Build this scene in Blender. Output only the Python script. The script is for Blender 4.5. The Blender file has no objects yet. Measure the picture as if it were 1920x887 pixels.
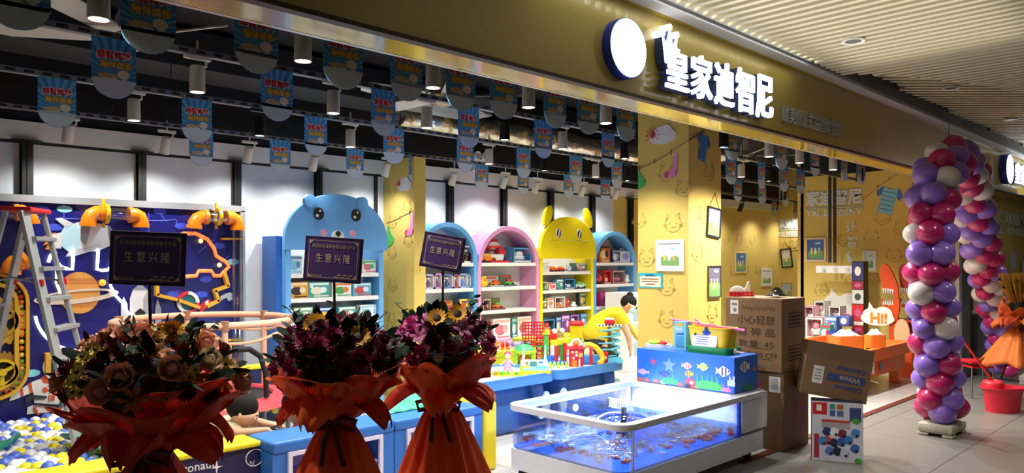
import bpy, bmesh, math, random
from mathutils import Vector, Matrix
random.seed(7)
C = bpy.context.scene.collection
SC = bpy.context.scene
PI = math.pi
# ------------------------------------------------------------------ camera
CAM_H, FPX, HORIZON = 1.6, 1400.0, 487.0
TH = math.atan(1423/1400.0); CT, ST = math.cos(TH), math.sin(TH)
cam = bpy.data.objects.new('camera', bpy.data.cameras.new('camera')); C.objects.link(cam)
cam.data.sensor_width = 36; cam.data.lens = FPX/1920*36; cam.data.clip_start = .05
cam.data.shift_y = (HORIZON-443.5)/1920
cam.location = (0, 0, CAM_H); cam.rotation_euler = (PI/2, 0, TH-PI/2)
SC.camera = cam
SC.view_settings.view_transform = 'Standard'; SC.view_settings.look = 'None'
SC.view_settings.gamma = 1; SC.view_settings.use_curve_mapping = False
SC.view_settings.exposure = 0.0
SC.cycles.max_bounces = 8; SC.cycles.transparent_max_bounces = 24
SC.cycles.sample_clamp_indirect = 6
# ------------------------------------------------------------------ world and mall light
W = bpy.data.worlds.new('mall_air'); SC.world = W; W.use_nodes = True
W.node_tree.nodes['Background'].inputs[0].default_value = (.50, .52, .60, 1)
W.node_tree.nodes['Background'].inputs[1].default_value = .05
SPOT_W = 58          # watts of every track spot in the shop
def lamp(kind, name, loc, energy, color=(1, 1, 1), aim=None, parent=None, **kw):
    d = bpy.data.lights.new(name, kind); d.energy = energy; d.color = color
    for k, v in kw.items(): setattr(d, k, v)
    o = bpy.data.objects.new(name, d); C.objects.link(o); o.location = loc
    if aim is not None: o.rotation_euler = (Vector(aim)-Vector(loc)).to_track_quat('-Z', 'Y').to_euler()
    if parent: o.parent = parent
    return o
# recessed downlights and cove of the mall passage, plus added up-lights for the slats
for x, y, e in ((5.2, .9, 24), (6.9, 1.0, 34), (8.6, 1.0, 46), (10.6, .9, 60), (12.6, .6, 70)):
    lamp('SPOT', 'mall_downlight', (x, y, 3.02), e, (1, .94, .85), (x, y, 0), spot_size=1.9, spot_blend=.6, shadow_soft_size=.06)
lamp('AREA', 'cove_and_fill_lamp', (4.2, 2.42, 3.17), 12, (.9, .95, 1), (4.2, 2.8, 3.2), shape='RECTANGLE', size=3.0, size_y=.05)
lamp('AREA', 'cove_and_fill_lamp', (4.2, 1.7, 2.99), 10, (1, .96, .84), (4.2, 1.7, 9), shape='RECTANGLE', size=3.6, size_y=1.2)  # added area light below the slats, facing up to brighten them
lamp('AREA', 'cove_and_fill_lamp', (13.5, 1.5, 2.6), 40, (.93, .96, 1), (13.3, 1.6, 9), shape='RECTANGLE', size=3.0, size_y=1.5)  # added area light out of view, for light reaching the far slats
# ------------------------------------------------------------------ pixel -> point on a known plane
def at(px, py, X=None, Y=None, Z=None):
    l = (px-960)/FPX; d = (CT+l*ST, ST-l*CT, (HORIZON-py)/FPX)
    if Y is not None: t = Y/d[1]
    elif X is not None: t = X/d[0]
    else: t = (Z-CAM_H)/d[2]
    return Vector((d[0]*t, d[1]*t, CAM_H+d[2]*t))
def ppm(px, Y=None, X=None):
    """metres covered by one pixel of height at that column on that plane"""
    a = at(px, 487, X=X, Y=Y); return (a.x*CT+a.y*ST)/FPX
VIEW_ROT = TH-PI/2          # local x = picture right, local y = away
# ------------------------------------------------------------------ materials
def lin(c):
    if isinstance(c, str):
        c = c.lstrip('#'); c = [int(c[i:i+2], 16)/255 for i in (0, 2, 4)]
        c = [v/12.92 if v <= .04045 else ((v+.055)/1.055)**2.4 for v in c]
    return (c[0], c[1], c[2], 1)
MATS = {}
def mat(col, rough=.5, metal=0, emit=0, var=.06, scale=9, bump=0, alpha=None, coat=0, trans=0, bscale=40, spec=.5):
    key = (col if isinstance(col, str) else tuple(col), rough, metal, emit, var, scale, bump, coat, trans, bscale, spec)
    if key in MATS: return MATS[key]
    m = bpy.data.materials.new('finish'); m.use_nodes = True; nt = m.node_tree
    p = nt.nodes['Principled BSDF']; c = lin(col)
    p.inputs['Base Color'].default_value = c; p.inputs['Roughness'].default_value = rough
    p.inputs['Metallic'].default_value = metal; p.inputs['Specular IOR Level'].default_value = spec
    if coat: p.inputs['Coat Weight'].default_value = coat; p.inputs['Coat Roughness'].default_value = .06
    if trans: p.inputs['Transmission Weight'].default_value = trans
    tc = nt.nodes.new('ShaderNodeTexCoord')
    if var and not emit:
        n = nt.nodes.new('ShaderNodeTexNoise'); n.inputs['Scale'].default_value = scale; n.inputs['Detail'].default_value = 3
        nt.links.new(tc.outputs['Object'], n.inputs['Vector'])
        mx = nt.nodes.new('ShaderNodeMix'); mx.data_type = 'RGBA'
        mx.inputs[6].default_value = tuple(v*(1-var) for v in c[:3])+(1,); mx.inputs[7].default_value = tuple(min(1, v*(1+var)) for v in c[:3])+(1,)
        nt.links.new(n.outputs['Fac'], mx.inputs[0]); nt.links.new(mx.outputs[2], p.inputs['Base Color'])
    if emit:
        p.inputs['Emission Color'].default_value = c; p.inputs['Emission Strength'].default_value = emit
    if bump:
        n2 = nt.nodes.new('ShaderNodeTexNoise'); n2.inputs['Scale'].default_value = bscale; n2.inputs['Detail'].default_value = 4
        nt.links.new(tc.outputs['Object'], n2.inputs['Vector'])
        b = nt.nodes.new('ShaderNodeBump'); b.inputs['Strength'].default_value = bump; b.inputs['Distance'].default_value = .02
        nt.links.new(n2.outputs['Fac'], b.inputs['Height']); nt.links.new(b.outputs['Normal'], p.inputs['Normal'])
    MATS[key] = m; return m
def clear_mat(tint=(.93, .96, 1), gloss=.12, rough=.03, bump=0, bscale=8, opacity=0.0):
    """clear sheet: see-through with a glossy surface"""
    key = ('clear', tint, gloss, rough, bump, bscale)
    if key in MATS: return MATS[key]
    m = bpy.data.materials.new('clear_finish'); m.use_nodes = True; nt = m.node_tree
    nt.nodes.remove(nt.nodes['Principled BSDF']); out = nt.nodes['Material Output']
    t = nt.nodes.new('ShaderNodeBsdfTransparent'); t.inputs[0].default_value = (*tint, 1)
    g = nt.nodes.new('ShaderNodeBsdfGlossy'); g.inputs['Roughness'].default_value = rough
    lw = nt.nodes.new('ShaderNodeLayerWeight'); lw.inputs[0].default_value = .35
    mth = nt.nodes.new('ShaderNodeMath'); mth.operation = 'MULTIPLY_ADD'; mth.inputs[1].default_value = .5; mth.inputs[2].default_value = gloss*.4
    mx = nt.nodes.new('ShaderNodeMixShader')
    nt.links.new(lw.outputs['Fresnel'], mth.inputs[0]); nt.links.new(mth.outputs[0], mx.inputs[0])
    nt.links.new(t.outputs[0], mx.inputs[1]); nt.links.new(g.outputs[0], mx.inputs[2]); nt.links.new(mx.outputs[0], out.inputs[0])
    if bump:
        tc = nt.nodes.new('ShaderNodeTexCoord'); n2 = nt.nodes.new('ShaderNodeTexNoise'); n2.inputs['Scale'].default_value = bscale
        n2.inputs['Distortion'].default_value = 1.2
        nt.links.new(tc.outputs['Object'], n2.inputs['Vector'])
        b = nt.nodes.new('ShaderNodeBump'); b.inputs['Strength'].default_value = bump; b.inputs['Distance'].default_value = .05
        nt.links.new(n2.outputs['Fac'], b.inputs['Height']); nt.links.new(b.outputs['Normal'], g.inputs['Normal']); nt.links.new(b.outputs['Normal'], lw.inputs['Normal'])
    MATS[key] = m; return m
def tile_mat(col, grout, size, rough, var=.05, vscale=2.0):
    m = bpy.data.materials.new('tile_finish'); m.use_nodes = True; nt = m.node_tree; p = nt.nodes['Principled BSDF']
    tc = nt.nodes.new('ShaderNodeTexCoord'); br = nt.nodes.new('ShaderNodeTexBrick'); br.offset = 0
    br.inputs['Scale'].default_value = 1; br.inputs['Brick Width'].default_value = size; br.inputs['Row Height'].default_value = size
    br.inputs['Mortar Size'].default_value = .004; br.inputs['Mortar'].default_value = lin(grout)
    n = nt.nodes.new('ShaderNodeTexNoise'); n.inputs['Scale'].default_value = vscale; n.inputs['Detail'].default_value = 6
    mx = nt.nodes.new('ShaderNodeMix'); mx.data_type = 'RGBA'; c = lin(col)
    mx.inputs[6].default_value = tuple(v*(1-var) for v in c[:3])+(1,); mx.inputs[7].default_value = tuple(v*(1+var) for v in c[:3])+(1,)
    nt.links.new(tc.outputs['Object'], br.inputs['Vector']); nt.links.new(tc.outputs['Object'], n.inputs['Vector'])
    nt.links.new(n.outputs['Fac'], mx.inputs[0]); nt.links.new(mx.outputs[2], br.inputs['Color1']); nt.links.new(mx.outputs[2], br.inputs['Color2'])
    nt.links.new(br.outputs['Color'], p.inputs['Base Color']); p.inputs['Roughness'].default_value = rough
    return m
# ------------------------------------------------------------------ mesh builder
class B:
    def __init__(s): s.v = []; s.f = []; s.m = []; s.mats = []
    def mi(s, m):
        if m not in s.mats: s.mats.append(m)
        return s.mats.index(m)
    def add(s, vs, fs, m, M=None):
        o = len(s.v); i = s.mi(m)
        s.v += [tuple(M @ Vector(v)) if M is not None else tuple(v) for v in vs]
        for f in fs: s.f.append([k+o for k in f]); s.m.append(i)
        return s
    def box(s, c, d, m, bev=0, M=None):
        x, y, z = d[0]/2, d[1]/2, d[2]/2
        bev = min(bev, x*.98, y*.98, z*.98)
        T = Matrix.Translation(Vector(c)); T = T if M is None else M @ T
        if bev <= 0:
            vs = [(a*x, b*y, e*z) for e in (-1, 1) for a, b in ((-1, -1), (1, -1), (1, 1), (-1, 1))]
            fs = [(3, 2, 1, 0), (4, 5, 6, 7), (0, 1, 5, 4), (1, 2, 6, 5), (2, 3, 7, 6), (3, 0, 4, 7)]
            return s.add(vs, fs, m, T)
        bm = bmesh.new(); bmesh.ops.create_cube(bm, size=1)
        for v in bm.verts: v.co = Vector((v.co.x*2*x, v.co.y*2*y, v.co.z*2*z))
        bmesh.ops.bevel(bm, geom=bm.edges[:], offset=bev, segments=2, profile=.5, affect='EDGES')
        return s.addbm(bm, m, T)
    def addbm(s, bm, m, T=None):
        bm.verts.index_update()
        s.add([v.co.copy() for v in bm.verts], [[v.index for v in f.verts] for f in bm.faces], m, T); bm.free(); return s
    def cyl(s, a, b, r0, m, r1=None, n=14, cap=True):
        a = Vector(a); b = Vector(b); r1 = r0 if r1 is None else r1
        q = (b-a).to_track_quat('Z', 'Y').to_matrix(); vs = []
        for p, r in ((a, r0), (b, r1)):
            for i in range(n):
                t = 2*PI*i/n; vs.append(p+q @ Vector((r*math.cos(t), r*math.sin(t), 0)))
        fs = [(i, (i+1) % n, n+(i+1) % n, n+i) for i in range(n)]
        if cap: fs += [tuple(reversed(range(n))), tuple(range(n, 2*n))]
        return s.add(vs, fs, m)
    def tube(s, pts, r, m, n=8, closed=False, cap=True):
        pts = [Vector(p) for p in pts]; k = len(pts); vs = []; fs = []
        rr = r if isinstance(r, (list, tuple)) else [r]*k
        up = None
        for i, p in enumerate(pts):
            if closed: t = pts[(i+1) % k]-pts[i-1]
            else: t = pts[min(i+1, k-1)]-pts[max(i-1, 0)]
            t = t.normalized() if t.length > 1e-9 else Vector((0, 0, 1))
            if up is None:
                up = Vector((0, 0, 1)) if abs(t.z) < .9 else Vector((1, 0, 0))
            sd = t.cross(up)
            if sd.length < 1e-6: sd = t.orthogonal()
            sd.normalize(); up = sd.cross(t).normalized()
            for j in range(n):
                a = 2*PI*j/n; vs.append(p+(sd*math.cos(a)+up*math.sin(a))*rr[i])
        for i in range(k if closed else k-1):
            for j in range(n):
                a = i*n+j; b = i*n+(j+1) % n; c = ((i+1) % k)*n+(j+1) % n; d = ((i+1) % k)*n+j
                fs.append((a, d, c, b))
        if cap and not closed: fs += [tuple(range(n)), tuple(reversed(range((k-1)*n, k*n)))]
        return s.add(vs, fs, m)
    def ball(s, c, r, m, nu=14, nv=9, M=None):
        if not isinstance(r, (tuple, list)): r = (r, r, r)
        vs = [(0, 0, -r[2])]; fs = []
        for j in range(1, nv):
            p = -PI/2+PI*j/nv
            for i in range(nu):
                a = 2*PI*i/nu; vs.append((r[0]*math.cos(p)*math.cos(a), r[1]*math.cos(p)*math.sin(a), r[2]*math.sin(p)))
        vs.append((0, 0, r[2])); top = len(vs)-1
        for i in range(nu):
            fs.append((0, 1+(i+1) % nu, 1+i)); b = 1+(nv-2)*nu; fs.append((top, b+i, b+(i+1) % nu))
            for j in range(nv-2):
                a = 1+j*nu; fs.append((a+i, a+(i+1) % nu, a+nu+(i+1) % nu, a+nu+i))
        T = Matrix.Translation(Vector(c)); T = T if M is None else T @ M
        return s.add(vs, fs, m, T)
    def lathe(s, prof, m, c=(0, 0, 0), n=20, M=None, cap=True):
        vs = []; fs = []; k = len(prof)
        for r, z in prof:
            for i in range(n):
                a = 2*PI*i/n; vs.append((r*math.cos(a), r*math.sin(a), z))
        for j in range(k-1):
            for i in range(n):
                fs.append((j*n+i, j*n+(i+1) % n, (j+1)*n+(i+1) % n, (j+1)*n+i))
        if cap and prof[0][0] > 1e-5: fs.append(tuple(reversed(range(n))))
        if cap and prof[-1][0] > 1e-5: fs.append(tuple(range((k-1)*n, k*n)))
        T = Matrix.Translation(Vector(c)); T = T if M is None else T @ M
        return s.add(vs, fs, m, T)
    def prism(s, poly, y0, y1, m, M=None, side=None):
        """outline in local x,z standing upright, thick from y0 (front, towards -y) to y1"""
        ar = sum(poly[i-1][0]*poly[i][1]-poly[i][0]*poly[i-1][1] for i in range(len(poly)))
        if ar < 0: poly = poly[::-1]
        n = len(poly)
        vs = [(p[0], y0, p[1]) for p in poly]+[(p[0], y1, p[1]) for p in poly]
        s.add(vs, [tuple(range(n)), tuple(reversed(range(n, 2*n)))], m, M)
        return s.add(vs, [(i, n+i, n+(i+1) % n, (i+1) % n) for i in range(n)], side or m, M)
    def ring(s, outer, inner, y0, y1, m, M=None, closed=True):
        n = len(outer)
        vs = [(p[0], y, p[1]) for y in (y0, y1) for ol in (outer, inner) for p in ol]
        fs = []
        for i in range(n if closed else n-1):
            j = (i+1) % n
            fs += [(i, j, n+j, n+i), (2*n+i, 3*n+i, 3*n+j, 2*n+j), (i, 2*n+i, 2*n+j, j), (n+i, n+j, 3*n+j, 3*n+i)]
        if not closed: fs += [(0, n, 3*n, 2*n), (n-1, 3*n-1, 4*n-1, 2*n-1)]
        return s.add(vs, fs, m, M)
    def grid(s, fn, nu, nv, m, wrap=False):
        vs = [fn(i/(nu if wrap else nu-1), j/(nv-1)) for j in range(nv) for i in range(nu)]; fs = []
        for j in range(nv-1):
            for i in range(nu if wrap else nu-1):
                a = j*nu+i; b = j*nu+(i+1) % nu; fs.append((a, b, b+nu, a+nu))
        return s.add(vs, fs, m)
    def disc(s, c, rx, rz, y0, y1, m, n=20, M=None):
        return s.prism([(c[0]+rx*math.cos(2*PI*i/n), c[1]+rz*math.sin(2*PI*i/n)) for i in range(n)], y0, y1, m, M)
    def build(s, name, parent=None, smooth=None, loc=None, rz=None, solid=0):
        me = bpy.data.meshes.new(name); me.from_pydata(s.v, [], s.f); 
        for m in s.mats: me.materials.append(m)
        me.polygons.foreach_set('material_index', s.m)
        bm = bmesh.new(); bm.from_mesh(me); bmesh.ops.recalc_face_normals(bm, faces=bm.faces[:]); bm.to_mesh(me); bm.free()
        if smooth is not None:
            me.polygons.foreach_set('use_smooth', [True]*len(me.polygons)); me.set_sharp_from_angle(angle=math.radians(smooth))
        o = bpy.data.objects.new(name, me); C.objects.link(o)
        if parent: o.parent = parent
        if loc is not None: o.location = loc
        if rz is not None: o.rotation_euler = (0, 0, rz)
        if solid:
            q = o.modifiers.new('thickness', 'SOLIDIFY'); q.thickness = solid
        return o
def tag(o, label=None, cat=None, group=None, kind=None):
    if label: o['label'] = label
    if cat: o['category'] = cat
    if group: o['group'] = group
    if kind: o['kind'] = kind
    return o
def thing(name, label, cat, loc=(0, 0, 0), rz=0, group=None):
    o = bpy.data.objects.new(name, None); C.objects.link(o); o.empty_display_size = .05
    o.location = loc; o.rotation_euler = (0, 0, rz); return tag(o, label, cat, group)
def struct(o): o['kind'] = 'structure'; return o
def copy_tree(o, parent=None):
    c = o.copy(); C.objects.link(c)
    if parent: c.parent = parent
    for ch in list(o.children):
        copy_tree(ch, c)
    return c
NTH = ['first', 'second', 'third', 'fourth', 'fifth', 'sixth', 'seventh', 'eighth', 'ninth', 'tenth', 'eleventh', 'twelfth', 'thirteenth',
       'fourteenth', 'fifteenth', 'sixteenth', 'seventeenth', 'eighteenth', 'nineteenth', 'twentieth', 'twenty-first', 'twenty-second', 'twenty-third', 'twenty-fourth', 'twenty-fifth']
# ------------------------------------------------------------------ lettering
TXT = {}
def text_data(body, size, depth, bold, space=1.0):
    key = (body, round(size, 4), depth, bold, space)
    if key in TXT: return TXT[key]
    cu = bpy.data.curves.new('lettering', 'FONT'); cu.body = body; cu.size = size; cu.extrude = depth/2; cu.offset = bold
    cu.align_x = 'CENTER'; cu.align_y = 'CENTER'; cu.resolution_u = 2; cu.space_character = space
    o = bpy.data.objects.new('lettering', cu); C.objects.link(o)
    bpy.context.view_layer.update()
    me = bpy.data.meshes.new_from_object(o.evaluated_get(bpy.context.evaluated_depsgraph_get()))
    bpy.data.objects.remove(o); bpy.data.curves.remove(cu)
    me.transform(Matrix.Rotation(PI/2, 4, 'X'))
    xs = [v.co.x for v in me.vertices] or [0]; zs = [v.co.z for v in me.vertices] or [0]
    cx = (min(xs)+max(xs))/2; cz = (min(zs)+max(zs))/2
    vs = [(v.co.x-cx, v.co.y, v.co.z-cz) for v in me.vertices]; fs = [list(p.vertices) for p in me.polygons]
    bpy.data.meshes.remove(me)
    TXT[key] = (vs, fs, max(xs)-min(xs), max(zs)-min(zs)); return TXT[key]
def letters(b, body, size, m, M=None, depth=.004, bold=0.0, width=None, height=None, space=1.0):
    """adds lettering to builder b, centred, facing local -y"""
    vs, fs, w, h = text_data(body, size, depth, bold, space)
    sx = width/w if width and w else 1; sz = height/h if height and h else (sx if width else 1)
    if height and not width: sx = sz
    return b.add([(v[0]*sx, v[1], v[2]*sz) for v in vs], fs, m, M)
def TR(x, y, z): return Matrix.Translation((x, y, z))
def RZ(a): return Matrix.Rotation(a, 4, 'Z')
FACE_X = RZ(-PI/2)          # local front (-y) turned to look along -x, local x running along -y
# ------------------------------------------------------------------ common colours
WHITE = mat('#e9e9e6', .5); PAPER = mat('#f2f0ea', .6); BLACK = mat('#0b0c0f', .6); INK = mat('#141414', .6)
BLUE = mat('#6aaeea', .42); DBLUE = mat('#2a63b4', .4); PINK = mat('#e39ccb', .42); YEL = mat('#f0dc10', .4); YWALL = mat('#ddc064', .62, var=.04, scale=3)
RED = mat('#c8202a', .4); ORANGE = mat('#f0791a', .4); GREEN = mat('#3aa845', .42); LIME = mat('#a6d62c', .42); CYAN = mat('#62c4dc', .42)
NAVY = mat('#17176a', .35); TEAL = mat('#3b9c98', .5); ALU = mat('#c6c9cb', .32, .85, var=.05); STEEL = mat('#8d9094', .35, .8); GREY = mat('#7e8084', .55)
PURPLE = mat('#7d55c0', .4); SKIN = mat('#d8a585', .55, var=.03); HAIR = mat('#14100f', .75, spec=.2); LINE = mat('#b08a2c', .7); CREAM = mat('#e8dcc0', .6)
BROWN = mat('#5a2f1c', .6); CARTON = mat('#86684a', .8, var=.08, scale=14); CARTON_D = mat('#6c5238', .8)
LIT = mat('#fff4e0', .4, emit=14); CLEAR = clear_mat()
# ================================================================== SETTING
YS, YF, ZS = 2.92, 2.66, 2.585         # threshold line, fascia face, soffit height
YB, ZR = 7.35, 2.76                    # back wall, ceiling rails
XR, XRC = 11.5, 15.2                   # right wall, right wall of the recess
b = B(); b.box((7, 5.4, -.05), (19, 5.0, .1), tile_mat('#b9b7b2', '#8a8884', .8, .25)); struct(b.build('floor'))
b = B(); b.box((8, -.6, -.05), (26, 7.0, .1), tile_mat('#7f7c77', '#4a4845', .9, .34, .16, 3)); struct(b.build('floor_mall'))
b = B(); b.box((9.4, YS+.0, .004), (8, .07, .012), mat('#5a2416', .5)); struct(b.build('trim_1'))
wallwhite = mat('#d6dade', .8, var=.05, scale=2, bump=.5, bscale=7)
b = B(); b.box((4.2, YB+.08, 1.288), (10.6, .16, 2.577), wallwhite); b.box((4.2, YB+.06, 2.68), (10.6, .2, .16), mat('#e4e4e0', .7))
b.box((4.2, YB+.08, 3.13), (10.6, .16, .74), BLACK); struct(b.build('wall_back'))
b = B(); b.box((4.2, YB-.005, 2.588), (10.6, .03, .026), BLACK); struct(b.build('trim_2'))
k = 3
for px in (51, 266, 445, 598, 845, 946, 1034, 1112, 1184):
    p = at(px, 300, Y=YB-.06); w = {51: .1, 266: .085, 445: .085, 598: .085}.get(px, .1)
    b = B(); b.box((p.x, YB-.03, 1.29), (w, .012, 2.58), BLACK); b.box((p.x, YB-.075, 1.29), (w*.8, .012, 2.58), mat('#1c1d20', .5, .3))
    b.box((p.x, YB-.05, 1.29), (.012, .08, 2.58), BLACK); b.box((p.x, YB-.06, 2.592), (w*2.1, .1, .012), mat('#2a2a2c', .5, .4))
    struct(b.build('trim_%d' % k)); k += 1
def cat_outline(b, M, r, m=LINE):
    """a cat face drawn in thin line on a wallpaper"""
    pts = []
    for i in range(25):
        a = math.radians(60+300*i/24*1.0+90-30); pts.append((r*math.cos(a), 0, r*.85*math.sin(a)))
    b.tube([M @ Vector(p) for p in pts], r*.022, m, 4)
    for sx in (-1, 1):
        b.tube([M @ Vector((sx*r*q, 0, r*h)) for q, h in ((.85, .38), (.75, 1.15), (.3, .8))], r*.022, m, 4)
        b.disc((0, 0), r*.07, r*.07, -.002, .002, m, 8, M @ TR(sx*r*.4, 0, r*.05))
        for q in (-.1, -.3): b.tube([M @ Vector((sx*r*.7, 0, r*q)), M @ Vector((sx*r*1.2, 0, r*(q+.08)))], r*.025, m, 3)
    b.tube([M @ Vector((r*q, 0, r*h)) for q, h in ((-.3, -.3), (-.15, -.42), (0, -.3), (.15, -.42), (.3, -.3))], r*.03, m, 4)
# yellow part of the back wall, wall of the recess, right wall
b = B(); b.box((12.4, YB+.08, 1.31), (5.8, .16, 2.62), YWALL); b.box((12.4, YB+.06, 2.69), (5.8, .2, .14), mat('#e4e4e0', .7)); b.box((12.4, YB+.08, 3.13), (5.8, .16, .74), BLACK)
for i in range(26):
    x = 10.4+(i % 9)*.52+(.26 if (i//9) % 2 else 0); z = .75+.62*(i//9)
    cat_outline(b, TR(x, YB-.004, z), .1)
struct(b.build('wall_back'))
b = B(); b.box((XRC+.08, 6.3, 1.75), (.16, 2.3, 3.5), YWALL)
for y, z in ((7.0, 1.9), (6.6, 1.3), (6.1, 1.9), (6.8, .8)): cat_outline(b, TR(XRC-.004, y, z) @ FACE_X, .12)
struct(b.build('wall_right'))
b = B(); b.box((XR+1.9, 5.2, 1.75), (3.8, .1, 3.5), YWALL); struct(b.build('wall_right'))
b = B(); b.box((XR+.06, 4.07, 1.45), (.12, 2.26, 2.9), YWALL); b.box((XR+.06, 4.07, 3.2), (.12, 2.26, .6), BLACK)
for px, py in ((1558, 445), (1585, 452), (1634, 445), (1598, 525), (1635, 525), (1540, 545), (1676, 480), (1690, 430), (1640, 570), (1655, 410), (1730, 500), (1700, 560)):
    p = at(px, py, X=XR-.003); cat_outline(b, TR(*p) @ FACE_X, .1)
struct(b.build('wall_right'))
b = B(); b.box((13.9, YS+.08, 1.3), (3.8, .12, 2.6), YWALL)
for px, py in ((1905, 440),): cat_outline(b, TR(*at(px, py, Y=YS+.018)), .12)
struct(b.build('wall_front'))
b = B(); b.box((-1.6, 5.2, 1.75), (.16, 4.6, 3.5), wallwhite); struct(b.build('wall_left'))
b = B(); b.box((7, 5.3, 3.55), (19, 5.2, .1), mat('#15171c', .8)); struct(b.build('ceiling'))
# door post and its bright edge at the far end of the opening
b = B(); p0 = at(1806, 500, Y=YS); b.box((p0.x+.16, YS+.05, 1.3), (.38, .1, 2.6), mat('#6a6b70', .45)); b.box((p0.x-.1, YS+.03, 1.3), (.13, .05, 2.6), mat('#cfd0d2', .4)); struct(b.build('door_1'))
# fascia, soffit, lintel behind it
fas = mat('#ae9644', .24, var=.03, scale=2, coat=.25)
b = B(); b.box((7, (YF+YS)/2, 2.85), (22, YS-YF, .53), fas); 
b.box((7, (YF+YS)/2, 3.118), (22, YS-YF+.04, .012), mat('#b79a35', .3))
struct(b.build('trim_12'))
b = B(); b.box((7, YF+.02, ZS-.008), (22, .05, .02), mat('#3a1d14', .5)); struct(b.build('trim_13'))
b = B(); b.box((7, (YF+YS)/2+.015, ZS-.007), (22, YS-YF-.06, .012), mat('#d9b51e', .12, var=.3, scale=1.6, coat=.8)); struct(b.build('trim_14'))
b = B(); b.box((7, YS, ZS-.004), (22, .025, .02), ALU); struct(b.build('trim_15'))
b = B(); b.box((7, YS+.1, 3.12), (22, .12, .8), BLACK); struct(b.build('wall_front'))
# mall ceiling: plaster strip, dark recess, slats, black void above
b = B(); b.box((7, 2.60, 3.135), (22, .13, .03), mat('#dfe0e2', .6)); struct(b.build('trim_16'))
b = B(); b.box((7, -1, 3.6), (24, 7.6, .05), mat('#33322f', .8)); b.box((7, 2.52, 3.36), (22, .03, .45), mat('#6d6c68', .7)); struct(b.build('ceiling_mall'))
slat_m = mat('#d8cfae', .5, var=.05)
def edge_y(x):
    """front edge of the slat field: straight along the shop, then sweeping away in a curve"""
    if x < 6.2: return 2.46
    t = min(1, (x-6.2)/2.6); return 2.46-.95*math.sin(t*PI/2)**.8
b = B(); x = -2.0
while x < 13.5:
    y1 = edge_y(x); b.box((x, (y1-3.4)/2, 3.16), (.045, y1+3.4, .10), slat_m); x += .1
struct(b.build('ceiling_mall'))
b = B(); pts = [(q*.2-2, edge_y(q*.2-2)) for q in range(78)]
b.tube([(x, y+.015, 3.2) for x, y in pts], .02, mat('#55534d', .6), 4); struct(b.build('trim_17'))
b = B()
for i in range(70):      # second slat field behind the curve, running the other way
    c = Vector((6.4+i*.062, 2.9-i*.062+.0, 0)); c = Vector((7.0, 2.2, 3.26))+Vector((CT, ST, 0))*(i-18)*.11
    a = c-Vector((ST, -CT, 0))*3.2; e = c+Vector((ST, -CT, 0))*4.2
    # clip to the zone between curve and fascia
    seg = [a.lerp(e, q/60) for q in range(61)]; seg = [p for p in seg if p.y < 2.5 and p.y > edge_y(p.x)+.0 and p.x > 6.2 and p.x < 16]
    if len(seg) > 1:
        d = seg[-1]-seg[0]; m = (seg[0]+seg[-1])/2
        if d.length > .05: b.box((0, 0, 0), (d.length, .05, .08), slat_m, 0, TR(*m) @ RZ(math.atan2(d.y, d.x)))
struct(b.build('ceiling_mall'))
# square column and the pilaster by the shelves, papered in yellow
CX0, CY0, CW = 6.33, 3.98, .61
b = B(); b.box((CX0+CW/2, CY0+.3, 1.75), (CW, .6, 3.5), YWALL)
for px, py, r in ((1250, 327, .07), (1262, 420, .075), (1212, 485, .075), (1198, 415, .06), (1250, 540, .07), (1282, 355, .07), (1250, 600, .07)):
    cat_outline(b, TR(*at(px, py, X=CX0-.003)) @ FACE_X, r*1.25)
for px, py in ((1330, 325), (1320, 405), (1308, 475), (1336, 590)): cat_outline(b, TR(*at(px, py, Y=CY0-.003)), .09)
struct(b.build('wall_column'))
PX0 = 5.10
b = B(); b.box((PX0+.08, 7.05, 1.38), (.16, .6, 2.76), YWALL)
for px, py in ((735, 358), (763, 391), (765, 452), (735, 475), (736, 417), (736, 535), (735, 600)): cat_outline(b, TR(*at(px, py, X=PX0-.003)) @ FACE_X, .075)
cat_outline(b, TR(*at(780, 505, Y=6.747)), .06)
b.box((4.98, YB-.02, 1.3), (.03, .04, 2.6), BLACK)
struct(b.build('wall_pilaster'))
# ================================================================== SHOP CEILING: rails, ducts, fans, lights, banners
ROWS = [3.28, 4.31, 5.5, 6.82]
ROWN = ['ceiling rail nearest the shopfront', 'second ceiling rail', 'third ceiling rail', 'ceiling rail along the back wall']
slot = mat('#1a1b1e', .7); railm = mat('#7e828a', .45, .5)
for i, y, xs0, xs1 in ((0, ROWS[0], -1.3, 11.1), (1, ROWS[1], -1.3, 5.88), (1, ROWS[1], 7.0, 11.4), (2, ROWS[2], -1.3, 14.9), (3, ROWS[3], -1.3, 15.16)):
    L = xs1-xs0; xc = (xs0+xs1)/2
    b = B(); b.box((xc, y, ZR+.025), (L, .045, .035), railm)
    x = xs0+.1
    while x < xs1-.1:
        b.add([(x, y-.0232, ZR+.016), (x+.055, y-.0232, ZR+.016), (x+.055, y-.0232, ZR+.034), (x, y-.0232, ZR+.034)], [(0, 1, 2, 3)], slot); x += .1
    for x in range(int(xs0)+1, int(xs1), 2): b.cyl((x, y, ZR+.04), (x, y, 3.5), .004, slot, n=5)
    tag(b.build('ceiling_rail'), 'long slotted steel ceiling rail, ' + ROWN[i] + (', beyond the yellow column' if xs0 > 0 else ''), 'ceiling rail', 'slotted ceiling rails')
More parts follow.
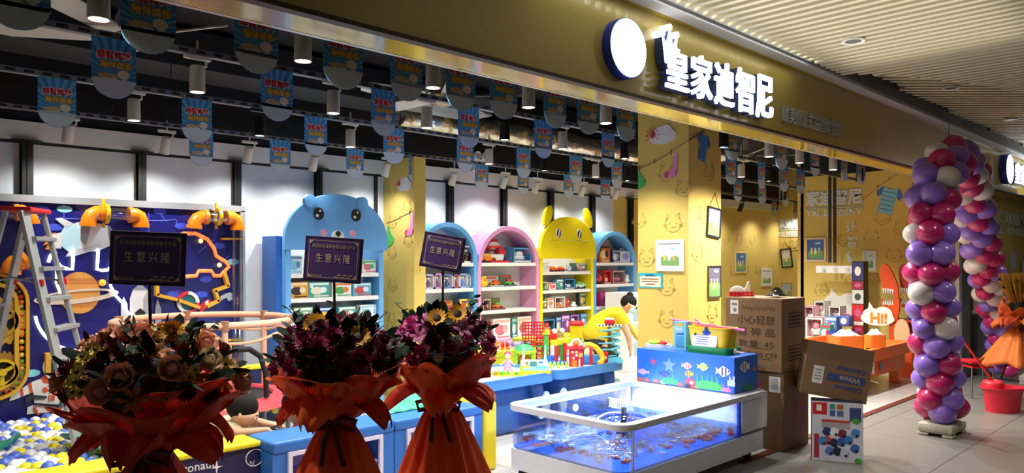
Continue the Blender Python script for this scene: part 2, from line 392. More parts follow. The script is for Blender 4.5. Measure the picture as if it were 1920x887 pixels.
# black beams, pipes and ducts under the slab
b = B(); b.tube([(-1.4, 3.55, 3.2), (9, 3.55, 3.2)], .11, mat('#1b1d22', .6), 12); tag(b.build('air_duct'), 'fat black round duct running along the shop ceiling near the front', 'duct')
b = B(); b.box((5, 6.35, 3.3), (12, .5, .3), mat('#181a1f', .6)); tag(b.build('air_duct'), 'black rectangular duct under the slab near the back wall', 'duct')
foil = mat('#c9c6bb', .22, .95, var=.1, bump=1.0, bscale=9)
p0, p1 = at(742, 205, Y=5.9), at(1190, 262, Y=5.9)
b = B(); n = 46
pts = [(p0.x+(p1.x-p0.x)*i/n, 5.9+.05*math.sin(i*.9), 2.99+.015*math.sin(i*.5)) for i in range(n+1)]
b.tube(pts, [.115+.012*(i % 2)+.02*math.sin(i*1.3) for i in range(n+1)], foil, 14)
for i in range(3, n, 8): b.cyl(pts[i], (pts[i][0], pts[i][1], 3.5), .004, slot, n=5)
tag(b.build('flexible_duct', smooth=60), 'crumpled silver foil duct hanging under the black ceiling', 'duct')
b = B(); q0, q1 = at(735, 208, Y=5.2), at(900, 230, Y=5.2)
b.box(((q0.x+q1.x)/2, 5.2, 3.0), (abs(q1.x-q0.x), .35, .16), mat('#9a9a98', .35, .7), .01); tag(b.build('air_conditioner_unit'), 'grey metal fan coil box beside the foil duct', 'air conditioner')
b = B(); b.tube([(-1.3, 3.9, 3.02), (1.6, 3.9, 3.02), (3.6, 3.75, 3.0), (4.4, 3.75, 3.0)], .014, mat('#8e2a33', .45), 8)
for x in (.6, 1.9, 2.9): b.cyl((x, 3.88, 2.93), (x, 3.88, 3.02), .012, mat('#8e2a33', .45)); b.cyl((x-.03, 3.88, 3.02), (x+.03, 3.88, 3.02), .022, mat('#8e2a33', .45))
tag(b.build('sprinkler_pipe', smooth=40), 'thin red sprinkler pipe above the front banners', 'pipe')
fanw = mat('#cfcdc2', .45)
def fan(loc, rot, label):
    t = thing('ceiling_fan', label, 'ceiling fan', loc, rot, 'ceiling fans in the shop')
    b = B(); b.cyl((0, 0, .2), (0, 0, .75), .012, fanw); b.lathe([(.03, .2), (.06, .12), (.075, .06), (.03, .04)], fanw); b.build('downrod', t, 40)
    b = B(); b.lathe([(.0, -.07), (.05, -.065), (.1, -.03), (.115, 0), (.1, .04), (.04, .06), (0, .06)], mat('#b9a98a', .35, .4), n=24); b.build('motor', t, 40)
    for i in range(5):
        a = 2*PI*i/5; M = RZ(a)
        b = B(); pts = [(.12, -.03), (.2, -.05), (.58, -.065), (.64, -.05), (.66, 0), (.64, .05), (.58, .06), (.2, .045), (.12, .03)]
        b.add([(x, y, z+.02*y/.06) for z in (0, .008) for x, y in pts], [tuple(range(9)), tuple(range(17, 8, -1))]+[(q, (q+1) % 9, 9+(q+1) % 9, 9+q) for q in range(9)], fanw, M)
        b.build('blade', t)
    return t
for (px, py, rot, lab) in ((240, 72, .15, 'white five-bladed ceiling fan at the front left of the ceiling'),
                           (832, 182, .4, 'white ceiling fan hanging in front of the silver duct'),
                           (1398, 293, .2, 'white ceiling fan beyond the yellow column')):
    fan(at(px, py, Z=2.84), rot, lab)
# emergency twin lamp on the back wall
p = at(897, 303, Y=YB-.05)
t = thing('emergency_light', 'white twin-head emergency light above the back shelves', 'emergency light', (p.x, YB, p.z))
b = B(); b.box((0, -.04, -.05), (.2, .08, .16), WHITE, .01); b.build('battery_box', t)
for s in (-1, 1):
    b = B(); b.cyl((s*.07, -.06, .08), (s*.07, -.12, .07), .045, WHITE, .055); b.cyl((s*.07, -.12, .07), (s*.07, -.124, .07), .045, mat('#c8ccd0', .2, .5)); b.build('lamp_head', t, 40)
# track lights ---------------------------------------------------------------------------------------
blackm = mat('#141518', .4); whitem = mat('#dcdad2', .42)
def row_of(px, py, zt):
    best = min(range(4), key=lambda i: abs(at(px, py, Y=ROWS[i]).z-zt)); return best, at(px, py, Y=ROWS[best])
def make_track(black, washer):
    m = blackm if black else whitem
    t = thing('track_light', 'x', 'track light')
    b = B(); b.box((0, 0, -.012), (.15, .032, .024), m, .004); b.build('adapter', t)
    b = B(); b.cyl((0, 0, -.005), (0, 0, .085), .007, m, n=8); b.build('stem', t)
    tilt = Matrix.Rotation(math.radians(-22 if washer else 0), 4, 'X') if not washer else Matrix.Rotation(math.radians(24), 4, 'X')
    b = B(); b.tube([(.05, 0, -.02), (.05, 0, -.055), (.0, 0, -.07)], .008, m, 6); b.build('arm', t)
    M = TR(0, 0, -.06) @ tilt; h = .15
    b = B(); b.lathe([(.0, .0), (.036, 0), (.04, -.006), (.043, -h), (.037, -h), (.035, -h+.012)], m, n=18, M=M); b.build('lamp_body', t, 35)
    b = B(); b.lathe([(0, -h+.008), (.036, -h+.006)], LIT, n=16, M=M); b.build('lens', t)
    return t
PROTO = {}
def track(px, py, black=False, washer=False, power=1.0):
    zt = 2.58 if not washer else 2.62
    r, p = row_of(px, py, zt)
    key = (black, washer)
    if key not in PROTO: PROTO[key] = make_track(*key); t = PROTO[key]
    else: t = copy_tree(PROTO[key])
    z = p.z+.21 if not washer else min(p.z+.13, ZR+.01)
    t.location = (p.x, ROWS[r], min(max(z, 2.69), ZR+.008)); t['row'] = r
    tracks.append(t); tpow.append((t, washer, power)); return t
tracks = []; tpow = []
for a in ((185, 28), (370, 160), (251, 216), (568, 98), (625, 202), (657, 268), (812, 150), (800, 230), (991, 187), (1136, 219), (1055, 273), (917, 300), (1117, 329),
          (1442, 284), (1499, 298), (1390, 325), (1500, 350), (1562, 312)):
    track(*a, power=2.4 if a[0] > 1400 else 1.0)
for a in ((487, 245), (946, 255), (1021, 316), (1171, 293), (1176, 336), (1357, 267), (1441, 338), (1390, 363), (1469, 374), (1612, 340)):
    track(*a, black=True, power=2.6 if a[0] > 1400 else 1.0)
for a in ((130, 250), (313, 272), (468, 290), (591, 306), (727, 318), (852, 338), (948, 342), (1008, 352), (1095, 358), (1158, 364)):
    track(*a, washer=True)
for a in ((1392, 392), (1456, 395), (1500, 398)): track(*a, black=True, washer=True, power=.7)
for t, w, e in tpow:
    x, y, z = t.location
    if w: lamp('SPOT', 'track_lamp', (x, y+.05, z-.23), SPOT_W*.75*e, (1, .98, .94), (x, YB-.1, 1.3), spot_size=2.3, spot_blend=1.0, shadow_soft_size=.03)
    else: lamp('SPOT', 'track_lamp', (x, y, z-.23), SPOT_W*1.1*e, (1, .96, .88), (x, y+.15, 0), spot_size=2.5, spot_blend=.75, shadow_soft_size=.03)
for r in range(4):
    for blk, name in ((False, 'white cylinder'), (True, 'black cylinder')):
        for wsh in (False, True):
            l = sorted([t for t, w, e in tpow if t['row'] == r and w == wsh and (t.children[0].data.materials[0] is blackm) == blk], key=lambda t: t.location.x)
            for i, t in enumerate(l):
                t['label'] = '%s %s lamp, %s on the %s' % (name, 'wall-washing' if wsh else 'down-facing', (NTH[i] + ' from the left' if len(l) > 1 else 'only one'), ROWN[r])
                t['group'] = 'track lights on the ceiling rails'
for t in tracks: del t['row']
# banners ----------------------------------------------------------------------------------------------
def make_banner():
    t = thing('hanging_banner', 'x', 'banner')
    w, h, r = .107, .315, .1
    out = [(-w, 0), (w, 0), (w, -h+r)]
    for i in range(1, 12): a = PI*i/12; out.append((w*math.cos(a), -h+r-r*math.sin(a)))
    out.append((-w, -h+r))
    b = B(); b.prism(out, -.0015, .0015, mat('#2f7fbe', .5))
    for i in range(13):          # sun rays fanning up from behind the cloud, both faces
        a = PI*(i+.25)/13; a2 = PI*(i+.75)/13
        pts = [(0, -.2)]
        for q in (a, a2):
            d = Vector((math.cos(q), math.sin(q))); k = min(w/abs(d.x) if abs(d.x) > 1e-6 else 9, .2/d.y if d.y > 1e-6 else 9); pts.append((d.x*k, -.2+d.y*k))
        b.prism(pts, -.002, -.0016, mat('#5aa6d8', .5))
    b.build('banner_sheet', t)
    b = B(); cl = mat('#cfe2ee', .5)
    cp = [(-w, -.225)]
    for cx, rr in ((-.082, .026), (-.045, .03), (.0, .034), (.05, .03), (.085, .024)):
        for i in range(7): a = PI-PI*i/6; cp.append((max(-w, min(w, cx+rr*math.cos(a))), -.232+rr*math.sin(a)*.8))
    cp.append((w, -.225))
    for i in range(0, 13): a = PI*i/12; cp.append((w*.98*math.cos(a), -h+r-r*.98*math.sin(a)))
    b.prism(cp, -.0032, -.002, cl); b.disc((.045, -.185), .03, .024, -.003, -.002, mat('#e6d9c8', .5)); b.disc((-.03, -.2), .05, .016, -.0028, -.002, mat('#caa878', .5)); b.build('cloud_print', t)
    b = B(); wm = mat('#f0efe8', .5)
    letters(b, '益智体验', .05, wm, TR(0, -.002, -.085), .001, .006, width=.175, height=.052); letters(b, '益智体验', .05, mat('#c5202c', .5), TR(0, -.003, -.085), .001, .0018, width=.165, height=.046)
    letters(b, '陪伴成长', .05, mat('#a5711a', .5), TR(.012, -.002, -.138), .001, .005, width=.16, height=.044); letters(b, '陪伴成长', .05, mat('#f0c030', .5), TR(.012, -.003, -.138), .001, .001, width=.15, height=.039)
    b.build('lettering', t)
    b = B()
    for s in (-1, 1): b.cyl((s*.09, 0, 0), (s*.09, 0, .02), .0015, WHITE, n=4)
    b.build('hanging_thread', t)
    return t
banner0 = make_banner()
BX = {0: [.633, 1.093, 1.562, 2.017, 2.407, 2.788, 3.128, 3.592, 3.928, 4.35, 5.849, 6.781, 7.525, 8.268, 8.74],
      1: [1.267, 2.188, 2.972, 3.75, 4.581, 5.456, 7.688, 8.411, 8.999, 9.468],
      2: [1.282, 2.174, 3.136, 3.908, 4.747, 5.553, 6.39, 7.138, 10.022, 10.768, 11.561, 12.453],
      3: [2.736, 3.505, 4.355, 5.165, 6.16, 6.886, 7.779, 8.591, 13.864, 14.8]}
first = True
for r, xs in BX.items():
    for i, x in enumerate(xs):
        t = banner0 if first else copy_tree(banner0); first = False
        t.location = (x, ROWS[r]-.028, ZR+.005); t.rotation_euler = (0, 0, random.uniform(-.1, .1))
        t['label'] = 'blue lettered banner, %s from the left on the %s' % (NTH[i], ROWN[r])
        t['group'] = 'blue banners on the ceiling rails'
# ================================================================== SHOP SIGN
glow = mat('#f6f8ff', .4, emit=3.2)
p = at(1163, 94, Y=YF); rr = .172
t = thing('round_logo_sign', 'round white glowing logo disc with a blue rim on the yellow fascia', 'sign', (p.x, YF, p.z))
def disc_poly(r, n=40): return [(r*math.cos(2*PI*i/n), r*math.sin(2*PI*i/n)) for i in range(n)]
b = B(); b.prism(disc_poly(rr), -.06, 0, mat('#1c3fae', .4)); b.build('rim', t)
b = B(); b.prism(disc_poly(rr*.965), -.065, -.059, glow); b.build('lit_face', t)
def sign_letters(t, x, z, chars, pitch, h):
    side = mat('#3b4a78', .5)
    for i, ch in enumerate(chars):
        b = B(); M = TR(x+i*pitch, -.07, z)
        letters(b, ch, .3, side, M @ TR(0, .02, 0), .06, .003, width=pitch*.86, height=h[i])
        letters(b, ch, .3, glow, M @ TR(0, -.02, 0), .02, .003, width=pitch*.86, height=h[i]); b.build('character', t)
pL, pR = at(1247, 150, Y=YF), at(1412, 190, Y=YF)
pitch = (pR.x-pL.x)/4
t = thing('illuminated_shop_sign', 'glowing white raised Chinese characters with a crown on the yellow fascia', 'sign', (pL.x, YF, pL.z-.0))
sign_letters(t, 0.0, .05, '皇家迪智尼', pitch, [.25, .28, .29, .30, .31])
b = B(); cr = [(-.10, .0), (-.155, .15), (-.09, .10), (-.02, .2), (.03, .1), (.12, .17), (.085, .0)]
cr = [(x*.56, z*1.05) for x, z in cr]
b.prism(cr, -.07, -.01, mat('#3b4a78', .5), TR(-.05, 0, .075)); b.prism(cr, -.08, -.069, glow, TR(-.05, 0, .075))
for x, z in ((-.155, .165), (-.02, .215), (.12, .185)): b.disc((x*.56, z*1.05), .02, .02, -.08, -.01, glow, 14, TR(-.05, 0, .075))
b.build('crown', t)
pa, pb = at(1464, 215, Y=YF), at(1573, 240, Y=YF)
b = B(); letters(b, '欧美情景式益智体验馆', .14, mat('#b9b4ae', .45), TR(0, -.012, 0), .02, .0015, width=pb.x-pa.x, height=.135)
o = b.build('fascia_lettering', loc=((pa.x+pb.x)/2, YF, at(1518, 228, Y=YF).z)); tag(o, 'small unlit grey Chinese slogan letters on the dark end of the fascia', 'sign')
p = at(1880, 318, Y=YF)
t = thing('round_logo_sign', 'round white glowing logo disc at the far end of the fascia', 'sign', (p.x, YF, p.z+.0))
b = B(); b.prism(disc_poly(.21), -.09, 0, mat('#1c3fae', .4)); b.build('rim', t)
b = B(); b.prism(disc_poly(.2), -.095, -.089, glow); b.build('lit_face', t)
t2 = thing('illuminated_shop_sign', 'glowing white raised characters beside the far logo disc', 'sign', (p.x+.42, YF, p.z))
sign_letters(t2, .05, -.02, '皇家迪', .36, [.3, .3, .31])
# downlights in the slats
for px, py in ((1600, 78), (1783, 166), (1895, 225)):
    p = at(px, py, Z=3.1 if py < 150 else 3.2)
    t = thing('recessed_downlight', {78: 'white recessed downlight in the bright slatted ceiling', 166: 'white recessed downlight in the dim slats above the balloon arch', 225: 'white recessed downlight over the far shop sign'}[py], 'downlight', p, 0, 'downlights of the slatted ceiling')
    b = B(); b.lathe([(.055, .0), (.075, -.004), (.075, .006), (.055, .02)], WHITE, cap=False); b.build('rim', t, 40)
    b = B(); b.lathe([(.054, .0), (.05, .03), (.02, .05), (0, .05)], mat('#3a3a3c', .3, .6)); b.build('reflector', t, 40)
    b = B(); b.ball((0, 0, .035), .02, LIT, 8, 6); b.build('bulb', t)
# ================================================================== ARCHED DISPLAY SHELVES ALONG THE BACK WALL
YSH, DSH = 6.92, .34
def arc(cx, cz, rx, rz, a0, a1, n): return [(cx+rx*math.cos(math.radians(a0+(a1-a0)*i/n)), cz+rz*math.sin(math.radians(a0+(a1-a0)*i/n))) for i in range(n+1)]
def shelf_unit(name, label, x0, x1, colr, top, boards, base_z, face=None):
    w = (x1-x0)/2; t = thing(name, label, 'shelf', ((x0+x1)/2, YSH, 0))
    th = .055; zs = top-w*(1.0 if face is None else .9)
    if face is None:
        outer = [(w, .0)]+arc(0, zs, w, top-zs, 0, 180, 28)+[(-w, .0)]
        inner = [(w-th, .0)]+arc(0, zs, w-th, top-zs-th, 0, 180, 28)+[(-w+th, .0)]
        b = B(); b.ring(outer, inner, 0, DSH, colr, closed=False); b.build('arch_frame', t, 40)
        b = B(); b.prism([(w-th, base_z)]+arc(0, zs, w-th, top-zs-th, 0, 180, 24)+[(-w+th, base_z)], DSH-.02, DSH-.01, mat('#d8d9d6', .6)); b.build('back_panel', t)
    else:
        zt = face
        for s in (-1, 1): b = B(); b.box((s*(w-th/2), DSH/2, zt/2+.07), (th, DSH, zt+.14), colr); b.build('side_panel', t)
        b = B(); b.box((0, DSH-.015, (zt+base_z)/2), (2*w-2*th, .01, zt-base_z+.1), mat('#d8d9d6', .6)); b.build('back_panel', t)
    for z in boards:
        b = B(); b.box((0, DSH/2-.002, z-.022), (2*w-2*th-.002, DSH-.02, .044), WHITE, .004); b.build('shelf_board', t)
    b = B(); b.box((0, DSH/2, base_z-.03), (2*w-2*th, DSH, .06), colr); b.build('bottom_board', t)
    b = B(); b.box((0, DSH/2+.01, (base_z-.06)/2), (2*w-2*th, DSH-.03, base_z-.06), WHITE); b.box((0, .012, (base_z-.06)/2), (.006, .006, base_z-.1), GREY); b.build('base_cabinet', t)
    return t, w
def Xat(px, Y=YSH): return at(px, 487, Y=Y).x
pk, w = shelf_unit('arched_shelf', 'pink arched toy shelf between the blue arch and the yellow monster shelf', Xat(896), Xat(1011.5), PINK, 2.035, [1.561, 1.25, .955], .575)
bl, w = shelf_unit('arched_shelf', 'blue arched toy shelf left of the pink one beside the yellow pilaster', 5.28, Xat(895.5), BLUE, 2.05, [1.561, 1.25, .955], .575)
b2, w = shelf_unit('arched_shelf', 'blue arched toy shelf behind the worker in yellow', Xat(1113.5), Xat(1193), BLUE, 2.025, [1.556, 1.235, .91], .565)
# yellow monster
x0, x1 = Xat(1012.5), Xat(1113); ym, w = shelf_unit('monster_shelf', 'bright yellow toy shelf with a monster face, two ears and round eyes', x0, x1, YEL, 2.2, [1.435, 1.18, .925], .575, 1.615)
b = B(); b.prism([(-w-.012, 1.615)]+[(-w-.012, 1.75)]+arc(0, 1.75, w+.012, .45, 180, 0, 30)+[(w+.012, 1.615)], -.03, .02, YEL); b.build('face_panel', ym, 40)
b = B(); b.tube([(x, -.033, z) for x, z in [(-.4, 1.85), (-.37, 1.868), (.37, 1.868), (.41, 1.85)]], .004, mat('#8a7a10', .6), 4)
b.build('mouth', ym)
for s in (-1, 1):
    b = B(); M = TR(s*.44, -.005, 2.17) @ Matrix.Rotation(-s*.38, 4, 'Y'); b.disc((0, .03), .072, .15, -.02, .02, YEL, 22, M); b.build('ear', ym, 40)
    b = B(); M = TR(s*.22-.01, -.03, 1.965); b.disc((0, 0), .05, .068, -.006, 0, WHITE, 22, M); b.disc((0, 0), .042, .06, -.009, -.006, INK, 22, M)
    b.prism([(-.02, -.05), (.0, -.052), (.022, .05), (.0, .052)], -.012, -.009, WHITE, M); b.build('eye', ym)
# blue bear
x0, x1 = Xat(536), Xat(719); bb, w = shelf_unit('bear_shelf', 'wide blue toy shelf with a bear face and round ears', x0, x1, BLUE, 2.28, [1.457, 1.205, .955, .70], .46, 1.69)
b = B(); b.prism([(-w-.03, 1.70)]+[(-w-.03, 1.80)]+arc(0, 1.80, w+.03, .49, 180, 0, 36)+[(w+.03, 1.70)], -.035, .02, BLUE); b.build('face_panel', bb, 40)
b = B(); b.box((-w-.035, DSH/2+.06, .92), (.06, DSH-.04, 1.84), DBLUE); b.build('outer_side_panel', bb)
def bx_(px): return (Xat(px)-(x0+x1)/2)
def bz_(px, py): return at(px, py, Y=YSH).z
for px, py in ((579, 377), (677, 381)):
    b = B(); b.disc((bx_(px), bz_(px, py)), .066, .066, -.04, .01, BLUE, 24); b.build('ear', bb, 40)
for px, py in ((594, 401), (664, 404)):
    b = B(); M = TR(bx_(px), -.035, bz_(px, py)); b.disc((0, 0), .06, .065, -.006, 0, INK, 24, M); b.disc((.015, .03), .012, .012, -.008, -.006, WHITE, 10, M); b.disc((-.018, -.02), .016, .016, -.008, -.006, WHITE, 10, M); b.build('eye', bb)
for px, py in ((603, 437), (658, 438)):
    b = B(); b.disc((bx_(px), bz_(px, py)), .034, .036, -.045, -.035, mat('#f09ab8', .5), 20); b.build('cheek', bb)
b = B(); M = TR(bx_(630), -.035, bz_(630, 443)); b.disc((0, -.01), .075, .07, -.008, 0, WHITE, 24, M); b.disc((0, .025), .03, .028, -.014, -.008, INK, 18, M); b.box((0, -.011, -.03), (.006, .004, .09), INK, 0, M); b.build('muzzle', bb)
# small white cabinet at the end of the row
p = at(1176, 550, Y=6.4); q = at(1195, 550, Y=6.4)
t = thing('white_cabinet', 'small white cabinet with glass drawers behind the worker', 'cabinet', ((p.x+q.x)/2+.1, 6.4, 0)); wd = q.x-p.x+.2; hh = p.z
b = B(); b.box((0, .2, hh/2), (wd, .4, hh), WHITE, .008); b.build('body', t)
for i in range(3): b = B(); b.box((.06, -.004, hh-.3-.25*i), (wd*.6, .01, .2), mat('#9fb2ba', .2)); b.box((.06, -.012, hh-.3-.25*i), (.08, .01, .015), STEEL); b.build('drawer', t)
# ------------------------------------------------------------------ toys on the shelves
def col(c, r=.45): return mat(c, r)
def package(name, w, h, d, kind, c, parent=None):
    """one boxed toy: base at z 0, front at y 0"""
    c1, c2, c3 = [col(q) for q in c]; b = B()
    if kind == 'print':
        b.box((0, d/2, h/2), (w, d, h), c1)
        b.box((0, -.001, h*.88), (w*.9, .002, h*.14), c2); b.disc((-w*.1, h*.45), w*.3, h*.26, -.002, 0, c3, 16); b.disc((w*.2, h*.5), w*.16, h*.2, -.003, 0, c2, 12)
        b.box((w*.1, -.001, h*.1), (w*.7, .002, h*.08), c3); b.disc((-w*.36, h*.72), w*.08, w*.08, -.003, 0, c2, 10)
    elif kind == 'window':
        f = min(w, h)*.13
        b.box((0, d-.004, h/2), (w, .008, h), c1)
        for x in (-1, 1): b.box((x*(w/2-.004), d/2, h/2), (.008, d, h), c1); b.box((x*(w/2-f/2), .003, h/2), (f, .006, h), c1)
        for z in (0, 1): b.box((0, d/2, .004+z*(h-.008)), (w-.016, d, .008), c1); b.box((0, .003, f/2 if not z else h-f/2), (w-2*f, .006, f), c1 if z else c2)
        b.box((0, d*.5, h*.32), (w*.5, d*.5, h*.28), c2, .01); b.ball((0, d*.45, h*.58), (w*.2, d*.3, h*.2), c3, 12, 8); b.ball((-w*.2, d*.4, h*.3), (w*.12, d*.2, h*.12), c3, 10, 7); b.ball((w*.2, d*.4, h*.35), (w*.1, d*.2, h*.14), c1, 10, 7)
    elif kind == 'tray':
        b.box((0, d*.5, .012), (w, d, .024), c1, .004); b.prism([(-w/2, 0), (w/2, 0), (w/2*.92, h), (-w/2*.92, h)], d-.012, d, c1)
        b.box((0, d*.45, h*.28), (w*.72, d*.5, h*.26), c2, .012); b.box((w*.05, d*.45, h*.5), (w*.4, d*.42, h*.24), c3, .012)
        for x in (-1, 1): b.cyl((x*w*.24, d*.12, h*.17), (x*w*.24, d*.8, h*.17), h*.13, INK, n=12)
        b.box((0, d-.014, h*.85), (w*.7, .004, h*.16), c3)
    elif kind == 'figure':
        b.box((0, d-.004, h/2), (w, .008, h), c1); b.box((0, d/2, .01), (w, d, .02), c2); b.box((0, d/2, h-.01), (w, d, .02), c2)
        for x in (-1, 1): b.box((x*(w/2-.004), d/2, h/2), (.008, d, h), c1)
        b.ball((0, d*.5, h*.72), (w*.22, d*.25, h*.11), mat('#e8c8b0', .5), 10, 7); b.ball((0, d*.55, h*.77), (w*.26, d*.25, h*.1), c3, 10, 7)
        b.lathe([(w*.3, 0), (w*.2, h*.22), (w*.1, h*.4), (0, h*.42)], c3, (0, d*.5, h*.22), 12)
        for x in (-1, 1): b.cyl((x*w*.09, d*.5, .02), (x*w*.09, d*.5, h*.24), w*.05, mat('#e8c8b0', .5), n=7); b.cyl((x*w*.12, d*.5, h*.58), (x*w*.33, d*.45, h*.42), w*.04, mat('#e8c8b0', .5), n=7)
    elif kind == 'duck':
        b.ball((0, d*.5, h*.4), (w*.48, d*.45, h*.38), c1, 16, 10); b.ball((0, d*.45, h*.72), (w*.36, d*.36, h*.28), c1, 16, 10); b.ball((0, d*.05, h*.64), (w*.18, d*.16, h*.06), c2, 10, 6)
        for x in (-1, 1): b.ball((x*w*.15, d*.14, h*.8), w*.06, INK, 8, 6)
    elif kind == 'car':
        b.box((0, d/2, h*.35), (w, d*.8, h*.4), c1, .012); b.box((-w*.05, d/2, h*.7), (w*.55, d*.7, h*.4), c2, .014)
        for x in (-1, 1): b.cyl((x*w*.3, d*.06, h*.17), (x*w*.3, d*.94, h*.17), h*.17, INK, n=14)
        b.box((w*.3, d*.5, h*.62), (w*.2, d*.5, h*.16), c3, .006)
    elif kind == 'truck':
        b.box((0, d*.5, .015), (w, d, .03), c1); b.box((-w*.1, d*.45, h*.22), (w*.75, d*.7, h*.28), c2, .01); b.box((w*.22, d*.45, h*.45), (w*.4, d*.65, h*.3), c1, .012)
        b.box((-w*.05, d*.4, h*.66), (w*.7, d*.2, h*.1), c3, .006, Matrix.Rotation(0, 4, 'Y')); b.prism([(-w*.5, h*.5), (w*.28, h*.5), (w*.22, h), (-w*.42, h)], d*.75, d*.9, c1); b.disc((-w*.05, h*.72), w*.3, h*.17, d*.55, d*.75, c2, 16)
        for x in (-1, 1): b.cyl((x*w*.3, d*.04, h*.1), (x*w*.3, d*.9, h*.1), h*.09, INK, n=12)
    elif kind == 'plush':
        b.ball((0, d*.5, h*.35), (w*.45, d*.45, h*.35), c1, 14, 9); b.ball((0, d*.35, h*.7), (w*.32, d*.35, h*.28), c1, 14, 9)
        for x in (-1, 1): b.ball((x*w*.25, d*.4, h*.92), (w*.1, d*.1, h*.1), c2, 8, 6); b.ball((x*w*.4, d*.25, h*.25), (w*.14, d*.2, h*.13), c3, 8, 6); b.ball((x*w*.1, d*.03, h*.74), w*.035, INK, 6, 5)
    elif kind == 'case':
        b.box((0, d/2, h*.45), (w, d, h*.9), c1, min(w, h)*.16); b.tube([(-w*.2, d/2, h*.88), (-w*.2, d/2, h), (w*.2, d/2, h), (w*.2, d/2, h*.88)], .01, c2, 6); b.disc((0, h*.45), w*.28, h*.26, -.004, .002, c3, 18)
    return b.build(name, parent, 35)
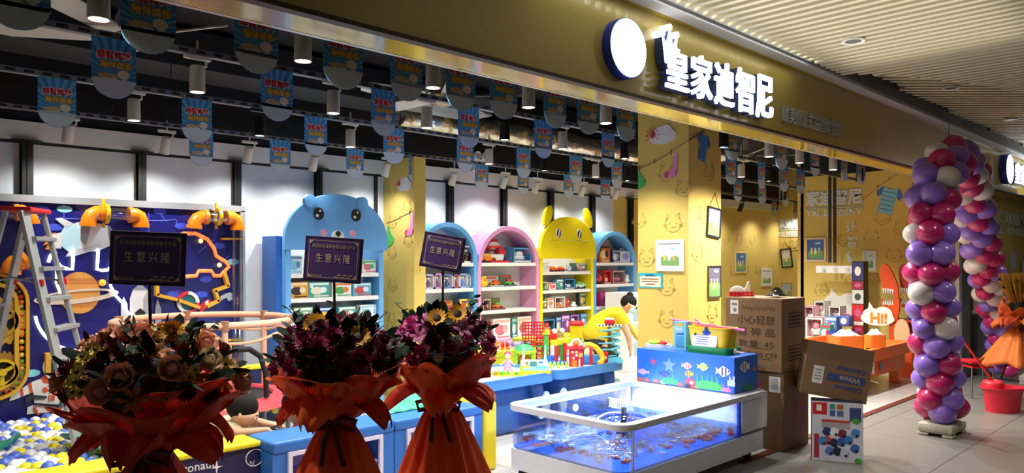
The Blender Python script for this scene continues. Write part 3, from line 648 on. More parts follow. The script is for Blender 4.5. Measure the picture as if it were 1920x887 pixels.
SHELF_TOYS = [
 # px0, px1, py top, py bottom, kind, colours, name, label
 (540, 567, 478, 513, 'print', ('#cfe0ea', '#5f86a8', '#7fc0d8'), 'toy_box', 'pale blue boxed game at the left end of the bear shelf top board'),
 (679, 706, 487, 511, 'print', ('#e4efe0', '#5fae62', '#e06a8a'), 'toy_box', 'white and green boxed game at the right end of the bear shelf top board'),
 (539, 577, 528, 559, 'print', ('#d79a36', '#e8d8b0', '#3a2a20'), 'toy_box', 'orange boxed puzzle on the second board of the bear shelf'),
 (578.5, 620, 529, 558.5, 'print', ('#3c9c96', '#dff0e8', '#e8e0c8'), 'toy_box', 'teal boxed puzzle beside the orange box on the bear shelf'),
 (622, 659, 531, 558, 'print', ('#e6e8e4', '#d8803a', '#4aa050'), 'toy_box', 'white boxed game behind the purple sign pole on the bear shelf'),
 (661, 697, 532, 557, 'print', ('#5fa0c0', '#cfe4ea', '#c84a40'), 'toy_box', 'blue boxed game right of the purple sign pole on the bear shelf'),
 (541, 588, 578, 607, 'print', ('#7fb08c', '#e8efe4', '#4a7f60'), 'toy_box', 'wide pale green box on the third board of the bear shelf'),
 (592, 630, 580, 606, 'print', ('#3f6fae', '#cfdce8', '#e8c040'), 'toy_box', 'dark blue box on the third board of the bear shelf'),
 (634, 668, 580, 605, 'print', ('#57a8a4', '#e8e8e0', '#c86a50'), 'toy_box', 'sea green box on the third board of the bear shelf'),
 (675, 700, 578, 604, 'print', ('#edf0ee', '#9fd0e0', '#7fb8a8'), 'toy_box', 'white box with pale blue print on the third bear shelf board'),
 (702, 716, 578, 603, 'print', ('#e2e8e4', '#8fc8d8', '#a8b8b0'), 'toy_box', 'narrow white box at the right end of the third bear shelf board'),
 (545, 600, 622, 640, 'print', ('#6fae80', '#e8efe0', '#d8a040'), 'toy_box', 'green box on the lowest board of the bear shelf'),
 (604, 660, 622, 639, 'print', ('#4f86c0', '#e8efe0', '#d85040'), 'toy_box', 'blue box on the lowest board of the bear shelf'),
 (838, 866, 462, 493, 'figure', ('#3a2a30', '#7a3038', '#28202a'), 'doll_box', 'dark doll box partly behind the right purple sign'),
 (869, 884, 459, 492, 'figure', ('#5a2a30', '#e8e0dc', '#1a1418'), 'doll_box', 'dark red doll box right of the third purple sign'),
 (798, 814, 512, 541, 'figure', ('#f0eef0', '#c8b8d8', '#58406a'), 'doll_box', 'white doll box with violet doll, leftmost in the row of dolls'),
 (816, 829, 511, 541, 'figure', ('#f2dff0', '#d890c0', '#6a3a68'), 'doll_box', 'pale pink doll box behind the purple sign pole'),
 (832, 850, 512, 540, 'figure', ('#eef0f6', '#5f78b8', '#2a3a78'), 'doll_box', 'white doll box holding a navy blue doll'),
 (851, 862, 513, 540, 'figure', ('#f0e0e0', '#b04868', '#7a2838'), 'doll_box', 'narrow doll box with a wine red doll'),
 (863, 878, 512, 540, 'figure', ('#f6f4ee', '#8fb0e0', '#4a78d0'), 'doll_box', 'white doll box with a bright blue doll'),
 (879, 886, 513, 539, 'figure', ('#f4f2ee', '#90a8c8', '#4f5a70'), 'doll_box', 'slim white doll box at the right end of the doll row'),
 (835, 858, 560, 583, 'tray', ('#d8b040', '#58402a', '#c84030'), 'toy_vehicle_tray', 'yellow tray with a dark vehicle on the blue arch third board'),
 (861, 885, 556, 582, 'print', ('#3a4a6a', '#e8c850', '#c85040'), 'toy_box', 'dark blue toy box with a yellow band on the blue arch third board'),
 (840, 862, 592, 625, 'window', ('#e4dfd4', '#c04838', '#d8a030'), 'toy_box', 'cream window box on the lowest board of the left blue arch'),
 (864, 889, 590, 624, 'window', ('#cfe0ee', '#e85a78', '#5a78c0'), 'toy_box', 'pale blue window box on the lowest board of the left blue arch'),
 (904, 932, 472, 492, 'car', ('#e88020', '#e8a848', '#c83020'), 'toy_car', 'orange toy car on the top board of the pink shelf'),
 (921, 956, 446, 492, 'truck', ('#c02834', '#e8ece8', '#e03030'), 'toy_truck_set', 'tall red and white truck set on the pink shelf top board'),
 (962, 999, 462, 492, 'window', ('#5fa8d8', '#e8eef0', '#f0f2ee'), 'toy_box', 'blue window box with a white rounded toy on the pink shelf'),
 (903, 918, 517, 539, 'duck', ('#f2c828', '#e87020', '#e8a020'), 'duck_toy', 'yellow duck toy on the second board of the pink shelf'),
 (920, 946, 518, 538.5, 'tray', ('#a8b0a8', '#e07828', '#c84820'), 'toy_vehicle_tray', 'orange vehicle in a grey tray beside the yellow duck'),
 (947, 971, 515, 537.5, 'tray', ('#5a6a60', '#4ab83a', '#c83838'), 'toy_vehicle_tray', 'green vehicle in a dark tray on the second pink shelf board'),
 (904, 921, 560, 583, 'window', ('#c8b8a8', '#8a2028', '#50202a'), 'toy_box', 'beige window box with a dark red toy on the third pink shelf board'),
 (924, 949, 560, 582, 'tray', ('#7a4a38', '#e86020', '#5ab040'), 'toy_vehicle_tray', 'brown tray with a green and orange toy on the third pink shelf board'),
 (906, 921, 600, 635, 'window', ('#a83848', '#e8d8d0', '#c86070'), 'toy_box', 'dark red box at the left of the lowest pink shelf board'),
 (924, 957, 594, 633, 'print', ('#f0eae8', '#e8a8b0', '#d87888'), 'toy_box', 'large white box printed with a pink cake on the pink shelf'),
 (959, 969, 594, 632, 'print', ('#3a7a80', '#8fb8b8', '#d8e0dc'), 'toy_box', 'narrow teal box between two white boxes on the pink shelf'),
 (971, 997, 592, 630, 'print', ('#f2efec', '#d8a8a0', '#b06a60'), 'toy_box', 'white box printed with a round dish at the right of the pink shelf'),
 (1016, 1030, 491, 509, 'print', ('#e8ebe8', '#b8c8c4', '#d8d8d0'), 'toy_box', 'white box at the left of the yellow shelf top board'),
 (1032, 1047, 498, 509, 'car', ('#e85a20', '#f08a30', '#d82020'), 'toy_car', 'orange toy car on the yellow shelf top board'),
 (1048, 1061, 498, 509, 'car', ('#d82828', '#f0a040', '#e8c030'), 'toy_car', 'red toy car on the yellow shelf top board'),
 (1063, 1077, 498, 508.5, 'plush', ('#e8e8f0', '#7a90d0', '#2a3a70'), 'small_animal_toy', 'white and blue animal toy on the yellow shelf top board'),
 (1079, 1100, 493, 508.5, 'print', ('#3a6a6c', '#c8d8d8', '#d89088'), 'toy_box', 'teal box at the right of the yellow shelf top board'),
 (1016, 1029, 527, 544, 'window', ('#f0eeea', '#4a8a4a', '#2a5a38'), 'toy_box', 'white window box with a green toy on the second yellow shelf board'),
 (1030, 1043, 530, 544, 'print', ('#eee6e0', '#d83838', '#e88a60'), 'toy_box', 'red and white box on the second yellow shelf board'),
 (1044, 1057, 524, 544, 'print', ('#4a8ab0', '#d8e8e8', '#58a870'), 'toy_box', 'blue green box on the second yellow shelf board'),
 (1058.5, 1080, 523, 544, 'window', ('#4f9cc4', '#e8f0f0', '#2a3038'), 'toy_box', 'blue window box with a dark toy on the second yellow shelf board'),
 (1082, 1102, 528, 543.5, 'car', ('#c8e0d0', '#6ab060', '#e8e8e0'), 'toy_car', 'pale green toy car on the second yellow shelf board'),
 (1016, 1025, 564, 580, 'print', ('#3a8a58', '#d8e8d8', '#c86040'), 'toy_box', 'green box at the left of the third yellow shelf board'),
 (1027, 1038, 560, 580, 'print', ('#f0ece6', '#e87858', '#c89060'), 'toy_box', 'narrow white box on the third yellow shelf board'),
 (1039.5, 1061, 557, 580, 'window', ('#f2efe8', '#e88030', '#3a2a24'), 'toy_box', 'white window box like a toy oven on the third yellow shelf board'),
 (1062, 1072, 562, 580, 'duck', ('#d02a30', '#e8e8e8', '#d02a30'), 'round_toy', 'round red toy on the third yellow shelf board'),
 (1074, 1084, 570, 580, 'plush', ('#f2f0ec', '#e8e4e0', '#f0ede8'), 'small_animal_toy', 'white plush toy on the third yellow shelf board'),
 (1086, 1098, 553, 579, 'print', ('#2a3a40', '#8a9a60', '#c8a850'), 'toy_box', 'dark tall box at the right of the third yellow shelf board'),
 (1017, 1041, 598, 628, 'window', ('#4f86b0', '#e87828', '#d83a28'), 'toy_box', 'blue box of orange toy fruit on the lowest yellow shelf board'),
 (1042.5, 1052, 597, 628, 'print', ('#3a5a80', '#90b0c8', '#d8d0b8'), 'toy_box', 'narrow navy box on the lowest yellow shelf board'),
 (1053, 1068, 595, 628, 'print', ('#8a5aa0', '#d8b0d8', '#6a3a80'), 'toy_box', 'purple box on the lowest yellow shelf board'),
 (1069, 1087, 595, 628, 'window', ('#a878b8', '#f09ac0', '#f0d8e8'), 'toy_box', 'violet window box with a pink toy on the lowest yellow shelf board'),
 (1089, 1101, 594, 627, 'print', ('#3a6a98', '#78a0c8', '#c8d8e0'), 'toy_box', 'blue box at the right of the lowest yellow shelf board'),
 (1123, 1144, 457, 491, 'print', ('#c86a28', '#2a2a30', '#e8d0a0'), 'toy_box', 'orange and black boxed game on the right blue arch top board'),
 (1147, 1162, 467, 491.5, 'print', ('#2a3a6a', '#8fa8d0', '#d8dce8'), 'toy_box', 'navy box on the right blue arch top board'),
 (1165, 1187, 466, 492, 'case', ('#d0d4ee', '#f0f0f8', '#8a90d0'), 'toy_case', 'pale lavender toy case on the right blue arch top board'),
 (1119, 1131, 510, 532, 'car', ('#c83040', '#8a3038', '#e8e0d8'), 'toy_car', 'dark red toy car on the right blue arch second board'),
 (1132, 1147, 505, 532, 'window', ('#d02a34', '#e8c8c0', '#a82028'), 'toy_box', 'bright red window box on the right blue arch second board'),
 (1149, 1173, 506, 532, 'window', ('#b8a0a4', '#c06878', '#5a4a54'), 'toy_box', 'grey pink window box on the right blue arch second board'),
 (1174, 1183, 515, 532, 'plush', ('#f0eeee', '#f0b0c0', '#e8e4e4'), 'small_animal_toy', 'white plush toy on the right blue arch second board'),
 (1126, 1148, 545, 574, 'case', ('#a8286a', '#d870a8', '#3a3a50'), 'toy_case', 'magenta toy carry case on the right blue arch third board'),
 (1150, 1165, 552, 574, 'print', ('#8a8a90', '#c8c8d0', '#58585f'), 'toy_box', 'grey box behind the head of the worker in yellow'),
]
for i, (a0, a1, t0, t1, kind, cs, nm, lab) in enumerate(SHELF_TOYS):
    p, q = at(a0, t1, Y=YSH+.05), at(a1, t1, Y=YSH+.05); hgt = at((a0+a1)/2, t0, Y=YSH+.05).z-at((a0+a1)/2, t1, Y=YSH+.05).z
    if a0 < 720: bs = [1.457, 1.205, .955, .70, .46]
    elif a0 < 1012: bs = [1.561, 1.25, .955, .575]
    elif a0 < 1113: bs = [1.435, 1.18, .925, .575]
    else: bs = [1.556, 1.235, .91, .565]
    z = min(bs, key=lambda v: abs(v-(p.z+q.z)/2))
    d = min(.2, max(.07, (q.x-p.x)*.5))
    w_ = (q.x-p.x)*.955
    u0, u1 = [(Xat(536), Xat(719)), (5.28, Xat(895.5)), (Xat(896), Xat(1011.5)), (Xat(1012.5), Xat(1113)), (Xat(1113.5), Xat(1193))][0 if a0 < 720 else 1 if a0 < 890 else 2 if a0 < 1012 else 3 if a0 < 1113 else 4]
    xc = min(max((p.x+q.x)/2, u0+.06+w_/2), u1-.06-w_/2)
    o = package(nm, w_, hgt*.97, d, kind, cs); o.location = (xc, YSH+.045+random.uniform(0, .015), z+.0005)
    tag(o, lab, 'toy', 'boxed toys on the back shelves')
# ================================================================== SPACE-THEMED ACTIVITY PANEL BEHIND THE BALL PIT
YP = 7.22
xa, xb, zt, zb = at(-40, 400, Y=YP).x, at(449, 400, Y=YP).x, 2.085, .18
def pw(px, py, dx=0): v = at(px, py, Y=YP); return (v.x-xa, v.z)
S = ppm(150, Y=YP)*1.0
def sx_(px): return 1/(ST-(px-960)/FPX*CT)       # widening of a picture column on that wall
panel = thing('activity_wall_panel', 'navy space-themed activity panel with rocket, planet, pipes and gears', 'activity panel', (xa, YP, 0))
b = B(); b.box(((xb-xa)/2, .03, (zt+zb)/2), (xb-xa, .05, zt-zb), NAVY)
for i, (p0, p1) in enumerate(((( 60, 393), (75, 410)), ((75, 410), (82, 412)), ((120, 392), (120, 410)), ((120, 410), (150, 411)), ((85, 420), (105, 430)), ((300, 415), (330, 412)), ((330, 412), (334, 428)), ((300, 400), (310, 414)), ((280, 414), (310, 414)), ((370, 475), (400, 450)), ((400, 500), (430, 480)), ((330, 545), (350, 550)))):
    a, c = pw(*p0), pw(*p1); b.cyl((a[0], .003, a[1]), (c[0], .003, c[1]), .005, mat('#4a5ad0', .5), n=4)
for px, py, f in ((77, 392, 0), (121, 392, 1), (157, 388, 0), (104, 426, 0), (300, 396, 0), (340, 424, 0), (410, 461, 0), (378, 552, 0), (326, 552, 0), (437, 491, 1), (60, 700, 1), (386, 524, 0)):
    c = pw(px, py); b.disc(c, .06, .03, -.001, .004, mat('#86dcee' if f else '#3c50cc', .5), 18)
b.box(((pw(279, 400)[0]), .004, (zt+zb)/2), (.006, .006, zt-zb), mat('#5a58b8', .4))
b.build('printed_board', panel)
b = B(); 
for z in (zt+.02,): b.box(((xb-xa)/2, .01, z), (xb-xa+.09, .09, .06), mat('#9a9da0', .45, .3))
b.box((xb-xa+.02, .01, (zt+zb)/2), (.05, .09, zt-zb), mat('#9a9da0', .45, .3)); b.build('aluminium_frame', panel)
def flat(name, polys, y=-.004, th=.006):
    b = B()
    for i, (pts, m) in enumerate(polys): b.prism([pw(*q) for q in pts], y-th-.002*i, y-.0005*i, m)
    return b.build(name, panel)
greyl = mat('#c3c6cc', .4)
flat('rocket', [([(114, 461), (112, 440), (120, 425), (145, 417), (182, 418), (205, 424), (215, 440), (216, 450), (213, 458), (182, 471), (130, 474)], mat('#e6e8ea', .4)),
    ([(114, 461), (112, 440), (120, 425), (145, 417), (150, 445), (146, 473), (130, 474)], mat('#bfe6f2', .4)), ([(102, 410), (114, 408), (137, 419), (124, 428)], greyl), ([(122, 481), (130, 470), (188, 459), (187, 466), (140, 480)], greyl),
    ([(203, 423), (215, 440), (216, 450), (213, 458), (205, 450)], mat('#7d8290', .4)), ([(97, 440), (113, 436), (114, 466), (97, 466)], WHITE), ([(150, 420), (170, 419), (165, 442), (160, 460), (150, 450)], mat('#9aa0a8', .4))])
flat('rocket_flame', [([(78, 444), (90, 440), (104, 436), (98, 447), (104, 452), (98, 468), (84, 468), (90, 458), (80, 460), (88, 450)], mat('#f28a1c', .5)), ([(88, 445), (102, 440), (96, 450), (102, 456), (96, 465), (90, 456)], mat('#f8d850', .5))])
def ell(cx, cy, rx, ry, n=30, rot=0): return [(cx+rx*math.cos(2*PI*i/n)*math.cos(rot)-ry*math.sin(2*PI*i/n)*math.sin(rot), cy+rx*math.cos(2*PI*i/n)*math.sin(rot)+ry*math.sin(2*PI*i/n)*math.cos(rot)) for i in range(n)]
po = mat('#dd9a48', .5); pd = mat('#c8803a', .5)
def chord(cx, cy, r, y0, y1):
    f = lambda y: math.sqrt(max(0, r*r-(y-cy)**2)); return [(cx-f(y0), y0), (cx-f((y0+y1)/2), (y0+y1)/2), (cx-f(y1), y1), (cx+f(y1), y1), (cx+f((y0+y1)/2), (y0+y1)/2), (cx+f(y0), y0)]
b = B(); b.prism([pw(*q) for q in ell(148, 549, 39, 39)], -.012, 0, po)
for y0, y1 in ((522, 532), (542, 549), (566, 575)): b.prism([pw(*q) for q in chord(148, 549, 38.6, y0, y1)], -.0135, -.012, pd)
ro = [pw(*q) for q in ell(142, 556, 80, 13, 40, -.1)]; ri = [pw(*q) for q in ell(142, 554, 62, 7, 40, -.1)]
b.ring(ro, ri, -.017, -.0135, mat('#dccdb8', .5)); b.build('planet', panel)
b = B()
for px, py in ((118, 528), (190, 530)): a = pw(px, py); b.ball((a[0], -.03, a[1]), .03, mat('#f59a2c', .4, emit=1.2), 10, 7)
b.build('lit_peg', panel)
wt = mat('#e4e3de', .45); ob = mat('#d8582e', .45)
flat('astronaut', [([(17, 752), (20, 741), (62, 715), (82, 708), (116, 712), (149, 729), (150, 770), (119, 779), (98, 772), (50, 777), (51, 764), (64, 758), (62, 735), (30, 748)], wt),
    ([(76, 708), (84, 703), (98, 711), (114, 706), (120, 713), (98, 722), (80, 717)], ob), ([(52, 720), (58, 717), (61, 735), (56, 738)], ob), ([(37, 731), (42, 728), (44, 741), (39, 744)], ob),
    (ell(84, 731, 5, 5, 14), ob), (ell(96, 733, 2.5, 2.5, 10), GREEN), (ell(102, 733, 2, 2, 10), RED), ([(90, 741), (93, 740), (92, 752), (90, 752)], ob), ([(95, 740), (98, 739), (96, 751), (94, 751)], ob), ([(99, 739), (102, 738), (101, 750), (98, 750)], ob),
    ([(62, 758), (63, 755), (108, 758), (108, 762)], INK), ([(46, 746), (56, 740), (86, 742), (86, 746), (58, 747), (52, 757), (46, 754)], mat('#28343a', .5)), ([(108, 760), (118, 740), (121, 742), (114, 766)], mat('#2a5a6a', .4)),
    ([(62, 763), (66, 762), (72, 776), (68, 777)], ob), ([(94, 776), (110, 762), (113, 764), (100, 779)], ob)])
b = B(); b.ring([pw(*q) for q in ell(98, 689, 19, 22)], [pw(*q) for q in ell(98, 690, 15, 17)], -.03, -.01, WHITE); b.prism([pw(*q) for q in ell(98, 690, 15, 17)], -.012, -.008, mat('#1c3a64', .2)); b.prism([pw(*q) for q in [(92, 676), (104, 674), (108, 690), (102, 684)]], -.016, -.012, TEAL); b.build('helmet', panel)
b = B()
for px in (87, 121): a = pw(px, 680); b.box((a[0], -.03, a[1]), (.04, .06, .17), mat('#d9a830', .4), .006)
b.build('wooden_peg', panel)
flat('tall_rocket', [([(242, 690), (243, 560), (249, 543), (262, 532), (276, 543), (282, 560), (283, 690)], mat('#dfe0e2', .4)), ([(276, 543), (282, 560), (283, 690), (268, 690), (268, 560)], mat('#a8acb2', .4)), ([(249, 543), (262, 532), (276, 543)], mat('#8f949c', .4)), ([(225, 690), (226, 570), (231, 556), (238, 570), (240, 690)], mat('#d2d6da', .4)), ([(290, 690), (290, 580), (294, 560), (301, 580), (302, 640)], mat('#90959c', .4)), ([(252, 586), (262, 578), (272, 586), (270, 590), (254, 590)], INK), ([(250, 690), (262, 590), (274, 690)], mat('#b8bbc0', .4))])
flat('wrench', [([(412, 556), (424, 550), (430, 548), (437, 551), (433, 555), (437, 560), (428, 565), (424, 558), (414, 563)], mat('#c8d0d6', .4)), ([(371, 575), (385, 563), (395, 562), (392, 575), (375, 586)], RED), ([(384, 566), (390, 562), (389, 573), (383, 577)], WHITE)])
neon = mat('#eef4ff', .3, emit=2.2); neono = mat('#f47a3a', .3, emit=1.1)
def tubep(name, pts, r, m, y=-.03, closed=False):
    b = B(); b.tube([(pw(*q)[0], y, pw(*q)[1]) for q in pts], r, m, 8, closed); return b.build(name, panel, 60)
tubep('light_tube', [(89, 492), (93, 480), (98, 475), (102, 474), (100, 484), (112, 500), (124, 504), (134, 505), (135, 489), (135, 467)], .014, neon)
tubep('light_tube', [(182, 467), (181, 490), (180, 505), (190, 507), (200, 506), (208, 500), (211, 487)], .014, neon)
tubep('light_tube', ell(146, 582, 82, 75, 44)[10:22], .012, neon)
tubep('light_tube', [(213, 505), (206, 522), (205, 535), (214, 553), (227, 567), (240, 590)], .012, neon)
tubep('light_tube', [(105, 505), (104, 530), (112, 550)], .012, neon)
tubep('head_outline', [(318, 450), (342, 438), (365, 438), (387, 449), (399, 466), (403, 480), (421, 491), (427, 500), (416, 511), (411, 517), (399, 517), (394, 508), (370, 508), (366, 517), (354, 518), (318, 520)], .018, neono)
for px, py in ((374, 452), (409, 497)): b = B(); a = pw(px, py); b.ball((a[0], -.03, a[1]), .022, mat('#ffc070', .4, emit=2.5), 10, 7); b.build('lit_peg', panel)
def bars(name, pts, m, w=.03, y=-.035):
    b = B()
    for p0, p1 in zip(pts, pts[1:]):
        a, c = pw(*p0), pw(*p1); L = math.hypot(c[0]-a[0], c[1]-a[1]); b.box((0, 0, 0), (L+.01, .06, w), m, 0, TR((a[0]+c[0])/2, y, (a[1]+c[1])/2) @ Matrix.Rotation(-math.atan2(c[1]-a[1], c[0]-a[0]), 4, 'Y'))
    return b.build(name, panel)
yb = mat('#dca92a', .4)
bars('marble_chute', [(291, 537), (291, 553), (330, 562), (369, 576)], yb); bars('marble_chute', [(417, 512), (424, 536), (399, 545), (406, 564), (385, 574)], yb)
bars('shelf_bar', [(413, 448), (450, 448)], mat('#f0b820', .4), .02); bars('shelf_bar', [(413, 637), (450, 637)], yb, .02)
b = B(); rr0, rr1 = ell(351, 567, 21, 21, 24), ell(351, 567, 15, 15, 24)
for k in range(4): b.ring([pw(*q) for q in (rr0+rr0[:1])[k*6:k*6+7]], [pw(*q) for q in (rr1+rr1[:1])[k*6:k*6+7]], -.03, -.006, (RED, WHITE)[k % 2], closed=False)
b.prism([pw(*q) for q in ell(351, 567, 15, 15, 24)], -.01, -.006, mat('#1d6a78', .4)); b.build('porthole_ring', panel)
# pipes
def elbow(name, c, dirs, r, m):
    """quarter bend through pixel points"""
    pts = [(pw(*q)[0], -.09, pw(*q)[1]) for q in c]; b = B(); b.tube(pts, r, m, 14)
    for e, f in ((pts[0], pts[1]), (pts[-1], pts[-2])): d = (Vector(e)-Vector(f)).normalized(); b.cyl(Vector(e)-d*.03, Vector(e)+d*.006, r*1.14, m, n=14)
    return b.build(name, panel, 50)
op = mat('#f0860e', .3, coat=.4)
elbow('orange_elbow_pipe', [(24, 400), (36, 399), (46, 403), (51, 412), (52, 420)], 0, .062, op)
elbow('orange_elbow_pipe', [(160, 424), (161, 412), (166, 404), (175, 400), (188, 400)], 0, .062, op)
elbow('orange_elbow_pipe', [(236, 404), (247, 404), (255, 408), (258, 416), (258, 426)], 0, .062, op)
elbow('orange_elbow_pipe', [(357, 428), (358, 418), (363, 411), (370, 408), (381, 408)], 0, .062, op)
elbow('orange_elbow_pipe', [(418, 409), (428, 409), (435, 413), (438, 421), (438, 431)], 0, .062, op)
elbow('orange_elbow_pipe', [(14, 512), (16, 500), (22, 494), (32, 492), (44, 487)], 0, .07, op)
cp = clear_mat((.86, .9, .98), .4, .05)
for pts in (((0, 401), (24, 401)), ((188, 401), (236, 404)), ((382, 408), (418, 409)), ((438, 432), (438, 690))):
    b = B(); a, c = pw(*pts[0]), pw(*pts[1]); b.cyl((a[0], -.09, a[1]), (c[0], -.09, c[1]), .052, cp, n=16, cap=False); b.build('clear_tube', panel, 50)
yv = mat('#e8b41a', .35)
for px, py in ((193, 402), (402, 407)):
    a = pw(px, py); b = B(); b.lathe([(.06, -.015), (.085, -.015), (.085, .015), (.06, .015), (.06, -.015)], yv, (a[0], -.09, a[1]), 20, Matrix.Rotation(PI/2, 4, 'Y'), False); b.cyl((a[0]-.02, -.09, a[1]+.08), (a[0]-.02, -.09, a[1]+.13), .014, yv); b.cyl((a[0]-.02, -.09, a[1]-.08), (a[0]-.02, -.09, a[1]-.12), .014, yv); b.build('valve_ring', panel, 40)
# conveyor loop with gears
a = pw(0, 640); hw = pw(52, 640)[0]-pw(0, 640)[0]
def stad(r, z0, z1, cx): return arc(cx, z1, r, r, 0, 180, 14)+arc(cx, z0, r, r, 180, 360, 14)
zc0, zc1 = pw(0, 716)[1], pw(0, 556)[1]; cx = pw(-14, 640)[0]; R0 = pw(52, 640)[0]-cx
b = B(); b.ring(stad(R0, zc0+.1, zc1-.05, cx), stad(R0-.025, zc0+.1, zc1-.05, cx), -.07, 0, mat('#d8a52c', .4)); b.ring(stad(R0-.075, zc0+.1, zc1-.05, cx), stad(R0-.105, zc0+.1, zc1-.05, cx), -.07, 0, mat('#d8a52c', .4)); b.ring(stad(R0-.025, zc0+.1, zc1-.05, cx), stad(R0-.075, zc0+.1, zc1-.05, cx), -.01, 0, INK); b.build('conveyor_track', panel)
bc = [mat(q, .35) for q in ('#e0762a', '#58a03c', '#c83028', '#e8c048', '#3a3a3a')]
b = B(); loop = stad(R0-.05, zc0+.1, zc1-.05, cx); pos = []
for q0, q1 in zip(loop, loop[1:]+loop[:1]):
    L = math.hypot(q1[0]-q0[0], q1[1]-q0[1]); k = max(1, int(L/.05))
    for i in range(k): pos.append((q0[0]+(q1[0]-q0[0])*i/k, q0[1]+(q1[1]-q0[1])*i/k))
for i, (x, z) in enumerate(pos): b.ball((x, -.035, z), .021, bc[(i*7+i//3) % 5], 8, 6)
o = b.build('marbles', panel, 60); o['kind'] = 'stuff'
def gear(px, py, r, teeth, m, m2, spokes):
    c = pw(px, py); g = []
    for i in range(teeth*4): a = 2*PI*i/(teeth*4); q = r if (i % 4) < 2 else r*.9; g.append((c[0]+q*math.cos(a), c[1]+q*math.sin(a)))
    gi = [(c[0]+r*.62*math.cos(2*PI*i/(teeth*4)), c[1]+r*.62*math.sin(2*PI*i/(teeth*4))) for i in range(teeth*4)]
    b = B(); b.ring(g, gi, -.05, -.005, m); b.prism(gi, -.015, -.008, INK)
    b.ring([(c[0]+r*.62*math.cos(2*PI*i/30), c[1]+r*.62*math.sin(2*PI*i/30)) for i in range(30)], [(c[0]+r*.5*math.cos(2*PI*i/30), c[1]+r*.5*math.sin(2*PI*i/30)) for i in range(30)], -.07, -.015, m2)
    for k in range(spokes): a = 2*PI*k/spokes+.5; b.box((r*.3, 0, 0), (r*.5, .04, r*.16), m2, 0, TR(c[0], -.04, c[1]) @ Matrix.Rotation(-a, 4, 'Y'))
    b.disc(c, r*.16, r*.16, -.08, -.02, m2, 14); return b.build('gear', panel)
gear(2, 697, .17, 26, mat('#9a7224', .45), mat('#d8b820', .4), 3); gear(-2, 602, .2, 20, mat('#c89a2a', .4), mat('#b08a28', .4), 4)
# ================================================================== BALL PIT, LADDER, TRAMPOLINE, CABINETS
YPF = 4.32; ZP = .5
# front wall of the pit
xe = 2.09
t = thing('ball_pit_wall', 'navy padded ball pit wall with yellow top edge and white star decals', 'ball pit wall', (.4, YPF, 0))
L = xe-(-1.4)
b = B(); b.box((xe-.4-L/2, .1, (ZP-.03)/2), (L, .2, ZP-.03), mat('#141d4a', .5)); b.build('padded_side', t)
b = B(); b.box((xe-.4-L/2, .1, ZP-.015), (L+.01, .24, .035), mat('#ecdc1e', .45), .012); b.build('top_edge', t)
def pit(px, py): v = at(px, py, Y=YPF); return v.x-.4, v.z
b = B(); c = pit(477, 858); b.tube([(c[0]+.055*math.cos(2*PI*i/24), -.003, c[1]+.05*math.sin(2*PI*i/24)) for i in range(24)], .003, WHITE, 4, True)
b.tube([(c[0]-.03+.03*i/8, -.003, c[1]-.03+.012*math.sin(i)) for i in range(9)], .002, WHITE, 4)
c = pit(406, 876); b.prism([(c[0]+(.035 if i % 2 == 0 else .008)*math.cos(PI*i/4), c[1]+(.05 if i % 2 == 0 else .008)*math.sin(PI*i/4)) for i in range(8)], -.004, 0, WHITE)
letters(b, 'astronaut', .07, WHITE, TR(pit(360, 876)[0], -.002, pit(360, 878)[1]), .003); b.build('decals', t)
# far wall of the pit
p, q = at(455, 700, Y=6.9), at(527, 700, Y=6.9)
t = thing('ball_pit_wall', 'low navy pit wall with yellow edge behind the trampoline', 'ball pit wall', ((p.x+q.x)/2, 6.9, 0)); L = q.x-p.x
b = B(); b.box((0, .06, .27), (L, .12, .54), mat('#141d4a', .5)); b.build('padded_side', t); b = B(); b.box((0, .06, .555), (L, .15, .035), mat('#ecdc1e', .45), .012); b.build('top_edge', t)
# blue niche cabinets
tank_lit_lav = mat('#b9b2d8', .45)  # lavender from the tank light, painted into the niche colour
def cabinet(x0, x1, y, label):
    w = x1-x0; t = thing('niche_cabinet', label, 'cabinet', ((x0+x1)/2, y, 0)); D = .34
    b = B(); b.box((0, D/2+.02, .47), (w-.004, D, .07), BLUE_C, .015); b.build('worktop', t)
    nw = w-.22
    b = B()
    for s in (-1, 1): b.box((s*(w/2-.055), D/2+.02, .22), (.106, D-.02, .43), BLUE_C)
    b.box((0, D/2+.02, .045), (nw, D-.02, .09), BLUE_C); b.box((0, D-.02, .26), (nw, .02, .34), tank_lit_lav); b.build('body', t)
    b = B(); b.ring([(-nw/2-.012, .08), (nw/2+.012, .08), (nw/2+.012, .435), (-nw/2-.012, .435)], [(-nw/2+.014, .105), (nw/2-.014, .105), (nw/2-.014, .41), (-nw/2+.014, .41)], .012, .032, mat('#dcd8ea', .4)); b.build('niche_frame', t)  # white frame with the tank light's lavender in its colour
    b = B(); b.box((0, D/2+.02, .255), (nw-.002, D-.08, .02), tank_lit_lav); b.box((0, D/2+.02, .1), (nw-.002, D-.08, .016), tank_lit_lav); b.box((.0, D/2+.05, .17), (.02, D-.12, .15), tank_lit_lav); b.build('shelf_board', t)
BLUE_C = mat('#2f6fc0', .42)
cabinet(2.10, 2.98, 4.14, 'blue niche cabinet joined to the navy pit wall, behind the middle flower stand')
cabinet(2.985, 3.79, 4.14, 'blue niche cabinet between the flower stand and the fish tank')
b = B(); b.box((3.86, 4.36, .26), (.13, .42, .52), mat('#e8d020', .45), .02); tag(b.build('padded_block'), 'yellow padded end block beside the blue cabinet', 'padded block')
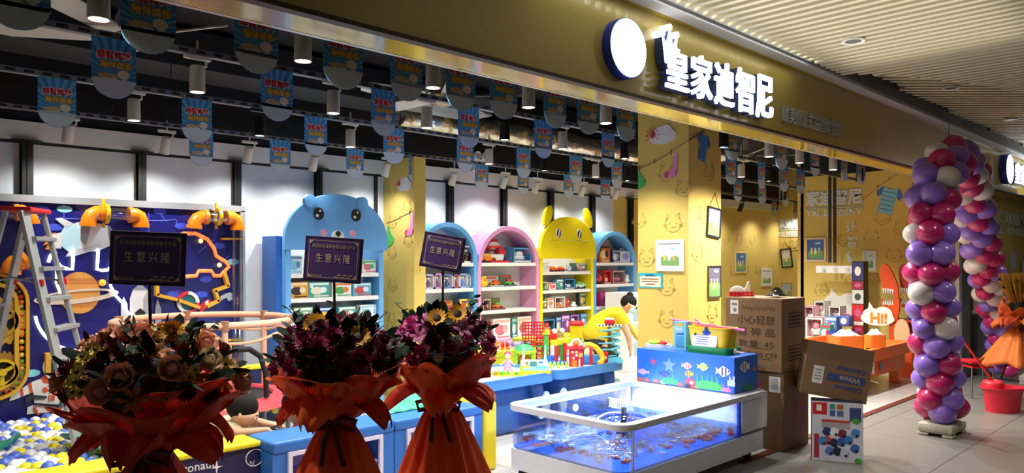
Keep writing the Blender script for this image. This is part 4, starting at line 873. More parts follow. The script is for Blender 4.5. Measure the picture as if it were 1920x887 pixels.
# balls -------------------------------------------------------------------------------------------
ballm = [mat('#eef0f2', .3, coat=.3), mat('#4f6fd0', .3, coat=.3), mat('#f0e022', .3, coat=.3)]
balln = ['white', 'blue', 'yellow']; bproto = {}
KEEP = [(at(152, 800, Z=.3).x, at(152, 800, Z=.3).y, .16), (at(440, 800, Y=4.75).x, 4.78, .22), (at(395, 800, Y=4.85).x, 4.95, .25), (at(560, 800, Y=5.0).x, 5.02, .22)]
bs = B(); count = 0; rb = .041; rnd = random.Random(3); spots = []
for j in range(36):
    for i in range(62):
        x = -1.3+i*.083+(.041 if j % 2 else 0); y = 4.60+j*.0722
        if y > 7.05 or x > 3.55 or (x > 2.6 and y > 6.78) or (x > 2.05 and y < 4.55): continue
        if (x-2.46)**2+(y-6.0)**2 < .7: continue
        if any((x-q[0])**2+(y-q[1])**2 < q[2]**2 for q in KEEP): continue
        z = .30+.035*rnd.random()+.03*math.sin(x*3+y*2)
        spots.append((x, y, z, rnd.choices([0, 1, 2], [48, 32, 20])[0]))
def proj(x, y, z):
    tt = x*CT+y*ST; return 960+FPX*(x*ST-y*CT)/tt, HORIZON-FPX*(z-CAM_H)/tt, tt
vis = []
for s_ in spots:
    u, v, d = proj(*s_[:3])
    if (-12 < u < 285 and v < 900) or (475 < u < 560): vis.append((d, s_))
vis.sort(key=lambda q: q[0]); chosen = set(id(q[1]) for q in vis[:296])
for s_ in spots:
    x, y, z, c = s_
    if id(s_) in chosen:
        if c not in bproto:
            b = B(); b.ball((0, 0, 0), rb, ballm[c], 16, 10); b.tube([(rb*math.cos(2*PI*i/20), rb*math.sin(2*PI*i/20), 0) for i in range(20)], .0008, ballm[c], 3, True)
            o = bproto[c] = b.build('plastic_ball', None, 60)
        else: o = bproto[c].copy(); C.objects.link(o)
        o.location = (x, y, z); o.rotation_euler = (rnd.random()*3, rnd.random()*3, 0)
        tag(o, '%s hollow plastic ball lying in the ball pit' % balln[c], 'ball', '%s balls in the ball pit' % balln[c])
    else: bs.ball((x, y, z), rb*.97, ballm[c], 8, 5)
    bs.ball((x+.04, y+.02, z-.075), rb*.9, ballm[(c+1) % 3], 6, 4)
tag(bs.build('ball_pit_balls', None, 60), 'white, blue and yellow plastic balls filling the rest of the pit', 'balls', kind='stuff')
b = B(); b.box((1.1, 5.75, .01), (4.7, 2.4, .02), mat('#c8cbd2', .7)); tag(b.build('pit_mat'), 'pale foam mat under the plastic balls', 'mat')
# teal slide pieces
gt = mat('#3fa08a', .45)
for (px0, py0, px1, py1, w, lab) in ((148, 824, 226, 852, .2, 'teal plastic slide chute lying among the balls'), (146, 829, 182, 822, .1, 'small teal plastic piece beside the slide chute'), (-12, 842, 6, 830, .16, 'teal plastic piece at the left edge of the pit')):
    a, c = at(px0, py0, Z=.39), at(px1, py1, Z=.39); d = c-a; Lc = d.length; M = TR(*((a+c)/2)) @ RZ(math.atan2(d.y, d.x))
    b = B(); b.grid(lambda u, v: M @ Vector(((u-.5)*Lc, (v-.5)*w*1.2, .0+.05*abs(2*v-1)**3+.03*math.sin(u*PI))), 12, 9, gt); o = b.build('slide_chute', None, 50, solid=.015)
    tag(o, lab, 'slide')
# ladder ------------------------------------------------------------------------------------------
def ladder():
    a = at(47, 398, Y=5.75); H = a.z
    t = thing('step_ladder', 'tall aluminium step ladder with red caps standing in the ball pit', 'ladder', (a.x, a.y, 0), VIEW_ROT+.2)
    fx, bx, hw = .43, -.42, .19    # spread of the two frames along local x, width along local y
    al = mat('#a9adae', .42, .55, var=.08)
    def P(x, y, z0=.24): return Vector((x*(H-z0)/(H), y, z0))
    for s in (-1, 1):
        for x, nm in ((fx, 'front_rail'), (bx, 'rear_rail')):
            top = Vector((.05 if x > 0 else -.05, s*hw*.8, H)); bot = Vector((x, s*hw*1.25, .25)); d = bot-top
            b = B(); q = d.to_track_quat('-Z', 'Y').to_matrix().to_4x4(); b.box((0, 0, 0), (.075 if x > 0 else .06, .028, d.length), al, .004, TR(*((top+bot)/2)) @ q); b.build(nm, t)
            b = B(); b.box((0, 0, 0), (.09, .04, .05), RED, .006, TR(*bot) @ q); b.build('foot_cap', t)
    for i in range(8):
        z = .25+(H-.25)*(i+.6)/8.5; k = (H-z)/(H-.25); x = .05+(fx-.05)*k; y = hw*(.8+.45*k)
        b = B(); b.box((x, 0, z), (.085, 2*y, .028), al, .004); b.build('step', t)
    for z in (.7, 1.3):
        k = (H-z)/(H-.25); b = B(); b.cyl((-.05+(bx+.05)*k, -hw*(.8+.45*k), z), (-.05+(bx+.05)*k, hw*(.8+.45*k), z), .012, al); b.build('rear_brace', t)
    b = B(); b.box((.0, 0, H+.012), (.2, hw*1.75, .03), RED, .01); b.build('top_cap', t)
    for s in (-1, 1):
        z = H-.46; k = (H-z)/(H-.25); y = s*hw*(.8+.45*k)*1.08; x0 = .05+(fx-.05)*k; x1 = -.05+(bx+.05)*k
        b = B(); b.tube([(x0, y, z), ((x0+x1)/2, y, z+.035), (x1, y, z)], .008, STEEL, 6)
        for x in (x0, x1): b.box((x, y, z), (.06, .025, .045), RED, .008)
        b.build('spreader_bar', t)
ladder()
# trampoline --------------------------------------------------------------------------------------
tx, ty = 2.44, 6.0; R = .66
peach = mat('#e3ad8c', .6, var=.05); t = thing('toddler_trampoline', 'round toddler trampoline with peach padded rails and red pad ring', 'trampoline', (tx, ty, 0))
def circ(r, z, n=36): return [(r*math.cos(2*PI*i/n), r*math.sin(2*PI*i/n), z) for i in range(n)]
b = B(); b.tube(circ(R, 1.115), .026, peach, 8, True); b.build('top_rail', t, 60)
b = B(); n = 72
b.tube([(R*math.cos(2*PI*i/n), R*math.sin(2*PI*i/n), 1.03-.05*abs(math.sin(3*2*PI*i/n))) for i in range(n)], .012, peach, 6, True); b.build('net_cord', t, 60)
for k in range(6):
    a = 2*PI*k/6+.35; b = B(); x, y = R*math.cos(a), R*math.sin(a); b.cyl((x, y, .45), (x, y, 1.11), .022, peach); b.cyl((x, y, 1.08), (x, y, 1.15), .032, mat('#9c6a50', .6)); b.build('post', t, 40)
    b = B(); b.cyl((x, y, .0), (x, y, .46), .018, STEEL); b.build('leg', t, 40)
b = B(); b.lathe([(R-.14, .5), (R-.13, .52), (R+.03, .5), (R+.05, .46)], mat('#d4424a', .5), n=36, cap=False); b.build('pad_ring', t, 50)
b = B(); b.lathe([(0, .47), (R-.13, .49)], mat('#191a1e', .5), n=36); b.box((-.08, -.1, .485), (.3, .12, .004), mat('#b9bcbc', .5)); b.build('jumping_mat', t)
b = B(); pts = [at(433, 730, Y=5.5)-Vector((tx, ty, 0)), at(424, 670, Y=5.5)-Vector((tx, ty, 0)), at(440, 656, Y=5.5)-Vector((tx, ty, 0)), at(468, 655, Y=5.5)-Vector((tx, ty, 0)), at(488, 668, Y=5.5)-Vector((tx, ty, 0)), at(498, 700, Y=5.5)-Vector((tx, ty, 0)), at(500, 745, Y=5.5)-Vector((tx, ty, 0))]
pts = [Vector((p.x, p.y+.0, p.z)) for p in pts]; b.tube(pts, .022, BLACK, 8); b.build('handle_bar', t, 60)
b = B(); x = at(428, 650, Y=5.42); b.cyl((x.x-tx, x.y-ty, .45), (x.x-tx, x.y-ty, .98), .024, mat('#e8b42a', .5)); b.build('foam_post', t, 40)
# green crumpled cloth on the cabinet
p = at(765, 765, Z=.515); b = B(); rn = random.Random(5)
b.grid(lambda u, v: Vector((p.x-.3+u*.62, p.y-.06+v*.26, .512+.07*math.sin(u*PI)*math.sin(v*PI)*(1+.5*math.sin(u*23+v*9))+.012*math.sin(u*31)*math.sin(v*27))), 30, 16, mat('#4fb596', .75, bump=.6)); tag(b.build('mesh_cloth', None, 70, solid=.004), 'crumpled mint green mesh cloth on the blue cabinet', 'cloth')
# ================================================================== BLUE PLAY TABLES AND THEIR TOYS
ZT = .53
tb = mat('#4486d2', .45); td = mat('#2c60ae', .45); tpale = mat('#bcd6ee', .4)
def rrect(w, d, r, n=6):
    pts = []
    for cx, cy, a0 in ((w/2-r, d/2-r, 0), (-w/2+r, d/2-r, 90), (-w/2+r, -d/2+r, 180), (w/2-r, -d/2+r, 270)):
        pts += [(cx+r*math.cos(math.radians(a0+90*i/n)), cy+r*math.sin(math.radians(a0+90*i/n))) for i in range(n+1)]
    return pts
UP = Matrix.Rotation(-PI/2, 4, 'X')     # turns an upright outline to lie flat: local z -> y, local -y -> z
def slab(b, poly, z0, z1, m, M=None):
    T = UP if M is None else M @ UP
    return b.prism([(x, y) for x, y in poly], -z1, -z0, m, T) if False else b.add([(x, y, z) for z in (z0, z1) for x, y in poly], [tuple(reversed(range(len(poly)))), tuple(range(len(poly), 2*len(poly)))]+[(i, (i+1) % len(poly), len(poly)+(i+1) % len(poly), len(poly)+i) for i in range(len(poly))], m, M)
def play_table(x0, x1, y, dep, label):
    w = x1-x0; t = thing('play_table', label, 'table', ((x0+x1)/2, y+dep/2, 0), 0, 'blue play tables')
    b = B(); slab(b, rrect(w, dep, .12), ZT-.09, ZT-.02, tb); b.ring([(p[0], p[1]) for p in rrect(w, dep, .12)], [(p[0], p[1]) for p in rrect(w-.07, dep-.07, .1)], -ZT, -ZT+.025, tb, Matrix.Rotation(PI/2, 4, 'X') @ Matrix.Scale(1, 4)) if False else None
    ol, il = rrect(w, dep, .12), rrect(w-.07, dep-.07, .1); n = len(ol)
    vs = [(p[0], p[1], z) for z in (ZT-.021, ZT) for l in (ol, il) for p in l]
    b.add(vs, [(2*n+i, 2*n+(i+1) % n, 3*n+(i+1) % n, 3*n+i) for i in range(n)]+[(i, (i+1) % n, 2*n+(i+1) % n, 2*n+i) for i in range(n)]+[(n+i, 3*n+i, 3*n+(i+1) % n, n+(i+1) % n) for i in range(n)], tb)
    b.build('tabletop', t, 40)
    b = B(); slab(b, rrect(w-.08, dep-.08, .1), ZT-.02, ZT-.015, mat('#dfe6ea', .4)); b.build('tray_liner', t)
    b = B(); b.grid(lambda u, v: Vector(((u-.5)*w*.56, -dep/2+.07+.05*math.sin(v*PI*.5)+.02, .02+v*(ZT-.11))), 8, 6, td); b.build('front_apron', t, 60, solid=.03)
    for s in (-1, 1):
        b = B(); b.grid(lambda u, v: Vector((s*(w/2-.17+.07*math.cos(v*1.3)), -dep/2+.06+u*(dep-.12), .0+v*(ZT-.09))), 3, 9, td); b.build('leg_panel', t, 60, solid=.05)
        b = B(); b.prism([(s*(w/2-.12)+.05*math.cos(q)*(1+.3*math.sin(q)), .22+.13*math.sin(q)) for q in [2*PI*i/16 for i in range(16)]], -dep/2+.03, -dep/2+.05, tpale); b.build('leaf_emblem', t)
    return t
YT = 4.8
tA = play_table(at(925, 500, Y=YT).x-.35, at(1046, 500, Y=YT).x-.003, YT, .75, 'blue play table with bowed legs, the one beside the right flower stand')
tB = play_table(at(1047, 500, Y=YT).x, at(1176, 500, Y=YT).x, YT, .75, 'blue play table with bowed legs in front of the worker')
# lime side table behind
p, q = at(905, 640, Y=6.1), at(1011, 640, Y=6.1)
t = thing('lime_table', 'lime green toy table below the pink shelf', 'table', ((p.x+q.x)/2, 6.1, 0)); w = q.x-p.x
b = B(); slab(b, rrect(w, .6, .1), .5, .56, mat('#c4cf2a', .42), TR(0, .3, 0)); b.box((0, .02, .45), (w*.94, .03, .16), mat('#c4cf2a', .42), .01); b.build('tabletop', t)
for sx in (-1, 1):
    for sy in (.08, .5): b = B(); b.cyl((sx*w*.42, sy, 0), (sx*w*.42, sy, .5), .03, mat('#a8b020', .45)); b.build('leg', t)
p, q = at(1020, 640, Y=6.1), at(1112, 640, Y=6.1)
t = thing('lime_table', 'lime green toy table below the yellow monster shelf', 'table', ((p.x+q.x)/2, 6.1, 0)); w = q.x-p.x
b = B(); slab(b, rrect(w, .6, .1), .56, .62, mat('#c4cf2a', .42), TR(0, .3, 0)); b.build('tabletop', t)
for sx in (-1, 1):
    for sy in (.08, .5): b = B(); b.cyl((sx*w*.42, sy, 0), (sx*w*.42, sy, .56), .03, mat('#a8b020', .45)); b.build('leg', t)
def tbl(px, py, Z=ZT-.014):
    v = at(px, py, Z=Z); v.y = min(max(v.y, YT+.1), YT+.64); v.x = min(v.x, 6.3); return v
def put(o, loc, rz=0): o.location = loc; o.rotation_euler = (0, 0, rz); return o
def toy(name, label, cat, b, loc, rz=VIEW_ROT, sm=35):
    o = b.build(name, None, sm); put(o, loc, rz); return tag(o, label, cat)
k = 1/FPX*7.3       # metres per picture pixel at the table
# doll in pink at the left
p = tbl(952, 698); b = B(); b.lathe([(.05, 0), (.045, .02), (.03, .08), (.015, .13)], PINK, n=14); b.ball((0, 0, .16), .03, mat('#f0c8a8', .5), 12, 8); b.ball((0, .01, .17), .034, mat('#d84060', .5), 12, 8)
for s in (-1, 1): b.cyl((s*.02, 0, .11), (s*.07, -.02, .07), .008, mat('#f0c8a8', .5)); b.cyl((s*.025, 0, .2), (s*.03, .0, .3), .003, WHITE)
toy('doll', 'little doll in a pink dress at the left end of the blue tables', 'doll', b, p)
p = tbl(955, 700, ZT); b = B(); slab(b, [(r*math.cos(a), r*math.sin(a)*.7) for a, r in [(2*PI*i/22, .19+.03*math.sin(5*2*PI*i/22)) for i in range(22)]], 0, .008, LIME)
for i in range(9): b.ball((random.uniform(-.15, .15), random.uniform(-.08, .08), .02), .018, [GREEN, LIME, ORANGE][i % 3], 8, 6)
toy('play_mat_toy', 'flat green leaf-shaped toy on the front of the left blue table', 'toy', b, p+Vector((.02, .0, -.012)))
p = tbl(972, 681); b = B(); b.lathe([(.105, .12), (.11, .15), (.08, .19), (.0, .21)], mat('#3cb86a', .4), n=20); b.lathe([(.1, .115), (.125, .12), (.125, .145), (.1, .15)], LIME, n=20)
for x, y in ((-.09, -.05), (.09, -.05), (-.08, .06), (.08, .06)): b.cyl((x, y, 0), (x*.9, y*.9, .13), .02, LIME)
for x in (-.03, .03): b.ball((x, -.02, .05), (.03, .03, .05), ORANGE, 10, 7)
toy('activity_stool', 'green domed baby activity toy on four legs on the left blue table', 'toy', b, p)
p = tbl(1000, 690); b = B(); wb = mat('#bfe4f0', .4)
for x in (-.1, .12): b.lathe([(.03, 0), (.028, .06), (.012, .09), (.006, .22), (.0, .24)], wb, (x, .02, 0), 12)
b.box((0, 0, .04), (.11, .04, .07), wb, .01); b.box((0, -.021, .045), (.07, .004, .045), mat('#5a9a8a', .4)); b.cyl((-.1, .02, .07), (.12, .02, .07), .01, wb)
toy('castle_toy', 'pale blue toy gate with two thin towers', 'toy', b, p)
p = tbl(1003, 697, ZT); b = B(); slab(b, rrect(.30, .15, .05), 0, .03, mat('#e8d83a', .42)); slab(b, rrect(.26, .12, .04), .03, .05, mat('#8fd4ec', .42)); b.ball((-.1, 0, .05), (.05, .04, .03), LIME, 10, 6); b.ball((.06, 0, .055), (.06, .03, .02), CYAN, 10, 6)
toy('water_toy', 'yellow and light blue toy basin in front of the small gate', 'toy', b, p+Vector((0, 0, -.012)))
# marble run: green, red, blue columns
p = tbl(1024, 680); b = B(); b.box((0, 0, .15), (.045, .045, .30), GREEN, .006); b.box((0, 0, .015), (.16, .1, .03), mat('#2a6ad0', .4), .006); b.box((.06, 0, .05), (.1, .09, .05), mat('#2a6ad0', .4), .006); b.box((0, 0, .305), (.08, .06, .014), LIME)
toy('marble_run_tower', 'green square toy column on a blue base', 'toy', b, p)
p = tbl(1043, 684); b = B(); b.cyl((0, 0, 0), (0, 0, .2), .02, RED); b.tube([(0, 0, .2), (0, 0, .235), (.02, 0, .255), (.06, 0, .26), (.085, 0, .24)], .021, YEL, 12); b.cyl((.09, .03, 0), (.09, .03, .22), .02, RED); b.box((.06, .08, .1), (.03, .03, .2), GREEN); b.box((.04, .02, .02), (.16, .12, .035), mat('#2a6ad0', .4), .006); b.box((.11, .08, .18), (.03, .03, .14), YEL)
toy('marble_run', 'red and yellow marble run with a curved top pipe', 'toy', b, p)
p = tbl(1047, 690); b = B()
for i in range(5): b.box((-.08+.04*i, .01*(i % 2), .02+.012*(i % 2)), (.03, .04, .035), LIME, .008); b.ball((-.08+.04*i, 0, .05), .014, LIME, 8, 6)
toy('caterpillar_toy', 'lime green toy caterpillar on the middle of the blue tables', 'toy', b, p)
p = tbl(1080, 687); b = B(); b.box((0, 0, .09), (.14, .1, .18), RED, .01); b.box((.065, .02, .1), (.03, .1, .17), mat('#2a5ab8', .4), .006); b.prism([(-.1, .18), (.09, .18), (.075, .205), (-.085, .205)], -.06, .06, RED); b.tube([(-.06, 0, .2), (-.03, 0, .26), (.02, 0, .28), (.06, 0, .22)], .014, WHITE, 8); b.ball((.0, 0, .23), .03, ORANGE, 10, 7)
for x, z in ((-.04, .15), (0, .15), (.035, .11), (-.03, .09), (.0, .12)): b.disc((x, z), .014, .014, -.056, -.05, mat('#e8c0a0', .4), 10)
b.disc((.045, .125), .02, .02, -.057, -.05, mat('#d8b030', .4), 12); b.box((-.02, -.053, .035), (.05, .008, .07), ORANGE); b.box((.03, -.052, .04), (.015, .006, .08), WHITE)
toy('toy_house', 'red toy house with round buttons on the second blue table', 'toy', b, p)
p = tbl(1108, 684); b = B(); b.box((0, 0, .09), (.03, .03, .18), RED); b.tube([(-.06, .03, .2), (-.01, .02, .205), (.05, .0, .18), (.1, -.01, .12), (.12, -.02, .07), (.1, -.04, .03), (.07, -.05, .02)], .03, mat('#f0b818', .4), 10); b.box((.03, .06, .05), (.22, .12, .09), mat('#4a90d8', .4), .02)
toy('slide_toy', 'yellow curved toy slide with a red post', 'toy', b, p)
p = tbl(1133, 668); b = B(); b.ball((0, 0, .1), (.08, .07, .085), mat('#58a8d8', .4), 16, 10); b.ball((.01, -.04, .08), (.05, .05, .06), mat('#f0e0a8', .4), 12, 8); b.ball((.045, -.06, .07), (.04, .04, .03), mat('#d8b838', .4), 10, 7); b.ball((-.02, -.06, .13), .02, WHITE, 8, 6); b.ball((.03, -.06, .14), .02, WHITE, 8, 6); b.ball((-.02, -.08, .13), .009, INK, 6, 5); b.ball((.03, -.08, .14), .009, INK, 6, 5)
toy('bird_toy', 'round blue toy bird with a yellow beak beside the spiral tower', 'toy', b, p)
# spiral parking tower
p = tbl(1158, 676); t = thing('spiral_car_park', 'tall light blue spiral toy car tower with a red and white top', 'toy', p, VIEW_ROT)
b = B(); b.cyl((0, 0, 0), (0, 0, .4), .02, mat('#b07a3a', .5)); b.build('core', t)
b = B(); n = 60; b.grid(lambda u, v: Vector(((.05+.07*v)*math.cos(u*5*2*PI), (.05+.07*v)*math.sin(u*5*2*PI), .03+.34*u)), n, 3, CYAN); b.build('spiral_ramp', t, 60, solid=.012)
b = B(); b.box((0, 0, .385), (.26, .05, .018), WHITE); 
for i in range(7): b.box((-.11+.035*i, -.026, .388), (.016, .004, .012), INK)
b.box((-.0, 0, .42), (.1, .06, .05), RED, .008); b.box((0, 0, .455), (.09, .05, .02), WHITE, .006); b.build('top_deck', t)
b = B(); b.box((.0, .0, .02), (.26, .2, .04), CYAN, .01); b.box((.03, -.09, .06), (.1, .02, .07), INK); b.prism([(-.13, .0), (.13, .0), (.1, .07), (-.1, .05)], -.12, -.1, CYAN); b.build('garage_base', t)
p = tbl(1187, 676); b = B(); b.box((0, 0, .06), (.07, .06, .12), RED, .008); b.disc((0, .06), .02, .02, -.035, -.03, WHITE, 10); toy('toy_phone_box', 'small red toy box at the right end of the tables', 'toy', b, p+Vector((-.12, -.0, 0)))
p = tbl(1143, 676); b = B(); b.box((0, 0, .05), (.05, .05, .1), mat('#2a2c38', .4), .012); b.ball((0, -.01, .11), .03, mat('#e8c8b0', .5), 10, 7); b.box((0, -.027, .05), (.03, .006, .05), RED); toy('penguin_figure', 'small dark toy figure in front of the spiral tower', 'toy', b, p)
# behind: red grid board, red lidded bucket, yellow toys on the lime tables
p = at(1005, 655, Z=.56); p = Vector((at(999, 650, Y=6.2).x, 6.2, .561)); b = B(); gw, gh = .24, .27
for i in range(8): b.box((-gw/2+gw*i/7, 0, gh/2+.02), (.014, .012, gh), RED); b.box((0, 0, .02+gh*i/7), (gw+.014, .011, .014), RED)
b.box((0, 0, .01), (gw+.06, .1, .02), RED, .005); toy('connect_grid_game', 'red upright grid game standing on the lime table', 'toy', b, p)
ps = at(1081, 640, Y=6.15); b = B(); b.lathe([(.075, 0), (.09, .15)], YEL, n=20); b.lathe([(.096, .15), (.098, .18), (.07, .205), (.0, .21)], RED, n=20); b.tube([(-.09, 0, .16), (-.11, 0, .1), (-.09, 0, .06)], .008, RED, 6); toy('toy_bucket', 'yellow bucket with red domed lid behind the toy house', 'bucket', b, Vector((ps.x, 6.15, .6201)))
for px, c1, c2, lab, hh in ((925, WHITE, ORANGE, 'white and orange pretend food tray on the lime table', .05), (945, ORANGE, RED, 'orange toy food pile on the lime table', .07), (968, mat('#b8a0d0', .5), GREY, 'lilac and grey toy pile on the lime table', .06), (985, mat('#2a2a30', .5), GREY, 'dark toy tray on the lime table', .05)):
    q = at(px, 660, Y=6.25); b = B(); slab(b, rrect(.2, .16, .04), 0, .02, c1); rn = random.Random(px)
    for i in range(8): b.ball((rn.uniform(-.08, .08), rn.uniform(-.05, .05), .02+hh*.4), (.03, .025, hh*.5), (c1, c2)[i % 2], 9, 6)
    toy('toy_food_tray', lab, 'toy', b, Vector((q.x, 6.28, .561)))
for px, c1, c2, lab in ((1028, ORANGE, YEL, 'orange toy pile on the second lime table'), (1042, RED, WHITE, 'red and white toy pile on the second lime table'), (1056, mat('#a89060', .5), WHITE, 'tan toy pile on the second lime table'), (1096, WHITE, GREEN, 'white toy beside the lidded bucket')):
    q = at(px, 650, Y=6.15); b = B(); b.box((0, 0, .04), (.1, .08, .08), c1, .015); b.ball((.02, -.02, .1), .035, c2, 10, 7); b.ball((-.03, 0, .095), .03, c1, 10, 7); toy('stacking_toy', lab, 'toy', b, Vector((q.x, 6.2, .6201)))
for z0, px in ((0, 1030), ): 
    q = at(1038, 672, Y=5.3); b = B()
    for i in range(6): b.box((0, 0, .012+.05*i), (.16-.01*(i % 2), .12, .012), [GREEN, ORANGE, RED][i % 3], .004)
    for sx in (-1, 1): b.cyl((sx*.07, 0, 0), (sx*.07, 0, .28), .008, RED)
    toy('layered_track_toy', 'layered green and red ramp toy behind the marble run', 'toy', b, Vector((q.x, 5.45, ZT-.0135)))
# ================================================================== PEOPLE
def skin(chains, name, m, parent=None, sub=2, root=None):
    """chains: lists of (point, radius); chains that start on an existing point join there. One continuous surface."""
    vs, es, rs = [], [], []; idx = {}
    def vid(p, r):
        k = tuple(round(c, 4) for c in p)
        if k not in idx: idx[k] = len(vs); vs.append(p); rs.append(r)
        return idx[k]
    for ch in chains:
        prev = None
        for p, r in ch:
            i = vid(p, r)
            if prev is not None and prev != i: es.append((prev, i))
            prev = i
    me = bpy.data.meshes.new(name); me.from_pydata(vs, es, []); o = bpy.data.objects.new(name, me); C.objects.link(o)
    mod = o.modifiers.new('skin', 'SKIN'); mod.use_smooth_shade = True
    for i, r in enumerate(rs):
        d = me.skin_vertices[0].data[i]; d.radius = (r, r) if not isinstance(r, tuple) else r; d.use_root = (i == 0)
    s = o.modifiers.new('sub', 'SUBSURF'); s.levels = sub; s.render_levels = sub
    bpy.context.view_layer.update()
    m2 = bpy.data.meshes.new_from_object(o.evaluated_get(bpy.context.evaluated_depsgraph_get()))
    o.modifiers.clear(); o.data = m2; bpy.data.meshes.remove(me); m2.materials.clear(); m2.materials.append(m)
    m2.polygons.foreach_set('use_smooth', [True]*len(m2.polygons)); m2.polygons.foreach_set('material_index', [0]*len(m2.polygons))
    if parent: o.parent = parent
    return o
V = Vector
def hand_chains(w, d, up, size, curl=.4):
    """palm plus five bent fingers from wrist point w pointing along d"""
    d = V(d).normalized(); up = V(up); up = (up-d*up.dot(d)).normalized(); sd = d.cross(up)
    s = size; w = V(w); palm = w+d*s*.45; ch = [[(w, s*.17), (palm, s*.22)]]
    for i, (o_, L) in enumerate(((-.30, .5), (-.10, .58), (.10, .54), (.30, .42))):
        kn = palm+sd*s*o_+d*s*.12; p1 = kn+d*s*L*.45-up*s*L*curl*.25; p2 = p1+d*s*L*.3-up*s*L*curl*.7
        ch.append([(palm, s*.22), (kn, s*.07), (p1, s*.06), (p2, s*.05)])
    th = w+d*s*.2-sd*s*.26; ch.append([(w+d*s*.12, s*.18), (th, s*.085), (th+d*s*.25-up*s*.1-sd*s*.06, s*.06)])
    return ch
def shape_head(o, c, fwd, r):
    """pushes a nose, brow and chin out of the head part of a body mesh"""
    pass
def face_parts(t, c, fwd, up, r, mask=None, glasses=False):
    """ears, nose, eyes, mouth around head centre c of radius r"""
    f = V(fwd).normalized(); u = V(up); u = (u-f*u.dot(f)).normalized(); s = f.cross(u)
    M = Matrix((( s.x, f.x, u.x, c.x), (s.y, f.y, u.y, c.y), (s.z, f.z, u.z, c.z), (0, 0, 0, 1)))
    b = B()
    for q in (-1, 1): b.ball(M @ V((q*r*.34, r*.80, r*.08)), r*.11, WHITE, 8, 6); b.ball(M @ V((q*r*.34, r*.88, r*.08)), r*.07, INK, 8, 6); b.cyl(M @ V((q*r*.2, r*.88, r*.28)), M @ V((q*r*.5, r*.78, r*.28)), r*.035, HAIR, n=6)
    b.build('eyes', t, 60)
    b = B(); b.tube([M @ V((-r*.2, r*.76, -r*.44)), M @ V((0, r*.82, -r*.46)), M @ V((r*.2, r*.76, -r*.44))], r*.045, mat('#b0605a', .5), 6); b.build('mouth', t, 60)
    return M
def build_worker():
    base = at(1118, 640, Y=5.72); t = thing('person', 'person in a yellow shirt and face mask bending over the play tables', 'person', (base.x, 5.72, 0), VIEW_ROT)
    hip = V((0, 0, .66)); ch = V((.18, -.0, .86)); nk = V((.335, -.0, .985)); hd = V((.40, -.02, 1.055)); r = .095
    shn, shf = V((.26, -.17, .93)), V((.27, .17, .94))
    legs = []
    for s in (-1, 1):
        h = V((0, s*.09, .64)); kn = V((.17, s*.11, .38)); an = V((-.02, s*.11, .07)); toe = V((.14, s*.12, .04))
        legs.append([(hip, .13), (h, .1), (kn, .062), (an, .042), (toe, .036)])
    eln = V((.36, -.2, .70)); wrn = V((.38, -.2, .575)); elf = V((.46, .19, .76)); wrf = V((.56, .16, .60))
    body = skin([[(hip, .13), (ch, .125), (V((.27, 0, .94)), .11), (nk, .05), (hd-V((.01, 0, .02)), .098), (hd+V((.02, 0, .03)), .108)]]+legs+
                [[(V((.27, 0, .94)), .11), (shn, .055), (eln, .042), (wrn, .03)], [(V((.27, 0, .94)), .11), (shf, .055), (elf, .042), (wrf, .03)]]+
                hand_chains(wrn, (.1, 0, -1), (1, 0, 0), .13)+hand_chains(wrf, (.4, -.1, -1), (1, 0, .4), .13), 'body', SKIN, t)
    yel = mat('#e6c814', .75, bump=.25, bscale=14)
    sh = skin([[(V((-.06, 0, .57)), .17), (V((-.01, 0, .68)), .195), (V((.08, 0, .79)), .20), (ch, .19), (V((.27, 0, .94)), .15), (V((.31, 0, .968)), .08)], [(V((.27, 0, .94)), .128), (shn+V((0, -.02, 0)), .078), (shn.lerp(eln, .55), .075)], [(V((.27, 0, .94)), .128), (shf+V((0, .02, 0)), .078), (shf.lerp(elf, .8), .068)]], 'yellow_shirt', yel, t)
    sl = skin([[(shf.lerp(elf, .75), .055), (elf, .055), (elf.lerp(wrf, .6), .045), (wrf, .042)]], 'sleeve_cover', mat('#e8c860', .6), t)
    pants = skin([[(V((-.01, 0, .64)), .165), (V((-.03, 0, .56)), .17)]]+[[(V((-.03, 0, .56)), .175), (V((.03, s*.09, .56)), .15), (V((.17, s*.11, .38)), .105), (V((.0, s*.11, .12)), .07)] for s in (-1, 1)], 'patterned_trousers', mat('#1a1a20', .8), t)
    b = B(); 
    for i in range(26):
        a = random.uniform(-2.6, -.4); z = .45+.022*(i % 6); b.ball((-.03+.16*math.cos(a), .165*math.sin(a), z), .008, WHITE, 5, 4)
    b.build('trouser_dots', t)
    fwd = V((.80, -.25, -.52)); M = face_parts(t, hd, fwd, (.5, 0, .85), r)
    b = B(); b.ball(M @ V((0, -r*.30, r*.24)), (r*1.05, r*.98, r*.96), HAIR, 16, 10); b.build('hair', t, 60)
    b = B(); b.ball(M @ V((0, -r*.62, r*1.05)), r*.45, HAIR, 12, 8); b.build('hair_bun', t, 60)
    b = B(); vs = []
    b.grid(lambda u, v: M @ V((r*.98*math.sin((u-.5)*2.3), r*(.99*math.cos((u-.5)*2.3)+.10*math.sin(v*PI)*math.cos((u-.5)*2.6)), -r*.02-r*.75*v)), 14, 8, mat('#b9d4dc', .7)); b.build('face_mask', t, 60, solid=.004)
    for s in (-1, 1): b = B(); b.ball(M @ V((s*r*.96, -r*.02, -r*.05)), (r*.12, r*.16, r*.24), SKIN, 8, 6); b.build('ear', t, 60)
    b = B(); b.ring([tuple((r*.35+r*.22*math.cos(2*PI*i/14), r*.1+r*.18*math.sin(2*PI*i/14))) for i in range(14)], [tuple((r*.35+r*.18*math.cos(2*PI*i/14), r*.1+r*.14*math.sin(2*PI*i/14))) for i in range(14)], -.003, .003, INK, M @ TR(0, r*.95, 0))
